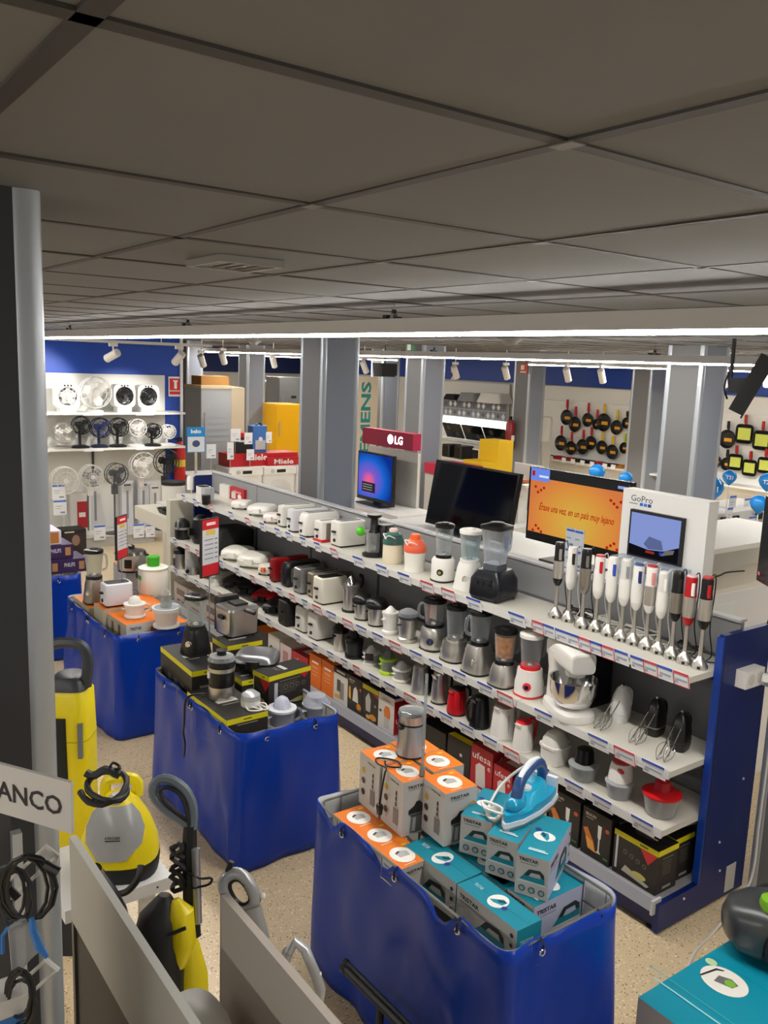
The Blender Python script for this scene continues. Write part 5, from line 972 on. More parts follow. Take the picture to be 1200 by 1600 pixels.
FB, FWH, FG = mat('17181b', .4), mat('eceae6', .4), mat('55585c', .4)
fan('white box fan with pale grey blades at the left of the upper wall shelf', 103, 1.785, 15, 'box', FWH, GREYW, 619)
fan('big bright white round fan on the upper wall shelf', 147, 1.785, 24, 'table', FWH, FWH, 613)
fan('white box fan with black blades, third on the upper wall shelf', 191, 1.785, 14, 'box', FB, FB, 618)
fan('square white box fan with black blades at the right of the upper wall shelf', 228, 1.785, 14, 'box', FB, FB, 619)
fan('fan wrapped in clear plastic at the left of the lower wall shelf', 97, 1.315, 16, 'table', STEEL, GREYW, 677)
fan('black table fan, second on the lower wall shelf', 125, 1.315, 13.5, 'table', FB, FB, 664)
fan('dark blue table fan on the lower wall shelf', 155, 1.315, 15, 'table', mat('1b2140', .4), mat('2a3470', .35), 668)
fan('black table fan right of the dark blue one', 184, 1.315, 14, 'table', FB, FB, 667)
fan('white table fan on the lower wall shelf', 212, 1.315, 13.5, 'table', FWH, FWH, 668)
fan('small black table fan on the lower wall shelf', 238, 1.315, 11.5, 'table', FB, FB, 673)
fan('small white table fan at the right end of the lower wall shelf', 261, 1.315, 10.5, 'table', FWH, FWH, 674)
fan('white pedestal fan at the left, half hidden by price cards', 99, .145, 21, 'stand', FWH, GREYW, 750, 11.40)
fan('white pedestal fan with grey blades', 141, .145, 18, 'stand', FWH, mat('8f9194', .4), 744, 11.55)
fan('grey pedestal fan with dark motor', 180, .145, 17, 'stand', FG, FG, 740, 11.40)
fan('white pedestal fan with white blades right of the grey one', 221, .145, 20, 'stand', FWH, FWH, 726, 11.55)
fan('black pedestal fan next to the fire extinguisher', 258, .145, 19, 'stand', FB, FB, 721, 11.40)
for q, (px, a, b, m, lb) in enumerate(((150, 752, 835, 'd9d9d9', 'tall pale carton behind the white pedestal fans'), (200, 752, 835, 'dcdde2', 'tall white fan carton with grey print, left of the white pedestal fan'), (225, 752, 835, 'd3d6de', 'tall white fan carton with grey print behind the white pedestal fan'), (243, 757, 835, 'e2e0dc', 'tall white carton below the black pedestal fan'), (124, 772, 830, 'e0dcd8', 'white and red heater carton on the plinth'))):
    p = on(px, b, 0, 11.72); h = on(px, a, 0, 11.72).z-.145
    carton(lb, (.1, .16 if q < 4 else .22, h), Matrix.Translation((11.77, p.y, .1465)), mat(m, .5), None, None, (lambda pt, x, y, z: pt.at('-x', (-x/2, 0, z/2)).rect(0, 0, y*.2, z*.6, '8f949c').rect(0, z*.42, y*.6, z*.04, '5a6068')) if q < 4 else (lambda pt, x, y, z: pt.at('-x', (-x/2, 0, z/2)).rect(y*.2, -z*.05, y*.6, z*.7, 'b3222d').rect(y*.2, -z*.05, y*.4, z*.12, 'f0e8e4')))
p = on(104, 848, 0, 11.3); t = thing('shaver_carton', 'black carton with a man\'s portrait in front of the pedestal fans', 'carton', (11.1, p.y, .0)); part('box_body', MB().box(-.15, .1, -.15, .15, 0, .34), MBLACK, t)
pr = Print().at('-x', (-.15, 0, .17)); pr.rect(0, -.02, .28, .28, '2a2220').oval(.02, .03, .05, .07, '8d6f5e').rect(.02, -.09, .12, .1, '1c1716').rect(-.06, .14, .12, .018, 'd0ccc6'); pr.put(t)
def card(label, px, py, wpx, hpx, x=None, dep=None, z=None, yaw=90, blue=True, group='white price cards', zs=None):
    """a small price card bent from acrylic, facing -x for yaw 90 and +y for 0"""
    p = on(px, py, 0, x) if x else V(px, py, dep); k = mpp(p); w_, h_ = wpx*k, hpx*k
    t = thing('price_card', label, 'price card', p, yaw, group)
    part('card', MB().box(-w_/2, w_/2, -.003, .003, 0, h_), mat('eef0f4', .35), t); part('foot', MB().box(-w_/2, w_/2, -.06, .003, -.004, .0), glass('e8ecf0', .3), t)
    if zs is not None and p.z-zs > .01: part('stem', MB().tube([(0, -.01, zs-p.z), (0, -.01, h_*.3)], .006, 6), STEEL, t)
    pr = Print().at('+y', (0, .003, h_/2))
    if blue: pr.rect(0, h_*.42, w_*.96, h_*.12, '4a78d8')
    pr.rect(-w_*.1, h_*.1, w_*.5, h_*.05, 'b9c0cc').rect(-w_*.15, -h_*.05, w_*.4, h_*.04, 'b9c0cc').rect(w_*.2, -h_*.32, w_*.35, h_*.1, '8d96a8'); pr.put(t); return t
for a in ((92, 781, 20, 24, 'upper price card at the left of the fan plinth'), (94, 805, 20, 24, 'lower price card at the left of the fan plinth'), (156, 844, 18, 24, 'price card in front of the grey pedestal fan'), (217, 840, 17, 22, 'price card left of its twin by the beige end panel'), (235, 839, 15, 20, 'slanting price card by the beige end panel')): card(a[4], *a[:4], x=11.3)
t = thing('fire_extinguisher', 'red fire extinguisher hanging at the end of the blue fan wall', 'fire extinguisher', on(281, 750, 0, 11.75)); k = mpp(t.location)
part('cylinder', MB().lathe([(.07, 0), (.08, .02), (.08, .45), (.05, .53), (.025, .56)], 16), mat('c4161c', .3), t); part('label', MB().lathe([(.0815, .2), (.0815, .3)], 16, (0, 0), False, False), mat('d9c23a', .5), t); part('valve', MB().box(-.02, .02, -.03, .03, .55, .62), BLACK, t); part('hose', MB().tube(spline([(0, .02, .6), (0, .12, .58), (0, .13, .4), (0, .1, .25)], 4), .012, 6), BLACK, t)
p = on(273, 604, 0, FW-.01); t = thing('fire_sign', 'red fire extinguisher sign on the blue fan wall', 'sign', (FW-.012, p.y, p.z)); part('plate', MB().box(-.003, .003, -.095, .095, -.14, .14), mat('e6e2de', .4), t)
pr = Print().at('-x', (-.003, 0, 0)); pr.rect(0, .03, .16, .17, 'cf1f26').rect(.01, .02, .04, .1, 'f2f0ee').rect(.01, .08, .07, .02, 'f2f0ee').rect(0, -.09, .16, .045, 'cf1f26'); pr.put(t)
def spot(label, p, aim, par=None):
    t = thing('track_spotlight', label, 'spotlight', p, 0, 'white track spotlights')
    d = (Vector(aim)-Vector(p)).normalized(); q = Vector((0, 0, -1)).rotation_difference(d).to_matrix().to_4x4()
    part('adapter', MB().box(-.02, .02, -.05, .05, .1, .14), WHITE, t); part('arm', MB().tube([(0, 0, .1), (0, 0, .0)], .01, 6), WHITE, t)
    mb = MB(); mb.M = q; mb.lathe([(.05, -.12), (.05, .08), (.04, .09)], 16); part('can', mb, mat('e6e4e0', .4), t)
    mb = MB(); mb.M = q; mb.lathe([(.04, -.122), (.04, -.119)], 14); part('lens', mb, emis('fff6e8', 12, 'spot_lens'), t); return t
def track(label, a, b):
    t = thing('lighting_track', label, 'lighting track', a); d = Vector(b)-Vector(a); n = d.normalized()
    mb = MB(); s_ = Vector((-n.y, n.x, 0))*.018; mb.rings([[tuple(q-s_), tuple(q+s_), tuple(q+s_+Vector((0, 0, .035))), tuple(q-s_+Vector((0, 0, .035)))] for q in (Vector((0, 0, 0)), d)]); part('rail', mb, mat('dedcd8', .4), t)
    for k in (.15, .85): part('ceiling_rod', MB().tube([tuple(d*k+Vector((0, 0, .035))), tuple(d*k+Vector((0, 0, CZ-a[2])))], .006, 5), WHITE, t)
track('white lighting track before the blue fan wall', (10.4, -.3, 2.68), (10.4, -4.78, 2.68))
for px, py, aim, lb in ((177, 556, (11.8, -2.9, 1.9), 'white track spotlight aimed at the box fans, left one'), (280, 558, (11.8, -4.1, 1.6), 'white track spotlight aimed at the fans, right one')):
    p = on(px, py, 0, 10.4); spot(lb, (10.4, p.y, 2.54), aim)
    L = bpy.data.lights.new('spot_lamp', 'SPOT'); L.energy = 85; L.spot_size = R(62); L.spot_blend = .6; L.shadow_soft_size = .04; L.color = (1, .97, .92); lo = link('spot_lamp', L, bpy.data.objects[[o.name for o in bpy.data.objects if o.name.startswith('track_spotlight')][-1]])
    d = (Vector(aim)-Vector((10.4, p.y, 2.54))).normalized(); lo.rotation_euler = Vector((0, 0, -1)).rotation_difference(d).to_euler(); lo.location = d*.14
# ------------------------------------------------------------------ beige end unit at the far end of the shelving
EU = mat('d2cdbd', .5); p0 = Vector((8.05, -3.26, 0)); zt = on(250, 782, 0, 8.1).z
t = thing('end_unit', 'beige end panel with a bracket counter at the far end of the shelving', 'end panel', p0)
part('panel', MB().box(0, .1, -.62, 0, 0, zt), EU, t); z2, z1 = on(249, 806, 1, -3.26).z, on(249, 823, 1, -3.26).z
part('counter', MB().box(.1, 1.0, -.5, 0, z2-.14, z2), mat('d8d3c4', .5), t); part('counter_leg', MB().box(.9, .95, -.45, -.4, 0, z2-.14), EU, t)
t = thing('grill_pan', 'black ridged pan resting on the beige bracket counter', 'pan', (8.42, -3.42, z2+.0015)); part('pan', MB().loft([(0, .12, .1, 5), (.05, .15, .12, 5)], 20), MBLACK, t); part('handle', MB().tube([(-.1, .1, .05), (-.2, .2, .1)], .013), BLACK, t); part('lid', MB().box(-.14, .14, -.11, .11, .1, .11), GREYW, t); part('lid_hinge', MB().box(-.1, .1, -.12, -.1, .04, .11), MBLACK, t)
p = on(271, 780, 0, 9.2); t = thing('waste_bin', 'white cylindrical bin with dark rim behind the beige end panel', 'bin', (9.2, p.y, 0)); part('body', MB().lathe([(.12, 0), (.13, on(271, 756, 0, 9.2).z)], 20), mat('dad7d0', .45), t); part('rim', MB().lathe([(.135, on(271, 757, 0, 9.2).z), (.135, on(271, 752, 0, 9.2).z)], 20), MBLACK, t)

# ------------------------------------------------------------------ large appliances behind (refrigerators, washers)
def bx(name, label, cat, px, dep, w_, d_, ztop, m, z0=0, yaw=0, group=None):
    p = V(px, 620, dep); t = thing(name, label, cat, (p.x, p.y, z0), yaw, group); part('body', MB().loft([(0, d_/2, w_/2, 14), (ztop-z0-.01, d_/2, w_/2, 14), (ztop-z0, d_/2-.01, w_/2-.01, 14)], 24), m, t); return t
def fridge(label, px, dep, w_, ztop, m, split=.62, yaw=0, wrap=False):
    t = bx('refrigerator', label, 'refrigerator', px, dep, w_, .6, ztop, m, 0, yaw); h = ztop
    part('upper_door', MB().box(-.335, -.3, -w_/2+.006, w_/2-.006, h*(1-split)+.01, h-.01), m, t); part('lower_door', MB().box(-.335, -.3, -w_/2+.006, w_/2-.006, .05, h*(1-split)), m, t)
    for a, b in ((h*.62, h*.8), (h*.2, h*.34)): part('handle', MB().tube([(-.36, w_*.4, a), (-.36, w_*.4, b)], .012), STEEL, t)
    if wrap: part('clear_wrap', MB().box(-.36, .31, -w_/2-.015, w_/2+.015, .02, h+.01), glass('e8ebee', .34), t); part('foam_corner', MB().box(-.37, .32, -w_/2-.02, w_/2+.02, h-.02, h+.03), mat('d9c7a2', .7), t)
    return t
fridge('white refrigerator wrapped in clear plastic with ribbed back', 324, 14.6, .52, on(322, 604, 0, V(324, 620, 14.6).x).z, mat('d5d6d4', .45), wrap=True)
o = bpy.data.objects['refrigerator']
for q in range(9): part('vent_slat', MB().box(-.345, -.336, -.2, .2, .75+.1*q, .77+.1*q), mat('8f9294', .5), o)
p = V(333, 600, 13.6); t = carton('brown carton lying on the wrapped refrigerator', (.4, .5, .15), Matrix.Translation((V(324, 620, 14.6).x, V(324, 620, 14.6).y-.05, on(322, 604, 0, V(324, 620, 14.6).x).z+.032)), mat('a9793f', .7))
fridge('tall beige refrigerator carton with red print behind the wrapped refrigerator', 350, 15.6, .5, 2.05, mat('d9c9ae', .6))
fridge('yellow retro refrigerator in the distance', 441, 17.6, .62, on(437, 630, 0, V(437, 620, 17.6).x).z, mat('f0b400', .35), .72)
fridge('tall steel refrigerator beside the yellow one', 447, 19.0, .72, 2.2, mat('8d8f90', .35, .5))
fridge('tall white refrigerator left of the steel one', 409, 19.4, .28, 2.1, mat('d9d9d6', .4))
part('dispenser', MB().box(-.345, -.335, -.06, .06, 1.75, 1.8), MBLACK, bpy.data.objects['refrigerator.003'])
def washer(label, px, dep, dark=False, w_=.6, yaw=0, ztop=.86, brand=None):
    t = bx('washing_machine', label, 'washing machine', px, dep, w_, .56, ztop, mat('e4e3e0', .35), 0, yaw)
    part('control_panel', MB().box(-.292, -.28, -w_*.49, w_*.49, ztop-.13, ztop-.015), mat('f0efec', .35), t); part('display', MB().box(-.296, -.29, -.1, .06, ztop-.1, ztop-.05), MBLACK, t)
    part('door_ring', MB().disc((-.285, 0, .44), .21, 'x', 28, .03), BLACK if dark else mat('dad9d6', .3), t); part('door_glass', MB().ball((-.29, 0, .44), .15, 18, None, (.25, 1, 1)), mat('22252b', .15) if dark else mat('c9c9c8', .25), t)
    part('selector', MB().disc((-.3, .14, ztop-.07), .03, 'x', 14, .03), BLACK if dark else LG, t); return t
W1 = washer('white washing machine under the red Miele plinth, left one', 373, 14.2); W2 = washer('white washing machine under the red Miele plinth, right one with round white door', 426, 14.0); W3 = washer('white washing machine with black round door under the blue header', 316, 12.6, True)
W4 = washer('white washer at the right end of the Miele row, beside the pillar', 462, 13.8)
for q, o in ((1, W1), (-1, W4)): o.location = W2.location+Vector((0, .61*q, 0))
p = V(395, 620, 14.1); PX = W1.location.x+.05; t = thing('brand_plinth', 'red Miele display plinth lying on the white washing machines', 'plinth', (PX, p.y, .862)); part('body', MB().box(-.2, .2, -.62, .62, 0, .2), mat('bb1a26', .4), t)
part('front_block', MB().box(-.27, -.2, -.62, -.02, 0, .13), mat('bb1a26', .4), t)
pr = Print().at('-x', (-.2, .12, .14)).text('Miele', 0, 0, .34, .1, 'efe9e6', bold=.03); pr.at('-x', (-.27, -.32, .065)).text('Miele', 0, 0, .36, .085, 'e6dcd8', bold=.03); pr.put(t, 'lettering')
p_ = PX; t = bx('cylinder_vacuum', 'blue upright vacuum pack standing on the red Miele plinth', 'vacuum cleaner', 402, 14.2, .26, .2, 1.5, mat('3d6fb4', .35), 1.065); t.location.x = PX; t.location.y = on(402, 670, 0, PX).y; part('front_cover', MB().box(-.115, -.09, -.09, .09, .05, .2), mat('b9bcc0', .35), t); part('badge', MB().disc((-.118, 0, .22), .035, 'x', 12, .01), WHITE, t); part('handle', MB().tube(spline([(-.05, .07, .42), (-.05, .0, .47), (-.05, -.07, .42)], 4), .015), BLACK, t)
carton('black and red Miele carton beside the blue vacuum', (.2, .26, .32), Matrix.Translation((PX, on(376, 660, 0, PX).y, 1.064)), MBLACK, RED, None, lambda pt, x, y, z: pt.at('-x', (-x/2, 0, z/2)).rect(0, z*.4, y, z*.2, 'bb1a26').rect(0, z*.1, y*.6, z*.1, 'cfcac6'))
for a in ((368, 690, 17, 20, 'white card with red side standing on the Miele plinth'), (388, 694, 14, 18, 'plain white card before the blue vacuum'), (360, 718, 11, 27, 'tall white card left of the Miele lettering'), (391, 719, 13, 17, 'white card leaning on the front Miele block'), (420, 692, 10, 17, 'small white and red card right of the blue vacuum'), (330, 716, 16, 22, 'white leaflet stand beside the blue header')): card(a[4], *a[:4], x=(PX-.1 if a[1] < 700 else PX-.285) if a[0] > 340 else W3.location.x, yaw=90, blue=False, zs=1.064 if (a[1] < 700 and a[0] > 340) else .865)
t = thing('brand_header', 'bright blue beko header with washing machine picture', 'sign', on(306, 707, 0, W3.location.x-.1)); part('post', MB().box(-.005, .005, -.02, .02, .865-on(306, 707, 0, W3.location.x-.1).z, 0), STEEL, t); part('panel', MB().box(-.01, .01, -.14, .14, 0, .37), mat('1590e0', .4), t); pr = Print().at('-x', (-.01, 0, .18)); pr.rect(0, -.06, .26, .22, 'dfe9f4').oval(0, -.05, .06, .05, '3f4a78').text('beko', 0, .13, .16, .06, 'f4f8fc', bold=.04); pr.put(t, 'lettering')
p = on(566, 662, 1, -9.5); t = thing('advertising_board', 'beige vertical panel with teal SIEMENS letters', 'sign', (V(572, 620, 14.5).x, V(572, 620, 14.5).y, 0)); part('panel', MB().box(-.03, .03, -.22, .22, 0, 2.33), mat('d6cbb6', .5), t)
pr = Print(); M0 = face('-x', (-.03, .02, 1.5)); pr.mb.M = M0 @ Matrix.Rotation(R(90), 4, 'Z'); pr.text('SIEMENS', 0, 0, 1.5, .2, '118a8f', bold=.03); pr.put(t, 'lettering')
t = thing('loudspeaker', 'black loudspeaker hanging before the dark far pillar', 'loudspeaker', V(601, 578, 13)); part('cabinet', MB().loft([(-.1, .1, .15, 6), (.1, .12, .17, 6)], 20), MBLACK, t); part('grille', MB().box(-.125, -.11, -.14, .14, -.08, .08), mat('1d1d1f', .7), t); part('bracket', MB().tube([(0, 0, .1), (0, 0, CZ-t.location.z)], .012), BLACK, t)
# ------------------------------------------------------------------ back wall: kitchen display
def backpanel(name, label, px0, px1, z0, z1, m, cat='panel', y=BW+.03, th=.04): 
    a, b = on(px1, 620, 1, y).x, on(px0, 620, 1, y).x; t = thing(name, label, cat, ((a+b)/2, y, z0)); part('panel', MB().box(-(b-a)/2, (b-a)/2, 0, th, 0, z1-z0), m, t); return t, (b-a)
zz = lambda py, px=740: on(px, py, 1, BW+.2).z
t, w_ = backpanel('kitchen_backing', 'white kitchen display backing on the back wall', 694, 797, .9, zz(598), mat('e6e4de', .5))
t, w_ = backpanel('tile_splashback', 'patterned grey and white tile splashback in the kitchen display', 690, 795, zz(654), zz(627), mat('cfcfd0', .4), y=BW+.09, cat='tiles'); hh = zz(627)-zz(654); rn = random.Random(2)
for i in range(14):
    for j in range(2):
        q = part('tile', MB().box(-w_/2+w_/14*i+.006, -w_/2+w_/14*(i+1)-.006, .04, .05, hh/2*j+.006, hh/2*(j+1)-.006), mat(('8e9094', 'c9cacc', '77797e')[(i*3+j*2) % 3], .35), t)
        pr = Print().at('+y', (-w_/2+w_/14*(i+.5), .05, hh/2*(j+.5))); pr.poly([(-.4, 0), (0, .4), (.4, 0), (0, -.4)], ('d9dadc', '5d6066', 'e6e6e6')[(i+j) % 3], 0, 0, w_/14*.9, hh/2*.9); pr.put(q)
t, w_ = backpanel('light_strip', 'glowing white strip under the tile splashback', 690, 793, zz(666), zz(656), emis('fffdf6', 3.0, 'under_cabinet_light'), 'lamp', BW+.12, .06)
for px0, px1, a, b, lb, m in ((694, 713, 618, 627, 'black slanted cooker hood, left one in the kitchen display', MBLACK), (716, 745, 614, 627, 'grey box cooker hood in the kitchen display', mat('8a8c8e', .4)), (746, 785, 612, 627, 'white box cooker hood in the kitchen display', WHITE)):
    x1, x0 = on(px0, 620, 1, BW+.35).x, on(px1, 620, 1, BW+.35).x; t = thing('cooker_hood', lb, 'cooker hood', ((x0+x1)/2, BW+.2, zz(b))); part('canopy', MB().loft([(0, (x1-x0)/2, .22, 8), (zz(a)-zz(b), (x1-x0)/2*.8, .16, 8)], 20), m, t); part('filter', MB().box(-.2, .2, -.1, .15, -.01, 0), STEEL, t)
for k, (px0, px1, lb) in enumerate(((697, 724, 'black hob leaning on the kitchen counter, left one'), (727, 757, 'black glass hob leaning on the kitchen counter, middle one'), (760, 795, 'black glass hob leaning at the right of the kitchen counter'))):
    x1, x0 = on(px0, 670, 1, BW+.6).x, on(px1, 670, 1, BW+.6).x; t = thing('hob', lb, 'hob', ((x0+x1)/2, BW+.55, zz(684))); t.rotation_euler = (R(-28), 0, 0); part('glass', MB().box(-(x1-x0)/2, (x1-x0)/2, -.012, .012, 0, .34), mat('121214', .12), t)
    for a, b in ((-.12, .1), (.1, .24)): part('burner', MB().disc((a, .014, b), .06, 'y', 16, .004), mat('3a3a3e', .4), t)
t = thing('kitchen_counter', 'white kitchen counter along the back wall below the splashback', 'counter', (on(745, 620, 1, BW+.5).x, BW+.05, 0)); part('body', MB().box(-1.4, 1.2, 0, .62, 0, zz(688)), mat('d4d2cc', .5), t); part('worktop', MB().box(-1.42, 1.22, 0, .66, zz(688), zz(688)+.03), mat('e6e4de', .4), t)
for px, lb in ((703, 'black microwave, left one on the kitchen counter'), (722, 'black microwave in the middle of the kitchen counter'), (751, 'white microwave with black door on the kitchen counter')):
    p = on(px, 700, 1, BW+1.0); t = thing('microwave', lb, 'microwave', (p.x, p.y+.1, zz(703)-.1)); part('body', MB().box(-.125, .125, -.3, 0, 0, .26), WHITE if 'white' in lb else DK, t); part('door', MB().box(-.05, .115, 0, .01, .03, .23), BLACK, t); part('control_panel', MB().box(-.115, -.06, 0, .01, .03, .23), WHITE if 'white' in lb else CH, t)
    t2 = None
t = thing('display_table', 'white table carrying the microwaves before the kitchen counter', 'table', (on(725, 700, 1, BW+1.0).x, BW+.96, 0)); zt_ = zz(703)-.102; part('top', MB().box(-1.1, 1.0, -.2, .2, zt_-.04, zt_), WHITE, t)
for a in (-1.05, .95): part('leg', MB().box(a-.03, a+.03, -.15, .15, 0, zt_-.04), WHITE, t)
t = thing('brand_plinth', 'grey plinth with a crimson top band behind the leaning television', 'plinth', (V(714, 620, 11.6).x, V(714, 620, 11.6).y, 0)); part('body', MB().box(-.3, .3, -.25, .25, 0, 1.1), mat('b4b2ae', .5), t); part('crimson_band', MB().box(-.31, .31, -.26, .26, 1.1, 1.24), mat('b0203e', .45), t)
t = thing('retro_cabinet', 'yellow L-shaped retro appliance near the fire extinguisher pillar', 'appliance', (V(768, 620, 12.4).x, V(768, 620, 12.4).y, 0)); part('tall_body', MB().box(-.2, .2, -.3, -.0, 0, on(781, 687, 0, t.location.x).z), mat('eec31a', .4), t); part('low_body', MB().box(-.2, .2, 0.0, .3, 0, on(755, 719, 0, t.location.x).z), mat('eec31a', .4), t)
t = thing('fire_extinguisher', 'dark red fire extinguisher on the far pillar beside the yellow appliance', 'fire extinguisher', (V(826, 620, 15.4).x+.32, V(826, 620, 15.4).y+.095, V(801, 704, 14.9).z)); part('cylinder', MB().lathe([(.075, 0), (.08, .02), (.08, .4), (.04, .48)], 16), mat('8d1620', .3), t); part('valve', MB().box(-.02, .02, -.02, .02, .47, .54), BLACK, t); part('base_ring', MB().lathe([(.085, -.02), (.085, .04)], 16), BLACK, t); part('label', MB().box(-.083, -.07, -.04, .03, .1, .2), WHITE, t)
for px, py, dep, h, lb in ((641, 545, 11.9, '2f6b4a', 'green exit sign on top of the pillar behind the leaning television'), (818, 576, 15.3, 'c2402e', 'small red sign at the top of the far extinguisher pillar'), (1004, 577, 15.4, '3f6b52', 'small green exit sign on the far right pillar')):
    t = thing('wall_sign', lb, 'sign', V(px, py, dep)); part('plate', MB().box(-.1, .1, -.006, .006, -.09, .09), mat(h, .4), t); pr = Print().at('+y', (0, .006, 0)); pr.rect(-.02, .02, .08, .08, 'dfeadf').rect(0, -.06, .14, .02, 'dfeadf'); pr.put(t)
p = on(708, 585, 1, BW+.04); t = thing('aisle_number', 'white wall number over the kitchen display', 'sign', (p.x, BW+.035, p.z)); pr = Print().at('+y', (0, 0, 0)); pr.text('2', 0, 0, .17, .26, 'e6e6e2', bold=.03); pr.put(t, 'numeral')
# ------------------------------------------------------------------ back wall: frying pans
PW = BW+.05
wp = thing('pan_wall', 'white slatted wall panel with hooks behind the frying pans', 'wall panel', (9.2, PW, 0)); part('panel', MB().box(-3.2, 2.75, 0, .02, .6, on(918, 606, 1, PW).z), mat('e4e3de', .5), wp)
part('hook_rail', MB().box(-3.2, 2.75, .02, .05, on(900, 630, 1, PW).z, on(900, 628, 1, PW).z), WHITE, wp); part('shelf_board', MB().box(-3.2, 2.6, .02, .35, on(900, 722, 1, PW+.3).z-.03, on(900, 722, 1, PW+.3).z), mat('dedcd6', .45), wp)
def pan(label, px, py, rpx, hm, hpx=18, square=False, lm=None, shade=0):
    p = on(px, py, 1, PW+.09); k = mpp(p); r_ = rpx*k*1.28; t = thing('frying_pan', label, 'frying pan', p, 0, 'frying pans hanging on the wall')
    mb = MB(); mb.M = Matrix.Rotation(R(-90), 4, 'X'); n = 5 if square else 2; mb.loft([(-.03, r_*.78, r_*.78, n), (.02, r_, r_, n), (.02, r_*.93, r_*.93, n), (-.018, r_*.72, r_*.72, n)], 24, True, True); part('pan_body', mb, mat('1b1b1d', .35), t)
    part('handle', MB().tube([(0, .0, r_*.95), (0, .01, r_*.95+hpx*k*.3), (0, .015, r_*.95+hpx*k)], [.016, .026, .022], 7), hm, t); part('sticker', MB().box(-r_*.45, r_*.45, -.012, -.008, -r_*.28, r_*.1) if not square else MB().box(-r_*.7, r_*.7, .021, .026, -r_*.6, r_*.6), lm or mat('e0a01e', .5), t); return t
HR, HY, HG = mat('b01822', .4), mat('d8b21a', .4), mat('a8cc28', .4)
for i, (px, py, r_, hm, hp, lb) in enumerate(((886, 652, 9.5, HR, 16, 'red-handled pan, first of the upper row of frying pans'), (899, 663, 9.5, HR, 16, 'red-handled pan, second of the upper row'), (919, 656, 8.5, HR, 16, 'red-handled pan, third of the upper row'), (933, 663, 6.5, HR, 15, 'small red-handled pan, fourth of the upper row'), (944, 660, 11, HY, 15, 'large pan with yellow and black handle in the upper row'), (964, 668, 9, HY, 16, 'yellow-handled pan at the right of the upper row'), (980, 661, 7, BLACK, 10, 'black pan cut off by the far pillar'),
        (877, 692, 9.5, HR, 15, 'red-handled pan, first of the lower row'), (893, 700, 8.5, HR, 15, 'red-handled pan, second of the lower row'), (911, 698, 9.5, HR, 15, 'red-handled pan, third of the lower row'), (924, 692, 8.5, HR, 14, 'red-handled pan, fourth of the lower row'), (941, 699, 8.5, HY, 14, 'yellow-handled pan, first of its kind in the lower row'), (957, 706, 9, HY, 14, 'yellow-handled pan, second of its kind in the lower row'), (976, 700, 7, HG, 14, 'lime-handled pan at the right of the lower row'))): pan(lb, px, py, r_, hm, hp)
for px, py, r_, hm, hp, sq, lb in ((1137, 686, 11.5, BLACK, 14, False, 'black-handled pan hanging right of the big pillar'), (1164, 678, 12, HR, 15, True, 'square grill pan with lime label, left of the upper pair'), (1191, 688, 12, HR, 15, True, 'square grill pan with lime label, right of the upper pair'), (1119, 721, 8, BLACK, 13, False, 'small pan half hidden by the big pillar'), (1136, 725, 8, BLACK, 13, False, 'small black pan above the blue balloon'), (1150, 722, 10, HR, 14, True, 'square grill pan in the lower row, first'), (1172, 731, 10, HR, 14, True, 'square grill pan in the lower row, second'), (1196, 727, 10, HR, 14, True, 'square grill pan in the lower row, third')): pan(lb, px, py, r_, hm, hp, sq, mat('c9d25a', .5) if sq else None)
for i, (px, py, h, lb) in enumerate(((871, 713, 'c0202a', 'red pan lying on the pan shelf, first'), (891, 716, 'a81820', 'red pan lying on the pan shelf, second'), (905, 718, '2a2a2c', 'black pan lying on the pan shelf, third'), (920, 721, '222224', 'black pan lying on the pan shelf, fourth'), (935, 722, 'b8323a', 'pink-red pan lying on the pan shelf, fifth'), (955, 725, '2a2a2c', 'black pan lying on the pan shelf, sixth'), (968, 727, 'd08a3a', 'orange pan lying on the pan shelf, last'))):
    p = on(px, py, 1, PW+.2); zs = on(900, 722, 1, PW+.3).z; t = thing('frying_pan', lb, 'frying pan', (p.x, PW+.2, zs), 0, 'pans lying on the shelf'); part('pan_body', MB().lathe([(.09, 0), (.13, .05), (.12, .05), (.085, .01)], 18), mat(h, .35), t); part('handle', MB().tube([(0, .1, .05), (-.05, .22, .08)], .012), BLACK, t); part('price_label', MB().box(-.05, .05, .17, .174, -.03, .06), WHITE, t)
for px, py, lb in ((868, 668, 'white storage canister at the left of the pan wall'), (860, 720, 'big white canister below the pan wall shelf at left')):
    p = on(px, py, 1, PW+.25); t = thing('canister', lb, 'canister', (p.x, PW+(.56 if px > 864 else .95), p.z-.25)); part('body', MB().lathe([(.14, 0), (.15, .4), (.13, .46)], 18), WHITE, t); part('pedestal', MB().box(-.1, .1, -.1, .1, -(p.z-.25), 0), GREYW, t)
spots2 = ((315, 562, 13.2), (348, 558, 13.4), (427, 564, 14.5), (569, 572, 14), (711, 580, 13.5), (790, 581, 13.2), (886, 584, 12.6), (940, 586, 12.4), (1130, 592, 11.2), (1198, 590, 10.8))
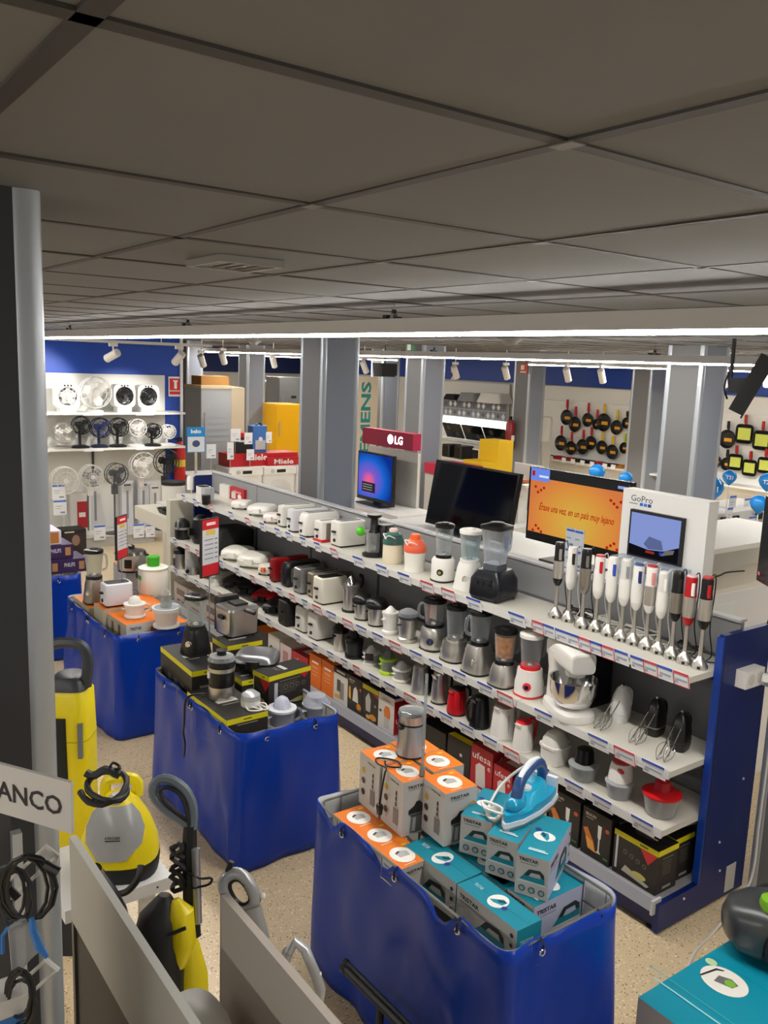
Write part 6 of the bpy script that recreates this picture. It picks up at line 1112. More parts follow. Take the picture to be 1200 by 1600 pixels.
for i, (px, py, dep) in enumerate(spots2):
    p = V(px, py, dep); q = spot(('white spotlight over the wrapped refrigerator, left one', 'white spotlight over the wrapped refrigerator, right one', 'white spotlight over the yellow refrigerator', 'white spotlight beside the SIEMENS panel', 'white spotlight over the wall number', 'white spotlight over the right of the kitchen display', 'white spotlight over the frying pans, left one', 'white spotlight over the frying pans, right one', 'white spotlight right of the big pillar', 'white spotlight cut off by the right edge of the picture')[i], p, p+Vector((.5 if i < 3 else .15, -.55, -.9)))
    if i > 3:
        L = bpy.data.lights.new('spot_lamp', 'SPOT'); L.energy = 110; L.spot_size = R(70); L.spot_blend = .7; L.shadow_soft_size = .05; L.color = (1, .98, .95); lo = link('spot_lamp', L, q); d = Vector((.15, -.55, -.9)).normalized(); lo.rotation_euler = Vector((0, 0, -1)).rotation_difference(d).to_euler(); lo.location = d*.14
    part('drop_rod', MB().tube([(0, 0, .13), (0, 0, CZ-p.z)], .008, 5), WHITE, q)
# ------------------------------------------------------------------ counter with televisions behind the shelving
CW = mat('e9e8e6', .35)
t = thing('counter', 'long white counter behind the shelving carrying the televisions', 'counter', (3.45, -5.6, 0)); part('body', MB().box(0, 3.1, .02, .85, 0, 1.04), CW, t); part('top', MB().box(-.01, 3.12, 0, .88, 1.04, 1.075), mat('f2f1ee', .3), t)
for q in range(3): part('door', MB().box(.02+q*1.03, 1.02+q*1.03, .85, .865, .08, 1.0), CW, t)
def tv(label, x0, x1, y, z0, z1, screen, tilt=0, stand=True, zc=1.075, prn=None, bez=.02, cat='television'):
    t = thing('television', label, cat, ((x0+x1)/2, y, zc)); w_ = x1-x0; h = z1-z0; b = z0-zc
    tt = Matrix.Translation((0, 0, b)) @ Matrix.Rotation(R(tilt), 4, 'X')
    o = MB(); o.M = tt; o.box(-w_/2, w_/2, -.045, 0, 0, h); part('cabinet', o, mat('0d0d10', .25), t)
    o = MB(); o.M = tt; o.box(-w_/2+bez, w_/2-bez, 0, .002, bez*2.2, h-bez); sc = part('screen', o, screen, t)
    if stand:
        part('foot', MB().box(-.25, .25, -.13, .1, 0, .015), mat('2a2a2e', .3), t); part('neck', MB().box(-.06, .06, -.06, -.03, .015, max(b+.05, .06)), MBLACK, t)
    if prn: pr = Print(); prn(pr, w_, h); k = pr.put(t, 'picture'); k.matrix_local = tt @ Matrix.Translation((0, .0025, h/2))
    return t
def screen_mat(name, cols, scale=1.5, s=1.0, kind='noise'):
    m = bpy.data.materials.new(name); m.use_nodes = True; nt = m.node_tree; nt.nodes.clear(); out = nt.nodes.new('ShaderNodeOutputMaterial'); e = nt.nodes.new('ShaderNodeEmission'); e.inputs[1].default_value = s
    tc = nt.nodes.new('ShaderNodeTexCoord'); cr = nt.nodes.new('ShaderNodeValToRGB')
    if kind == 'noise': n = nt.nodes.new('ShaderNodeTexNoise'); n.inputs['Scale'].default_value = scale; n.inputs['Detail'].default_value = 2; nt.links.new(tc.outputs['Object'], n.inputs[0]); nt.links.new(n.outputs['Fac'], cr.inputs[0])
    else:
        mp = nt.nodes.new('ShaderNodeMapping'); mp.inputs['Scale'].default_value = (2, 1, 2.6); mp.inputs['Location'].default_value = kind; g_ = nt.nodes.new('ShaderNodeTexGradient'); g_.gradient_type = 'SPHERICAL'; nt.links.new(tc.outputs['Object'], mp.inputs[0]); nt.links.new(mp.outputs[0], g_.inputs[0]); nt.links.new(g_.outputs[1], cr.inputs[0])
    el = cr.color_ramp.elements
    while len(el) < len(cols): el.new(.5)
    for q, (pos, c) in enumerate(cols): el[q].position = pos; el[q].color = srgb(c)
    nt.links.new(cr.outputs[0], e.inputs[0]); nt.links.new(e.outputs[0], out.inputs[0]); return m
ORS = screen_mat('orange_screen', ((0, 'd67a44'), (.3, 'db8f40'), (.8, 'd8ab46')), s=.95, kind=(0, 0, -.85))
def op(pr, w_, h):
    pr.mb.M = Matrix(((-1, 0, 0, 0), (0, 0, 1, 0), (0, 1, 0, 0), (0, 0, 0, 1)))
    RD = emis('b8200c', .9, 'screen_red'); BLK = mat('17191c', .3)
    pr.rect(0, h*.425, w_*.96, h*.12, BLK).rect(-w_*.38, h*.41, w_*.2, h*.17, emis('6f8ff0', .9, 'screen_blue')).rect(-w_*.34, h*.39, w_*.1, h*.03, emis('dfe6ff', .9)).rect(-w_*.45, h*.42, w_*.03, h*.07, RD)
    pr.text('Érase una vez, en un país muy lejano', 0, -h*.02, w_*.74, h*.15, RD, .35, .012).rect(w_*.42, h*.42, w_*.08, h*.035, emis('9fb0f0', .8))
    for sx, sy in ((-1, 1), (-1, -1), (1, 1), (1, -1)):
        for q in range(4): pr.oval(sx*w_*(.42-.03*q), sy*h*(.3-.035*((q*2) % 3))-h*.06, w_*.014, h*.02, RD, 8)
    pr.rect(0, -h*.43, w_*.96, h*.1, BLK)
tv('large television showing orange screen with red handwriting', 3.86, 4.87, -5.0, 1.2, 1.785, ORS, 0, True, prn=op)
tv('switched-off black television leaning back behind the blenders', 5.10, 6.20, -5.02, 1.10, 1.70, mat('08080a', .08), 10, True)
t = tv('television on white stand showing a blue and pink burst', 8.05, 8.78, -6.0, .9, 1.49, screen_mat('blue_screen', ((0, '0d2f8a'), (.35, '1c62cc'), (.7, '7a5ac8'), (.92, 'e8608a')), s=1.0, kind=(-.25, 0, -.75)), 0, True, .862)
pr = Print(); pr.mb.M = Matrix(((-1, 0, 0, .12), (0, 0, 1, .004), (0, 1, 0, .2), (0, 0, 0, 1))); pr.rect(0, 0, .28, .12, '0c0f18')
for q in range(3): pr.rect(-.02, .03-.03*q, .2, .01, 'cfd6e4')
pr.put(t, 'caption_box')
t = thing('tv_stand', 'white stand under the blue-screen television', 'stand', (8.4, -6.05, 0)); part('body', MB().box(-.75, .6, -.3, .25, 0, .83), CW, t); part('top', MB().box(-.77, .62, -.32, .27, .83, .86), mat('f2f1ee', .3), t); part('back_panel', MB().box(-.42, .62, -.3, -.26, .86, 1.52), GREYW, t)
p = on(595, 694, 1, -6.25); t = thing('brand_header', 'crimson header with glowing LG letters above the blue-screen television', 'sign', (8.55, -6.3, 1.55)); part('box', MB().box(-.55, .5, -.06, .06, .0, .2), mat('a81c44', .4), t)
pr = Print().at('+y', (-.05, .06, .1)); pr.oval(.05, 0, .06, .06, emis('fff4f8', 3)).text('LG', .22, 0, .16, .1, emis('fff4f8', 3), bold=.03); pr.put(t, 'lettering'); part('post', MB().box(-.03, .03, -.05, -.01, -.03, 0), CW, t)
# washing machine beside the orange television
t = washer('white washer with black door beside the orange television', 806, 8.6, True, .6, -90, 1.02)
card('white price card on the washer beside the orange television', 806, 775, 14, 20, dep=8.55, yaw=0, zs=1.02)
t = thing('white_tray', 'white tray with brown objects on the washer left of the orange television', 'tray', V(812, 757, 8.7)); part('tray', MB().box(-.2, .2, -.12, .12, 0, .02), WHITE, t); part('pedestal', MB().box(-.06, .06, -.06, .06, 1.022-V(812, 757, 8.7).z, 0), WHITE, t); part('backboard', MB().box(-.2, .2, -.13, -.11, 0, .2), WHITE, t); part('brown_piece', MB().box(-.1, .05, -.05, .05, .02, .06), mat('a0603c', .5), t)
# double price card in front of the orange television
p = on(896, 872, 1, -4.8); t = thing('price_card', 'large double price card with blue headers before the orange television', 'price card', (p.x, -4.8, p.z-.08)); t.scale = (1.15, 1, 1.15); part('board', MB().box(-.075, .075, -.004, .004, 0, .26), mat('eaf0fb', .35), t); part('stand', MB().box(-.01, .01, -.02, -.004, (-(p.z-.08)+1.076)/1.15, .1), STEEL, t)
pr = Print().at('+y', (0, .004, .13))
for a in (-.036, .036):
    for b in (.115, -.015): pr.rect(a, b, .066, .014, '4a78d8').rect(a-.01, b-.05, .035, .008, '9fb0d0').rect(a+.012, b-.09, .03, .014, '6d86b8')
pr.put(t)
# camera stand
t = thing('camera_stand', 'white GoPro display stand with a tablet screen behind the stick blenders', 'display stand', (2.94, -4.1, 0)); part('panel', MB().box(-.285, .285, -.09, 0, 0, 1.885), mat('f4f3f1', .35), t)
part('base_cabinet', MB().box(-.285, .285, 0, .16, 0, 1.30), mat('f1f0ee', .35), t)
part('tablet', MB().box(-.155, .205, 0, .025, 1.50, 1.775), MBLACK, t)
sc = Print(); sc.mb.M = Matrix(((-1, 0, 0, .025), (0, 0, 1, .0255), (0, 1, 0, 1.6375), (0, 0, 0, 1)))
sc.rect(0, 0, .335, .245, emis('8d9fdd', .85, 'tablet_sky')).poly([(-.5, -.5), (.5, -.5), (.5, -.12), (.2, -.28), (-.1, -.32), (-.5, -.25)], emis('16161c', .6, 'tablet_dark'), 0, 0, .335, .245).poly([(-.1, .0), (.15, -.05), (.2, -.26), (-.1, -.3), (-.2, -.2)], emis('6a78a8', .7, 'tablet_haze'), 0, 0, .335, .245).rect(-.02, -.09, .06, .014, emis('b03828', .7)).rect(.06, -.085, .035, .02, emis('2a4ac0', .7)).poly([(.15, -.4), (.4, -.3), (.42, -.2), (.25, -.25)], emis('8a8684', .6), 0, 0, .335, .245); sc.put(t, 'screen_picture')
pr = Print().at('+y', (.15, 0, 1.838)); pr.text('GoPro', 0, 0, .15, .036, '4a4c50').rect(-.0, -.032, .022, .018, '1e6fd0').rect(.028, -.032, .022, .018, '2a86e6').rect(.056, -.032, .022, .018, '16408c').rect(-.055, -.032, .06, .006, '9a9ca0'); pr.put(t, 'lettering')
t = thing('showcase', 'clear lit showcase with small cameras and white cards on the camera stand', 'showcase', (2.88, -3.99, 1.305)); part('glass_box', MB().box(-.2, .26, -.045, .07, .0, .21), glass('dfeaf6', .22), t); part('floor_plate', MB().box(-.2, .26, -.045, .07, -.004, .0), WHITE, t)
part('mount', MB().box(.12, .2, -.04, -.02, .03, .15), mat('b9bbbd', .4), t); part('mount', MB().box(-.18, -.1, -.04, -.02, .03, .15), mat('b9bbbd', .4), t)
for a, b in ((.09, .15), (.03, .1), (-.03, .12), (-.05, .04)): part('camera_body', MB().box(a-.02, a+.02, -.03, .0, b-.02, b+.02), mat('3a3c40', .4), t)
for a in (.1, -.02): part('tilted_card', MB().box(a-.025, a+.025, .02, .024, .01, .09), TAGW, t)
# white desk with recess, right of the camera stand
c = on(1112, 862, 0, 2.80); t = thing('service_desk', 'white desk with an open recess and a plugged cable, right of the camera stand', 'desk', (2.80, c.y, 0)); zt = c.z
part('side_wall', MB().box(0, .6, -.03, 0, 0, zt), CW, t); part('top', MB().box(-.0, .6, -1.2, 0, zt-.02, zt+.01), mat('f2f0ea', .4), t); part('back_wall', MB().box(.3, .34, -1.2, 0, 0, zt-.02), mat('dcdad4', .5), t)
part('recess_shelf', MB().box(0, .32, -1.2, -.03, zt-.27, zt-.24), mat('efe9dc', .45), t); part('drawer_front', MB().box(-.01, .02, -1.2, -.03, 0, zt-.27), mat('f1f1f3', .3), t)
part('paper', MB().box(-.014, -.011, -.28, -.04, zt-.55, zt-.33), mat('eef8f4', .3), t)
so = part('wall_socket', MB().box(.29, .3, -.47, -.36, zt-.19, zt-.07), WHITE, t); part('plug', MB().lathe([(.016, 0), (.012, .03)], 10), BLACK, so, loc=(.28, -.4, zt-.14)); part('cable', MB().tube(spline([(.28, -.4, zt-.14), (.25, -.38, zt-.2), (.2, -.3, zt-.235), (.2, -.42, zt-.236), (.23, -.55, zt-.236), (.2, -.7, zt-.236)], 5), .005, 5), mat('3a3632', .5), so)
pillar(1.69, -3.895, 'dark clad pillar with silver edge standing right of the navy end panel', .4)
t = thing('hose', 'black hose loop hanging on the dark pillar at the right edge', 'hose', on(1200, 1020, 1, -3.87)); part('loop', MB().tube(spline([(-.02, 0, .2), (.01, 0, .15), (.025, 0, 0), (.01, 0, -.1), (-.04, 0, -.12)], 5), .012, 7), BLACK, t); part('clip', MB().box(-.03, .0, -.02, .02, -.16, -.1), mat('a9abae', .4), t)
# black monitor at the right edge
p = V(1199, 850, 3.6); t = thing('monitor', 'edge of a black monitor cut by the right border', 'monitor', (p.x, p.y, p.z)); t.rotation_euler = (0, 0, R(-36)); part('cabinet', MB().box(-.2, .022, -.02, .02, -.16, .2), mat('060708', .15), t); part('badge', MB().box(-.005, .012, .0, .0206, -.135, -.12), mat('d0507a', .4), t); part('bracket', MB().box(-.1, -.07, -.1, -.02, -.05, .05), MBLACK, t); part('support_arm', MB().tube([(-.085, -.06, 0), (-.085, -.4, .1), (-.085, -.4, CZ-p.z)], .015), MBLACK, t)
# far counters, laptops, balloons
t = thing('laptop_counter', 'white laptop counter below the frying pans at the right', 'counter', (V(1150, 700, 9.2).x, V(1150, 700, 9.2).y, 0)); part('body', MB().box(-.4, .5, -1.0, .5, 0, on(1150, 832, 0, t.location.x-.4).z), CW, t); part('step', MB().box(-.1, .5, -1.0, .5, on(1150, 832, 0, t.location.x-.4).z, on(1150, 800, 0, t.location.x-.1).z), WHITE, t)
X = t.location.x; zs = on(1150, 832, 0, X-.4).z
for a, lb in ((.2, 'black tablet on the laptop counter, left one'), (-.45, 'black tablet on the laptop counter, right one')):
    q = thing('tablet', lb, 'tablet', (X-.13, t.location.y+a, zs+.002)); part('body', MB().box(-.02, .0, -.16, .16, .0, .1), MBLACK, q); part('screen', MB().box(-.0215, -.02, -.15, .15, .01, .095), mat('050506', .08), q); part('dock', MB().box(-.2, -.02, -.18, .18, 0, .03), mat('a9a7a0', .4), q)
for px, py, w_, h_, lb in ((1138, 822, 15, 30, 'tall white card between the black tablets'), (1143, 800, 18, 26, 'white card with blue header above the black tablets, left'), (1166, 802, 18, 24, 'white card with blue header above the black tablets, right'), (1153, 845, 22, 26, 'white card with blue header at the near edge of the laptop counter'), (1173, 832, 20, 26, 'plain white card at the right of the laptop counter')): card(lb, px, py, w_, h_, x=X-.3 if py > 810 else X+.1, yaw=90, zs=zs if py > 810 else on(1150, 800, 0, X-.1).z)
BAL = mat('1a8de6', .2, 0, .6)
for i_, (px, py, r_, dep, lb, tx) in enumerate(((933, 738, 13, 9.5, 'blue balloon behind the orange television, left one', 0), (978, 748, 11, 9.2, 'blue balloon behind the orange television, right one', 0), (1113, 762, 18, 9.4, 'blue T21 balloon half hidden by the big pillar', 1), (1140, 745, 11, 9, 'blue T21 balloon on a white stick before the grill pans', 1), (1199, 752, 13, 8.6, 'blue T21 balloon cut by the right border', 1), (1186, 787, 14, 8.2, 'blue balloon next to the black monitor', 0))):
    p = V(px, py, dep); k = mpp(p); t = thing('balloon', lb, 'balloon', p, 0, 'blue balloons'); part('skin', MB().loft([(-1.25*r_*k, .05*r_*k, .05*r_*k), (-1.1*r_*k, .25*r_*k, .25*r_*k), (-.5*r_*k, .8*r_*k, .8*r_*k), (0, r_*k, r_*k), (.5*r_*k, .88*r_*k, .88*r_*k), (.85*r_*k, .5*r_*k, .5*r_*k), (1.0*r_*k, .05*r_*k, .05*r_*k)], 20), BAL, t)
    part('stick', MB().tube([(0, 0, -1.2*r_*k), (0, 0, (zs if i_ > 1 else 0)-p.z)], .006, 6), WHITE, t)
    if tx: pr = Print(); d = (CAM-p); d.z = 0; a = math.atan2(d.y, d.x); pr.mb.M = Matrix.Rotation(a-pi, 4, 'Z') @ face('-x', (-r_*k*1.0, 0, 0)); pr.text('T21', 0, 0, r_*k*.95, r_*k*.5, 'e8f2fa', bold=.02); pr.put(t)
# black television on a ceiling arm at the right
p = V(1172, 604, 6.4); t = thing('ceiling_television', 'black flat television seen edge-on, hanging from the ceiling on an arm', 'television', p); t.rotation_euler = (0, 0, R(-59))
mb = MB(); mb.M = Matrix.Rotation(R(24), 4, 'X'); mb.box(-.3, .35, -.05, .05, -.2, .24); mb.box(-.32, .37, -.062, -.05, -.22, .26); part('cabinet', mb, mat('101011', .4), t)
part('ceiling_arm', MB().tube([(0, .14, .0), (0, .14, CZ-p.z)], .014), BLACK, t); part('bracket', MB().box(-.04, .04, .0, .15, -.05, .06), BLACK, t); part('loose_cable', MB().tube(spline([(0, .14, .15), (.02, .18, .0), (0, .15, -.1)], 4), .007), BLACK, t)
# ------------------------------------------------------------------ foreground left: column, accessory rack, floor-care display
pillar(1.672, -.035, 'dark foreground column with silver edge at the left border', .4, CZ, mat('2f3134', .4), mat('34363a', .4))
FRZ = 32; fr = V(113, 1262, 1.25)
t = thing('brand_sign', 'pale grey BLANCO sign plate over the accessory hooks at the left border', 'sign', fr, FRZ)
part('plate', MB().box(0, .33, -.003, .003, -.04, .04), mat('c9c6c2', .5), t); pr = Print().at('+y', (.0985, .003, -.001)); pr.text('BLANCO', 0, 0, .165, .03, '26262a', bold=.015); pr.put(t, 'lettering'); part('mount', MB().box(.06, .3, -.03, -.003, -.012, .012), mat('8c8a86', .5), t)
def seg(px0, py0, d0, px1, py1, d1): return [V(px0, py0, d0), V(px1, py1, d1)]
def wt(name, label, cat, parts_, group=None):
    """thing whose parts are given in world coordinates: (name, MB, material)"""
    c = Vector(parts_[0][1].v[0]); t = thing(name, label, cat, c, 0, group)
    for nm, mb, m in parts_: o = part(nm, mb, m, t); o.location = -c
    return t
HK = mat('c9c8c4', .4)
up = V(25, 1300, 1.45); dn = V(31, 1590, 1.45)
wt('rack_upright', 'silver upright of the accessory rack under the sign plate', 'upright', [('post', MB().box(up.x-.008, up.x+.008, up.y-.008, up.y+.008, .2, up.z), TR), ('foot', MB().box(up.x-.05, up.x+.05, up.y-.05, up.y+.05, 0, .2), PD), ('back_board', MB().box(up.x+.01, up.x+.03, up.y+.005, up.y+.3, .2, up.z+.1), mat('3c3d40', .5))])
def hook(label, py, d):
    a = MB()
    for dx, dy in ((0, 0), (18, 14)): a.tube([V(-10+dx, py+62+dy, d+.12), V(30+dx, py+26+dy, d+.04), V(72+dx, py-12+dy, d)], .0028, 6)
    a.tube([V(-10, py+62, d+.12), V(8, py+76, d+.12)], .0028, 6); b = MB().tube([V(70, py-14, d), V(92, py+4, d)], .0034, 6)
    return wt('display_hook', label, 'hook', [('prongs', a, HK), ('end_bar', b, HK)], 'white double hooks of the accessory rack')
hook('white double hook under the sign plate, upper one', 1335, 1.22); hook('white double hook of the accessory rack, lower one', 1512, 1.22)
def coil(label, px, py, rx, ry, d, n=5, seed=1, m=None, plug=None):
    rn = random.Random(seed); pts = []
    for j in range(n*12+1):
        a = 2*pi*j/12; k = 1+.13*sin(j*.37+seed); pts.append(V(px+rx*k*cos(a)+4*sin(j*.21), py+ry*k*sin(a)+5*cos(j*.17), d+.012*sin(j*.5)))
    ps = [('loops', MB().tube(pts, .0026, 5), m or mat('151517', .45))]
    if plug: ps.append(('plug', MB().tube([V(*plug[0], d-.01), V(*plug[1], d-.01)], .006, 8), mat('1b1b1d', .4)))
    return wt('cable_coil', label, 'cable', ps)
coil('coiled black cable hanging on the upper hook', 42, 1388, 40, 50, 1.2, 4, 3, None, ((70, 1350), (92, 1362)))
coil('second coiled cable with grey plug behind the first on the upper hook', 20, 1400, 26, 44, 1.24, 3, 8, mat('2a2a2e', .5), ((14, 1388), (28, 1404)))
coil('bundle of thick black cable hanging on the lower hook', 32, 1560, 20, 38, 1.2, 5, 5)
c0 = V(42, 1440, 1.21)
wt('clear_bag', 'clear bag with blue header hanging below the upper hook', 'bag', [('bag', MB().prism([(V(x, y, 1.21).y, V(x, y, 1.21).z) for x, y in ((8, 1440), (38, 1432), (64, 1444), (78, 1492), (50, 1506), (20, 1530))], c0.x-.004, c0.x+.004, 'x'), glass('d6d8da', .34)), ('blue_header', MB().tube([V(50, 1434, 1.2), V(52, 1455, 1.2), V(62, 1480, 1.2), V(74, 1496, 1.2)], [.004, .005, .006, .003], 6), mat('2f6fb5', .4)), ('blue_edge', MB().tube([V(14, 1448, 1.2), V(4, 1462, 1.2), V(4, 1490, 1.2)], .003, 6), mat('2f6fb5', .4))])
c0 = V(14, 1575, 1.2)
wt('small_carton', 'small white and blue carton at the bottom left corner', 'carton', [('box_body', MB().box(c0.x, c0.x+.05, c0.y-.02, c0.y+.05, c0.z-.03, c0.z+.012), mat('c9c7c4', .5)), ('blue_band', MB().box(c0.x-.001, c0.x, c0.y-.02, c0.y+.05, c0.z-.03, c0.z-.015), mat('2f6fb5', .5))])
# display partitions
PA = mat('b3b2ac', .5); y_ = -.637; x1 = on(108, 1307, 1, y_).x; zt = on(108, 1307, 1, y_).z; zb = on(97, 1411, 1, y_).z
t = thing('display_partition', 'grey fascia of a display partition running toward the viewer at the lower left', 'partition', (.7, y_, 0)); L = x1-.7
part('fascia', MB().box(0, L, -.02, 0, zb, zt), PA, t); part('dark_inside', MB().box(0, L-.02, -.018, -.008, .05, zb), mat('3a3836', .6), t); part('end_post', MB().box(L-.02, L, -.03, -.0, 0, zb), mat('55524e', .5), t)  # dark sheet stands in for the shade inside, under the fascia
y_ = -.866; x1 = on(345, 1398, 1, y_).x; zt = on(345, 1398, 1, y_).z
t = thing('display_partition', 'plain beige-grey partition board in front of the silver vacuum handles', 'partition', (.75, y_, 0)); part('board', MB().box(0, x1-.75, -.02, 0, 0, zt), mat('b3aaa0', .55), t); part('edge_band', MB().box(x1-.752, x1-.748, -.021, .001, 0, zt), mat('aaa39a', .5), t)
c0 = on(280, 1590, 1, -.7); t = thing('white_appliance', 'rounded white appliance edge beside the fascia at the lower left', 'appliance', (c0.x+.0, -.74, 0)); part('body', MB().loft([(0, .13, .09, 3), (c0.z-.1, .13, .09, 3), (c0.z-.02, .1, .07, 3), (c0.z, .04, .03, 3)], 20), mat('d3d1cd', .35), t); part('seam', MB().loft([(c0.z*.6, .132, .092, 3), (c0.z*.6+.01, .132, .092, 3)], 20), GREYW, t)
# stick vacuums with loop handles
def ringpath(cpx, cpy, rx, ry, d, rot=0, n=22, sq=2.4):
    out = []
    for j in range(n):
        a = 2*pi*j/n; c, s_ = cos(a), sin(a); x, y = rx*math.copysign(abs(c)**(2/sq), c), ry*math.copysign(abs(s_)**(2/sq), s_); out.append(V(cpx+x*cos(rot)-y*sin(rot), cpy+x*sin(rot)+y*cos(rot), d))
    return out
SV = mat('a6a7a8', .3, .4); d = 2.2
b0 = V(402, 1600, d+.02); 
wt('stick_vacuum', 'silver vacuum handle with black grip rising behind the beige partition', 'vacuum cleaner', [('handle_ring', MB().tube(ringpath(374, 1393, 20, 30, d, -.55), .0155, 10, True), SV), ('grip', MB().tube(ringpath(375, 1394, 13, 22, d-.002, -.55), .007, 8, True), BLACK), ('neck', MB().tube([V(394, 1415, d), V(402, 1460, d), Vector((b0.x, b0.y, .5)), Vector((b0.x, b0.y, .06))], [.024, .03, .04, .05], 10), SV), ('floor_head', MB().box(b0.x-.06, b0.x+.06, b0.y-.12, b0.y+.12, 0, .07), DK), ('latch', MB().tube([V(356, 1362, d), V(362, 1346, d)], .008, 8), MBLACK), ('release_button', MB().ball(tuple(V(411, 1400, d)), .008, 8), WHITE)])
d = 2.0; b0 = V(500, 1640, d)
wt('stick_vacuum', 'silver angular vacuum handle at the bottom beside the nearest bin', 'vacuum cleaner', [('handle_ring', MB().tube([V(x, y, d) for x, y in ((462, 1472), (476, 1482), (492, 1520), (501, 1545), (497, 1580), (478, 1568), (462, 1550), (447, 1530), (442, 1508), (450, 1488))], .0125, 10, True), mat('b6b9bc', .28, .5)), ('neck', MB().tube([V(494, 1570, d), V(500, 1610, d), Vector((b0.x, b0.y, .5)), Vector((b0.x, b0.y, .06))], [.016, .024, .035, .05], 10), SV), ('floor_head', MB().box(b0.x-.06, b0.x+.06, b0.y-.12, b0.y+.12, 0, .07), DK), ('pin', MB().ball(tuple(V(499, 1522, d)), .006, 8), WHITE)])
# upright floor cleaner: grey loop handle, black stem, yellow tank
YK = mat('eed90f', .35); d = 2.75; gp = V(315, 1700, d+.05)
wt('floor_cleaner', 'upright yellow and black floor cleaner with grey loop handle and silver pole', 'floor cleaner', [
    ('loop_handle', MB().tube(spline([V(x, y, d) for x, y in ((300, 1300), (302, 1262), (288, 1232), (262, 1217), (243, 1222), (240, 1242), (256, 1262), (280, 1278), (304, 1296))], 3), .0155, 8), mat('66717a', .4)),
    ('handle_inner', MB().tube(spline([V(x, y, d-.01) for x, y in ((296, 1296), (291, 1262), (280, 1240), (262, 1230), (250, 1236), (262, 1258), (296, 1284))], 3), .007, 6), MBLACK),
    ('stem', MB().tube([V(297, 1290, d), V(296, 1330, d), V(297, 1400, d), V(300, 1450, d)], [.022, .026, .024, .02], 8), MBLACK),
    ('pole', MB().tube([V(305, 1326, d-.02), V(307, 1380, d-.02), V(309, 1442, d-.02)], .014, 10), mat('a9acaf', .25, .7)),
    ('collar', MB().tube([V(302, 1428, d), V(304, 1462, d)], .022, 8), MBLACK),
    ('motor_body', MB().tube([V(258, 1398, d-.05), V(252, 1430, d-.05), V(246, 1480, d-.05), V(252, 1540, d-.05), V(262, 1600, d-.05)], [.02, .068, .085, .07, .05], 12), MBLACK),
    ('yellow_shell', MB().tube([V(274, 1405, d-.06), V(282, 1425, d-.06), V(284, 1470, d-.06), V(278, 1510, d-.06)], [.012, .042, .046, .022], 12), YK),
    ('vent_slit', MB().tube([V(262, 1462, d-.12), V(290, 1450, d-.12)], .006, 6), MBLACK),
    ('yellow_tank', MB().tube([V(292, 1458, d+.03), V(295, 1520, d+.03), V(296, 1600, d+.03), Vector((gp.x, gp.y, .25))], [.03, .06, .065, .07], 12), mat('dfcb12', .35)),
    ('floor_head', MB().box(gp.x-.1, gp.x+.1, gp.y-.15, gp.y+.15, 0, .1), MBLACK)])
cpt = []
for j in range(40): cpt.append(V(277+9*sin(j*.8)+2*sin(j*2.1), 1318+2.2*(20-abs(20-j))*1.7, d-.03+.01*cos(j)))
wt('wound_cord', 'black cord wound on the upright floor cleaner', 'cord', [('windings', MB().tube(cpt, .008, 6), MBLACK), ('free_loop', MB().tube(spline([V(290, 1360, d-.03), V(312, 1372, d-.03), V(330, 1372, d-.03), V(326, 1382, d-.03), V(300, 1388, d-.03)], 4), .004, 6), BLACK)])
# white shelf with the steam cleaner, red cleaner, big yellow vacuum
zs = .60; a_, b_ = P(165, 1400, zs), P(278, 1372, zs)
t = thing('display_shelf', 'white display shelf carrying the yellow steam cleaner', 'shelf', (2.86, -1.16, 0)); part('board', MB().box(.0, .42, .0, .4, zs-.05, zs), mat('d9d9d8', .4), t); part('bracket_leg', MB().box(.05, .1, .05, .1, 0, zs-.05), GREYW, t); part('bracket_leg', MB().box(.3, .35, .4, .45, 0, zs-.05), GREYW, t); part('screw', MB().ball((0, .06, zs-.025), .004, 8), MBLACK, t)
p = P(188, 1384, zs, .13); t = thing('steam_cleaner', 'yellow steam cleaner with grey tank and black hose coiled on top', 'steam cleaner', p, 60)
part('base', MB().loft([(0, .145, .125, 2.6), (.05, .15, .13, 2.6), (.062, .148, .128, 2.6)], 28), MBLACK, t)
part('yellow_shell', MB().loft([(.06, .148, .128, 2.5), (.12, .142, .124, 2.4), (.2, .115, .105, 2.3), (.27, .075, .075, 2.2), (.3, .045, .045, 2)], 28), YK, t)
mb = MB(); rg = []
for z, rx, ry in ((.10, .147, .129), (.15, .1375, .121), (.2, .119, .109), (.25, .094, .09), (.285, .064, .064)):
    w0 = {.10: .35, .15: .8, .2: 1.05, .25: 1.1, .285: 1.0}[z]; rg.append([(rx*1.055*cos(R(88)+w0*(j/10-.5)*2), ry*1.055*sin(R(88)+w0*(j/10-.5)*2), z) for j in range(11)])
part('water_tank', mb.rings(rg, False, False, False), mat('a2a4a4', .25), t)
part('fill_cap', MB().lathe([(.03, .285), (.03, .31), (.02, .318)], 14, (.0, .03)), mat('b9b9b7', .35), t); part('carry_grip', MB().tube(spline([(-.06, -.05, .27), (-.05, -.06, .33), (.05, -.06, .33), (.06, -.05, .27)], 4), .022, 8), YK, t)
pr = Print().at('+y', (.0, .122, .19)); pr.mb.M = pr.mb.M @ Matrix.Rotation(R(-22), 4, 'X'); pr.text('KÄRCHER', 0, 0, .055, .011, '2b2b2b', bold=.03).rect(0, -.011, .055, .004, '1a1a1a'); pr.put(t, 'lettering')
part('hose_port', MB().ball((.06, .12, .07), .022, 10), MBLACK, t)
hz = p+Vector((0, 0, .33)); hp = []
for j in range(30): a = 2*pi*j/20; hp.append(V(164+34*cos(a)+6*sin(a*.5), 1228+26*sin(a)+4*cos(a*1.5), 2.92-.1*sin(a)))
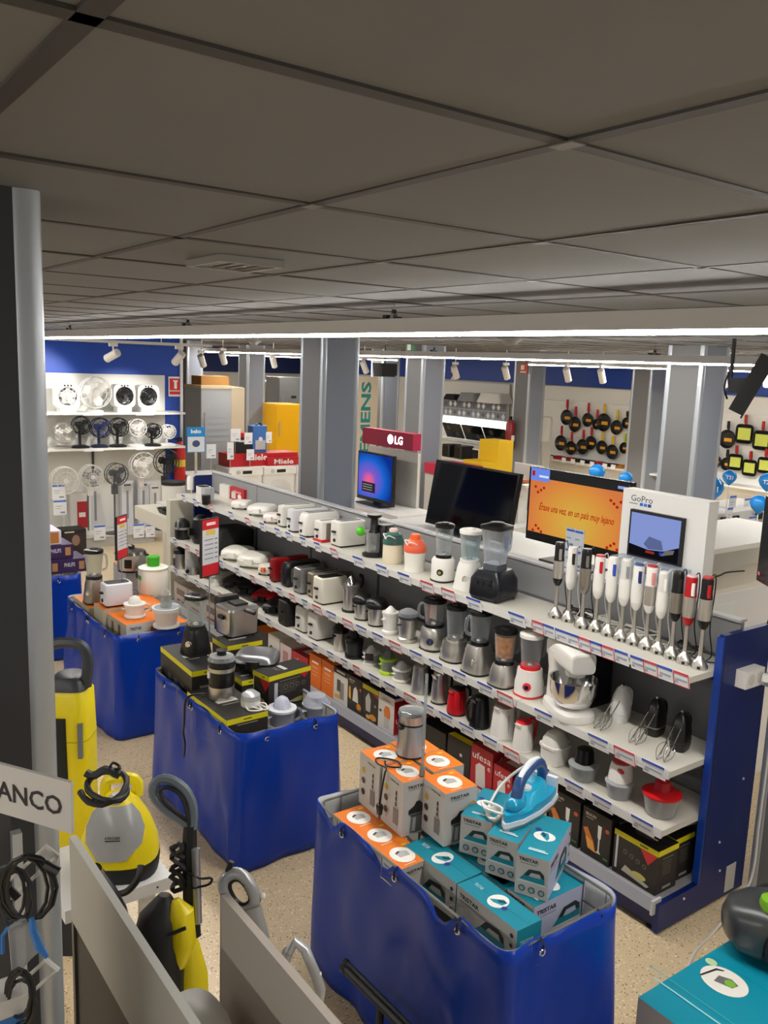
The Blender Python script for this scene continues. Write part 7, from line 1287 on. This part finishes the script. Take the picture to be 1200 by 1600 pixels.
mb = MB().tube(hp, [.010+.0016*(q % 2) for q in range(30)], 8); mb2 = MB().tube([V(134+j*7.5, 1207+5*sin(j*1.1), 2.95) for j in range(8)], .014, 6)
wt('steam_hose', 'ribbed black hose looped over the yellow steam cleaner', 'hose', [('hose_loop', mb, MBLACK), ('cord_bundle', mb2, mat('1a1a1c', .5)), ('cord_end', MB().tube(spline([V(168, 1210, 2.95), V(176, 1192, 2.95), V(188, 1200, 2.95), V(172, 1204, 2.95)], 4), .005, 6), BLACK), ('lower_hose', MB().tube(spline([V(220, 1352, 2.92), V(216, 1372, 2.9), V(200, 1392, 2.9), V(182, 1398, 2.9)], 4), .0115, 8), MBLACK)])
p = V(178, 1420, 2.6); wt('handheld_vacuum', 'dark red and black vacuum body between the fascia and the white shelf', 'vacuum cleaner', [('red_shell', MB().tube([V(148, 1372, 2.62), V(160, 1392, 2.62), V(178, 1425, 2.62), V(190, 1450, 2.62)], [.015, .035, .04, .03], 12), mat('8d0f16', .35)), ('black_trim', MB().tube([V(156, 1362, 2.6), V(175, 1388, 2.6), V(192, 1420, 2.6), V(196, 1445, 2.6)], .012, 8), BLACK), ('stem', MB().tube([V(184, 1440, 2.64), Vector((V(186, 1500, 2.64).x, V(186, 1500, 2.64).y, .03))], .03, 8), MBLACK), ('floor_head', MB().box(V(186, 1500, 2.64).x-.06, V(186, 1500, 2.64).x+.06, V(186, 1500, 2.64).y-.1, V(186, 1500, 2.64).y+.1, 0, .06), MBLACK)])
q = V(112, 1190, 3.7); t = thing('wet_dry_vacuum', 'large yellow vacuum with dark grey loop handle and black recess, left of the bins', 'vacuum cleaner', (q.x, q.y, 0), 55)
zb_, zt_ = q.z-.06, V(118, 1060, 3.7).z
part('body', MB().loft([(.25, .1, .09, 4), (zb_, .095, .09, 4), ((zb_+zt_)/2, .094, .09, 4.5), (zt_-.03, .088, .085, 4.5), (zt_, .07, .065, 4)], 28), YK, t)
part('dark_base', MB().loft([(0, .15, .15, 3), (.25, .11, .1, 4)], 24), mat('26272a', .45), t); part('recess', MB().loft([(zb_+.02, .05, .01, 4), (zt_-.12, .045, .01, 4)], 18), MBLACK, t, loc=(.035, .09, 0)); part('side_slot', MB().box(-.078, -.06, .07, .096, zb_+.12, zt_-.14), mat('707478', .4), t)
part('top_cover', MB().loft([(zt_-.01, .085, .08, 4), (zt_+.03, .07, .07, 4), (zt_+.045, .05, .06, 3)], 24), mat('34383e', .4), t); part('loop_handle', MB().tube(spline([(-.075, .02, zt_), (-.085, .02, zt_+.12), (-.05, .02, zt_+.18), (.05, .02, zt_+.18), (.085, .02, zt_+.12), (.075, .02, zt_)], 4), .024, 8), mat('3a3f46', .4), t)
part('seam', MB().loft([((zb_+zt_)/2-.02, .0953, .0913, 4.5), ((zb_+zt_)/2-.016, .0953, .0913, 4.5)], 28), mat('b5a50c', .4), t)
# ------------------------------------------------------------------ right foreground: big teal vacuum carton with a vacuum on it
def vpr(pt, x, y, z):
    pt.at('topy', (.09, .085, z)).oval(0, 0, .085, .07, 'eeebe4', 28).poly([(-.2, -.3), (.35, -.1), (.4, .2), (.1, .3), (-.25, .1)], '6d6f70', 0, 0, .11, .1).oval(.02, .005, .02, .017, '7fb83c').poly([(-.7, -.45), (-.55, .35), (-.3, .5), (-.3, .42), (-.48, .28), (-.62, -.45)], '2a2b2c', .0, 0, .1, .1).oval(-.085, .05, .022, .018, 'b9d9a8').rect(.0, -.16, .4, .004, '4fb2c2').rect(.02, -.2, .34, .007, '9fd6de')
    pt.at('+y', (0, y/2, z/2)).text('TRISTAR', -x*.2, z*.27, x*.42, z*.11, '23262b', bold=.03).rect(-x*.22, z*.17, x*.34, z*.025, '83878b')
zt = .45; a3, c3 = on(998, 1550, 2, zt), on(1110, 1475, 2, zt)
carton('large teal-topped TRISTAR vacuum carton at the lower right corner', (.42, .82, .43), Matrix.Translation((a3.x-.21, a3.y-.41, .0)), mat('a9a7a4', .5), mat('0c8fa8', .35), mat('b0aeab', .5), vpr)
t = thing('cylinder_vacuum', 'dark grey cylinder vacuum with green cap standing on the large teal carton', 'vacuum cleaner', (1.44, -2.955, .432), 48)
GV = mat('4c4f50', .28, .4)
mb = MB(); mb.M = Matrix.Translation((0, 0, .115)) @ Matrix.Rotation(R(90), 4, 'Y'); mb.loft([(-.2, .02, .03, 2), (-.195, .06, .08, 2.6), (-.17, .095, .112, 2.8), (-.1, .11, .124, 3), (0, .112, .125, 3), (.1, .108, .12, 3), (.17, .085, .1, 2.8), (.2, .05, .06, 2.4), (.205, .01, .01, 2)], 28); part('body', mb, GV, t)
for s_ in (-.12, .12): part('wheel', MB().disc((.0, s_, .1), .1, 'y', 24, .03), MBLACK, t)
part('green_cap', MB().lathe([(.04, .2), (.045, .23), (.04, .25), (.02, .256)], 16, (.06, .05)), mat('7db52a', .35), t, 'lime green cap'); part('cap_collar', MB().lathe([(.05, .18), (.048, .215)], 16, (.06, .05)), mat('5a6a3a', .4), t)
part('carry_handle', MB().tube(spline([(-.1, .0, .2), (-.08, 0, .27), (.0, 0, .28), (.02, 0, .22)], 4), .018, 8), mat('c3c6c8', .3, .5), t); part('front_vents', MB().box(-.1, .1, .121, .127, .05, .08), BLACK, t); part('hose_socket', MB().tube([(-.15, -.02, .18), (-.2, -.05, .26)], .035, 10), DK, t)

# ------------------------------------------------------------------ loose things: poles by the nearest bin, cords behind the stick blenders, ceiling fittings
for k, lb in ((0, 'black low rail along the side of the nearest bin, upper one'), (1, 'black low rail along the side of the nearest bin, lower one')):
    a, b = on(543-4*k, 1507+9*k, 1, -1.66+.03*k), on(655, 1619+14*k, 1, -1.66+.03*k)
    wt('low_rail', lb, 'rail', [('tube', MB().tube([a, b], .012, 8), MBLACK), ('end_cap', MB().tube([a, a-(b-a).normalized()*.02], .014, 8), BLACK), ('leg', MB().tube([b, Vector((b.x, b.y, 0))], .012, 8), MBLACK), ('leg', MB().tube([a+(b-a)*.5, Vector(((a.x+b.x)/2, a.y, 0))], .012, 8), MBLACK)])
for k, (px, py, m, lb) in enumerate(((912, 962, BLACK, 'tangle of black cords behind the third stick blender'), (972, 968, WHITE, 'tangle of white cords behind the middle stick blenders'), (1030, 990, WHITE, 'tangle of white cords behind the ninth stick blender'), (1085, 1018, BLACK, 'black and loose cord tangle beside the navy end panel'))):
    rn = random.Random(k+3); c = P(px, py, S1); c.y = max(c.y, -3.58); pts = [Vector((c.x+rn.uniform(-.11, .11), c.y+rn.uniform(-.05, .03), S1+.006+rn.uniform(0, .045))) for _ in range(13)]
    tubething('cord_tangle', lb, 'cord', spline(pts, 5), .0042, m)
t = thing('ceiling_vent', 'square louvred air vent in the grey ceiling', 'vent', (2.36, -1.155, CZ-.001)); t.scale = (.58, .5, 1); part('frame', MB().box(-.2, .2, -.2, -.17, -.02, 0).box(-.2, .2, .17, .2, -.02, 0).box(-.2, -.17, -.17, .17, -.02, 0).box(.17, .2, -.17, .17, -.02, 0), mat('8b8985', .5), t)
part('dark_core', MB().box(-.17, .17, -.17, .17, -.004, 0), mat('1d1c1b', .6), t)
for q in range(4): part('louvre', MB().box(-.16, .16, -.15+.08*q, -.11+.08*q, -.016, -.008), mat('77746f', .5), t)
for px, py, lb in ((737+60, 536, 'round smoke detector on the ceiling behind the first lamp'), (397, 537, 'smoke detector on the ceiling over the refrigerators')):
    p = on(px, py, 2, CZ-.03); p = on(px, py, 2, CZ-.045); t = thing('smoke_detector', lb, 'smoke detector', (p.x, p.y, CZ)); part('base', MB().lathe([(.11, -.02), (.11, 0)], 16), mat('a9a7a2', .5), t); part('head', MB().lathe([(.05, -.06), (.09, -.02)], 16), mat('8f8d88', .5), t)
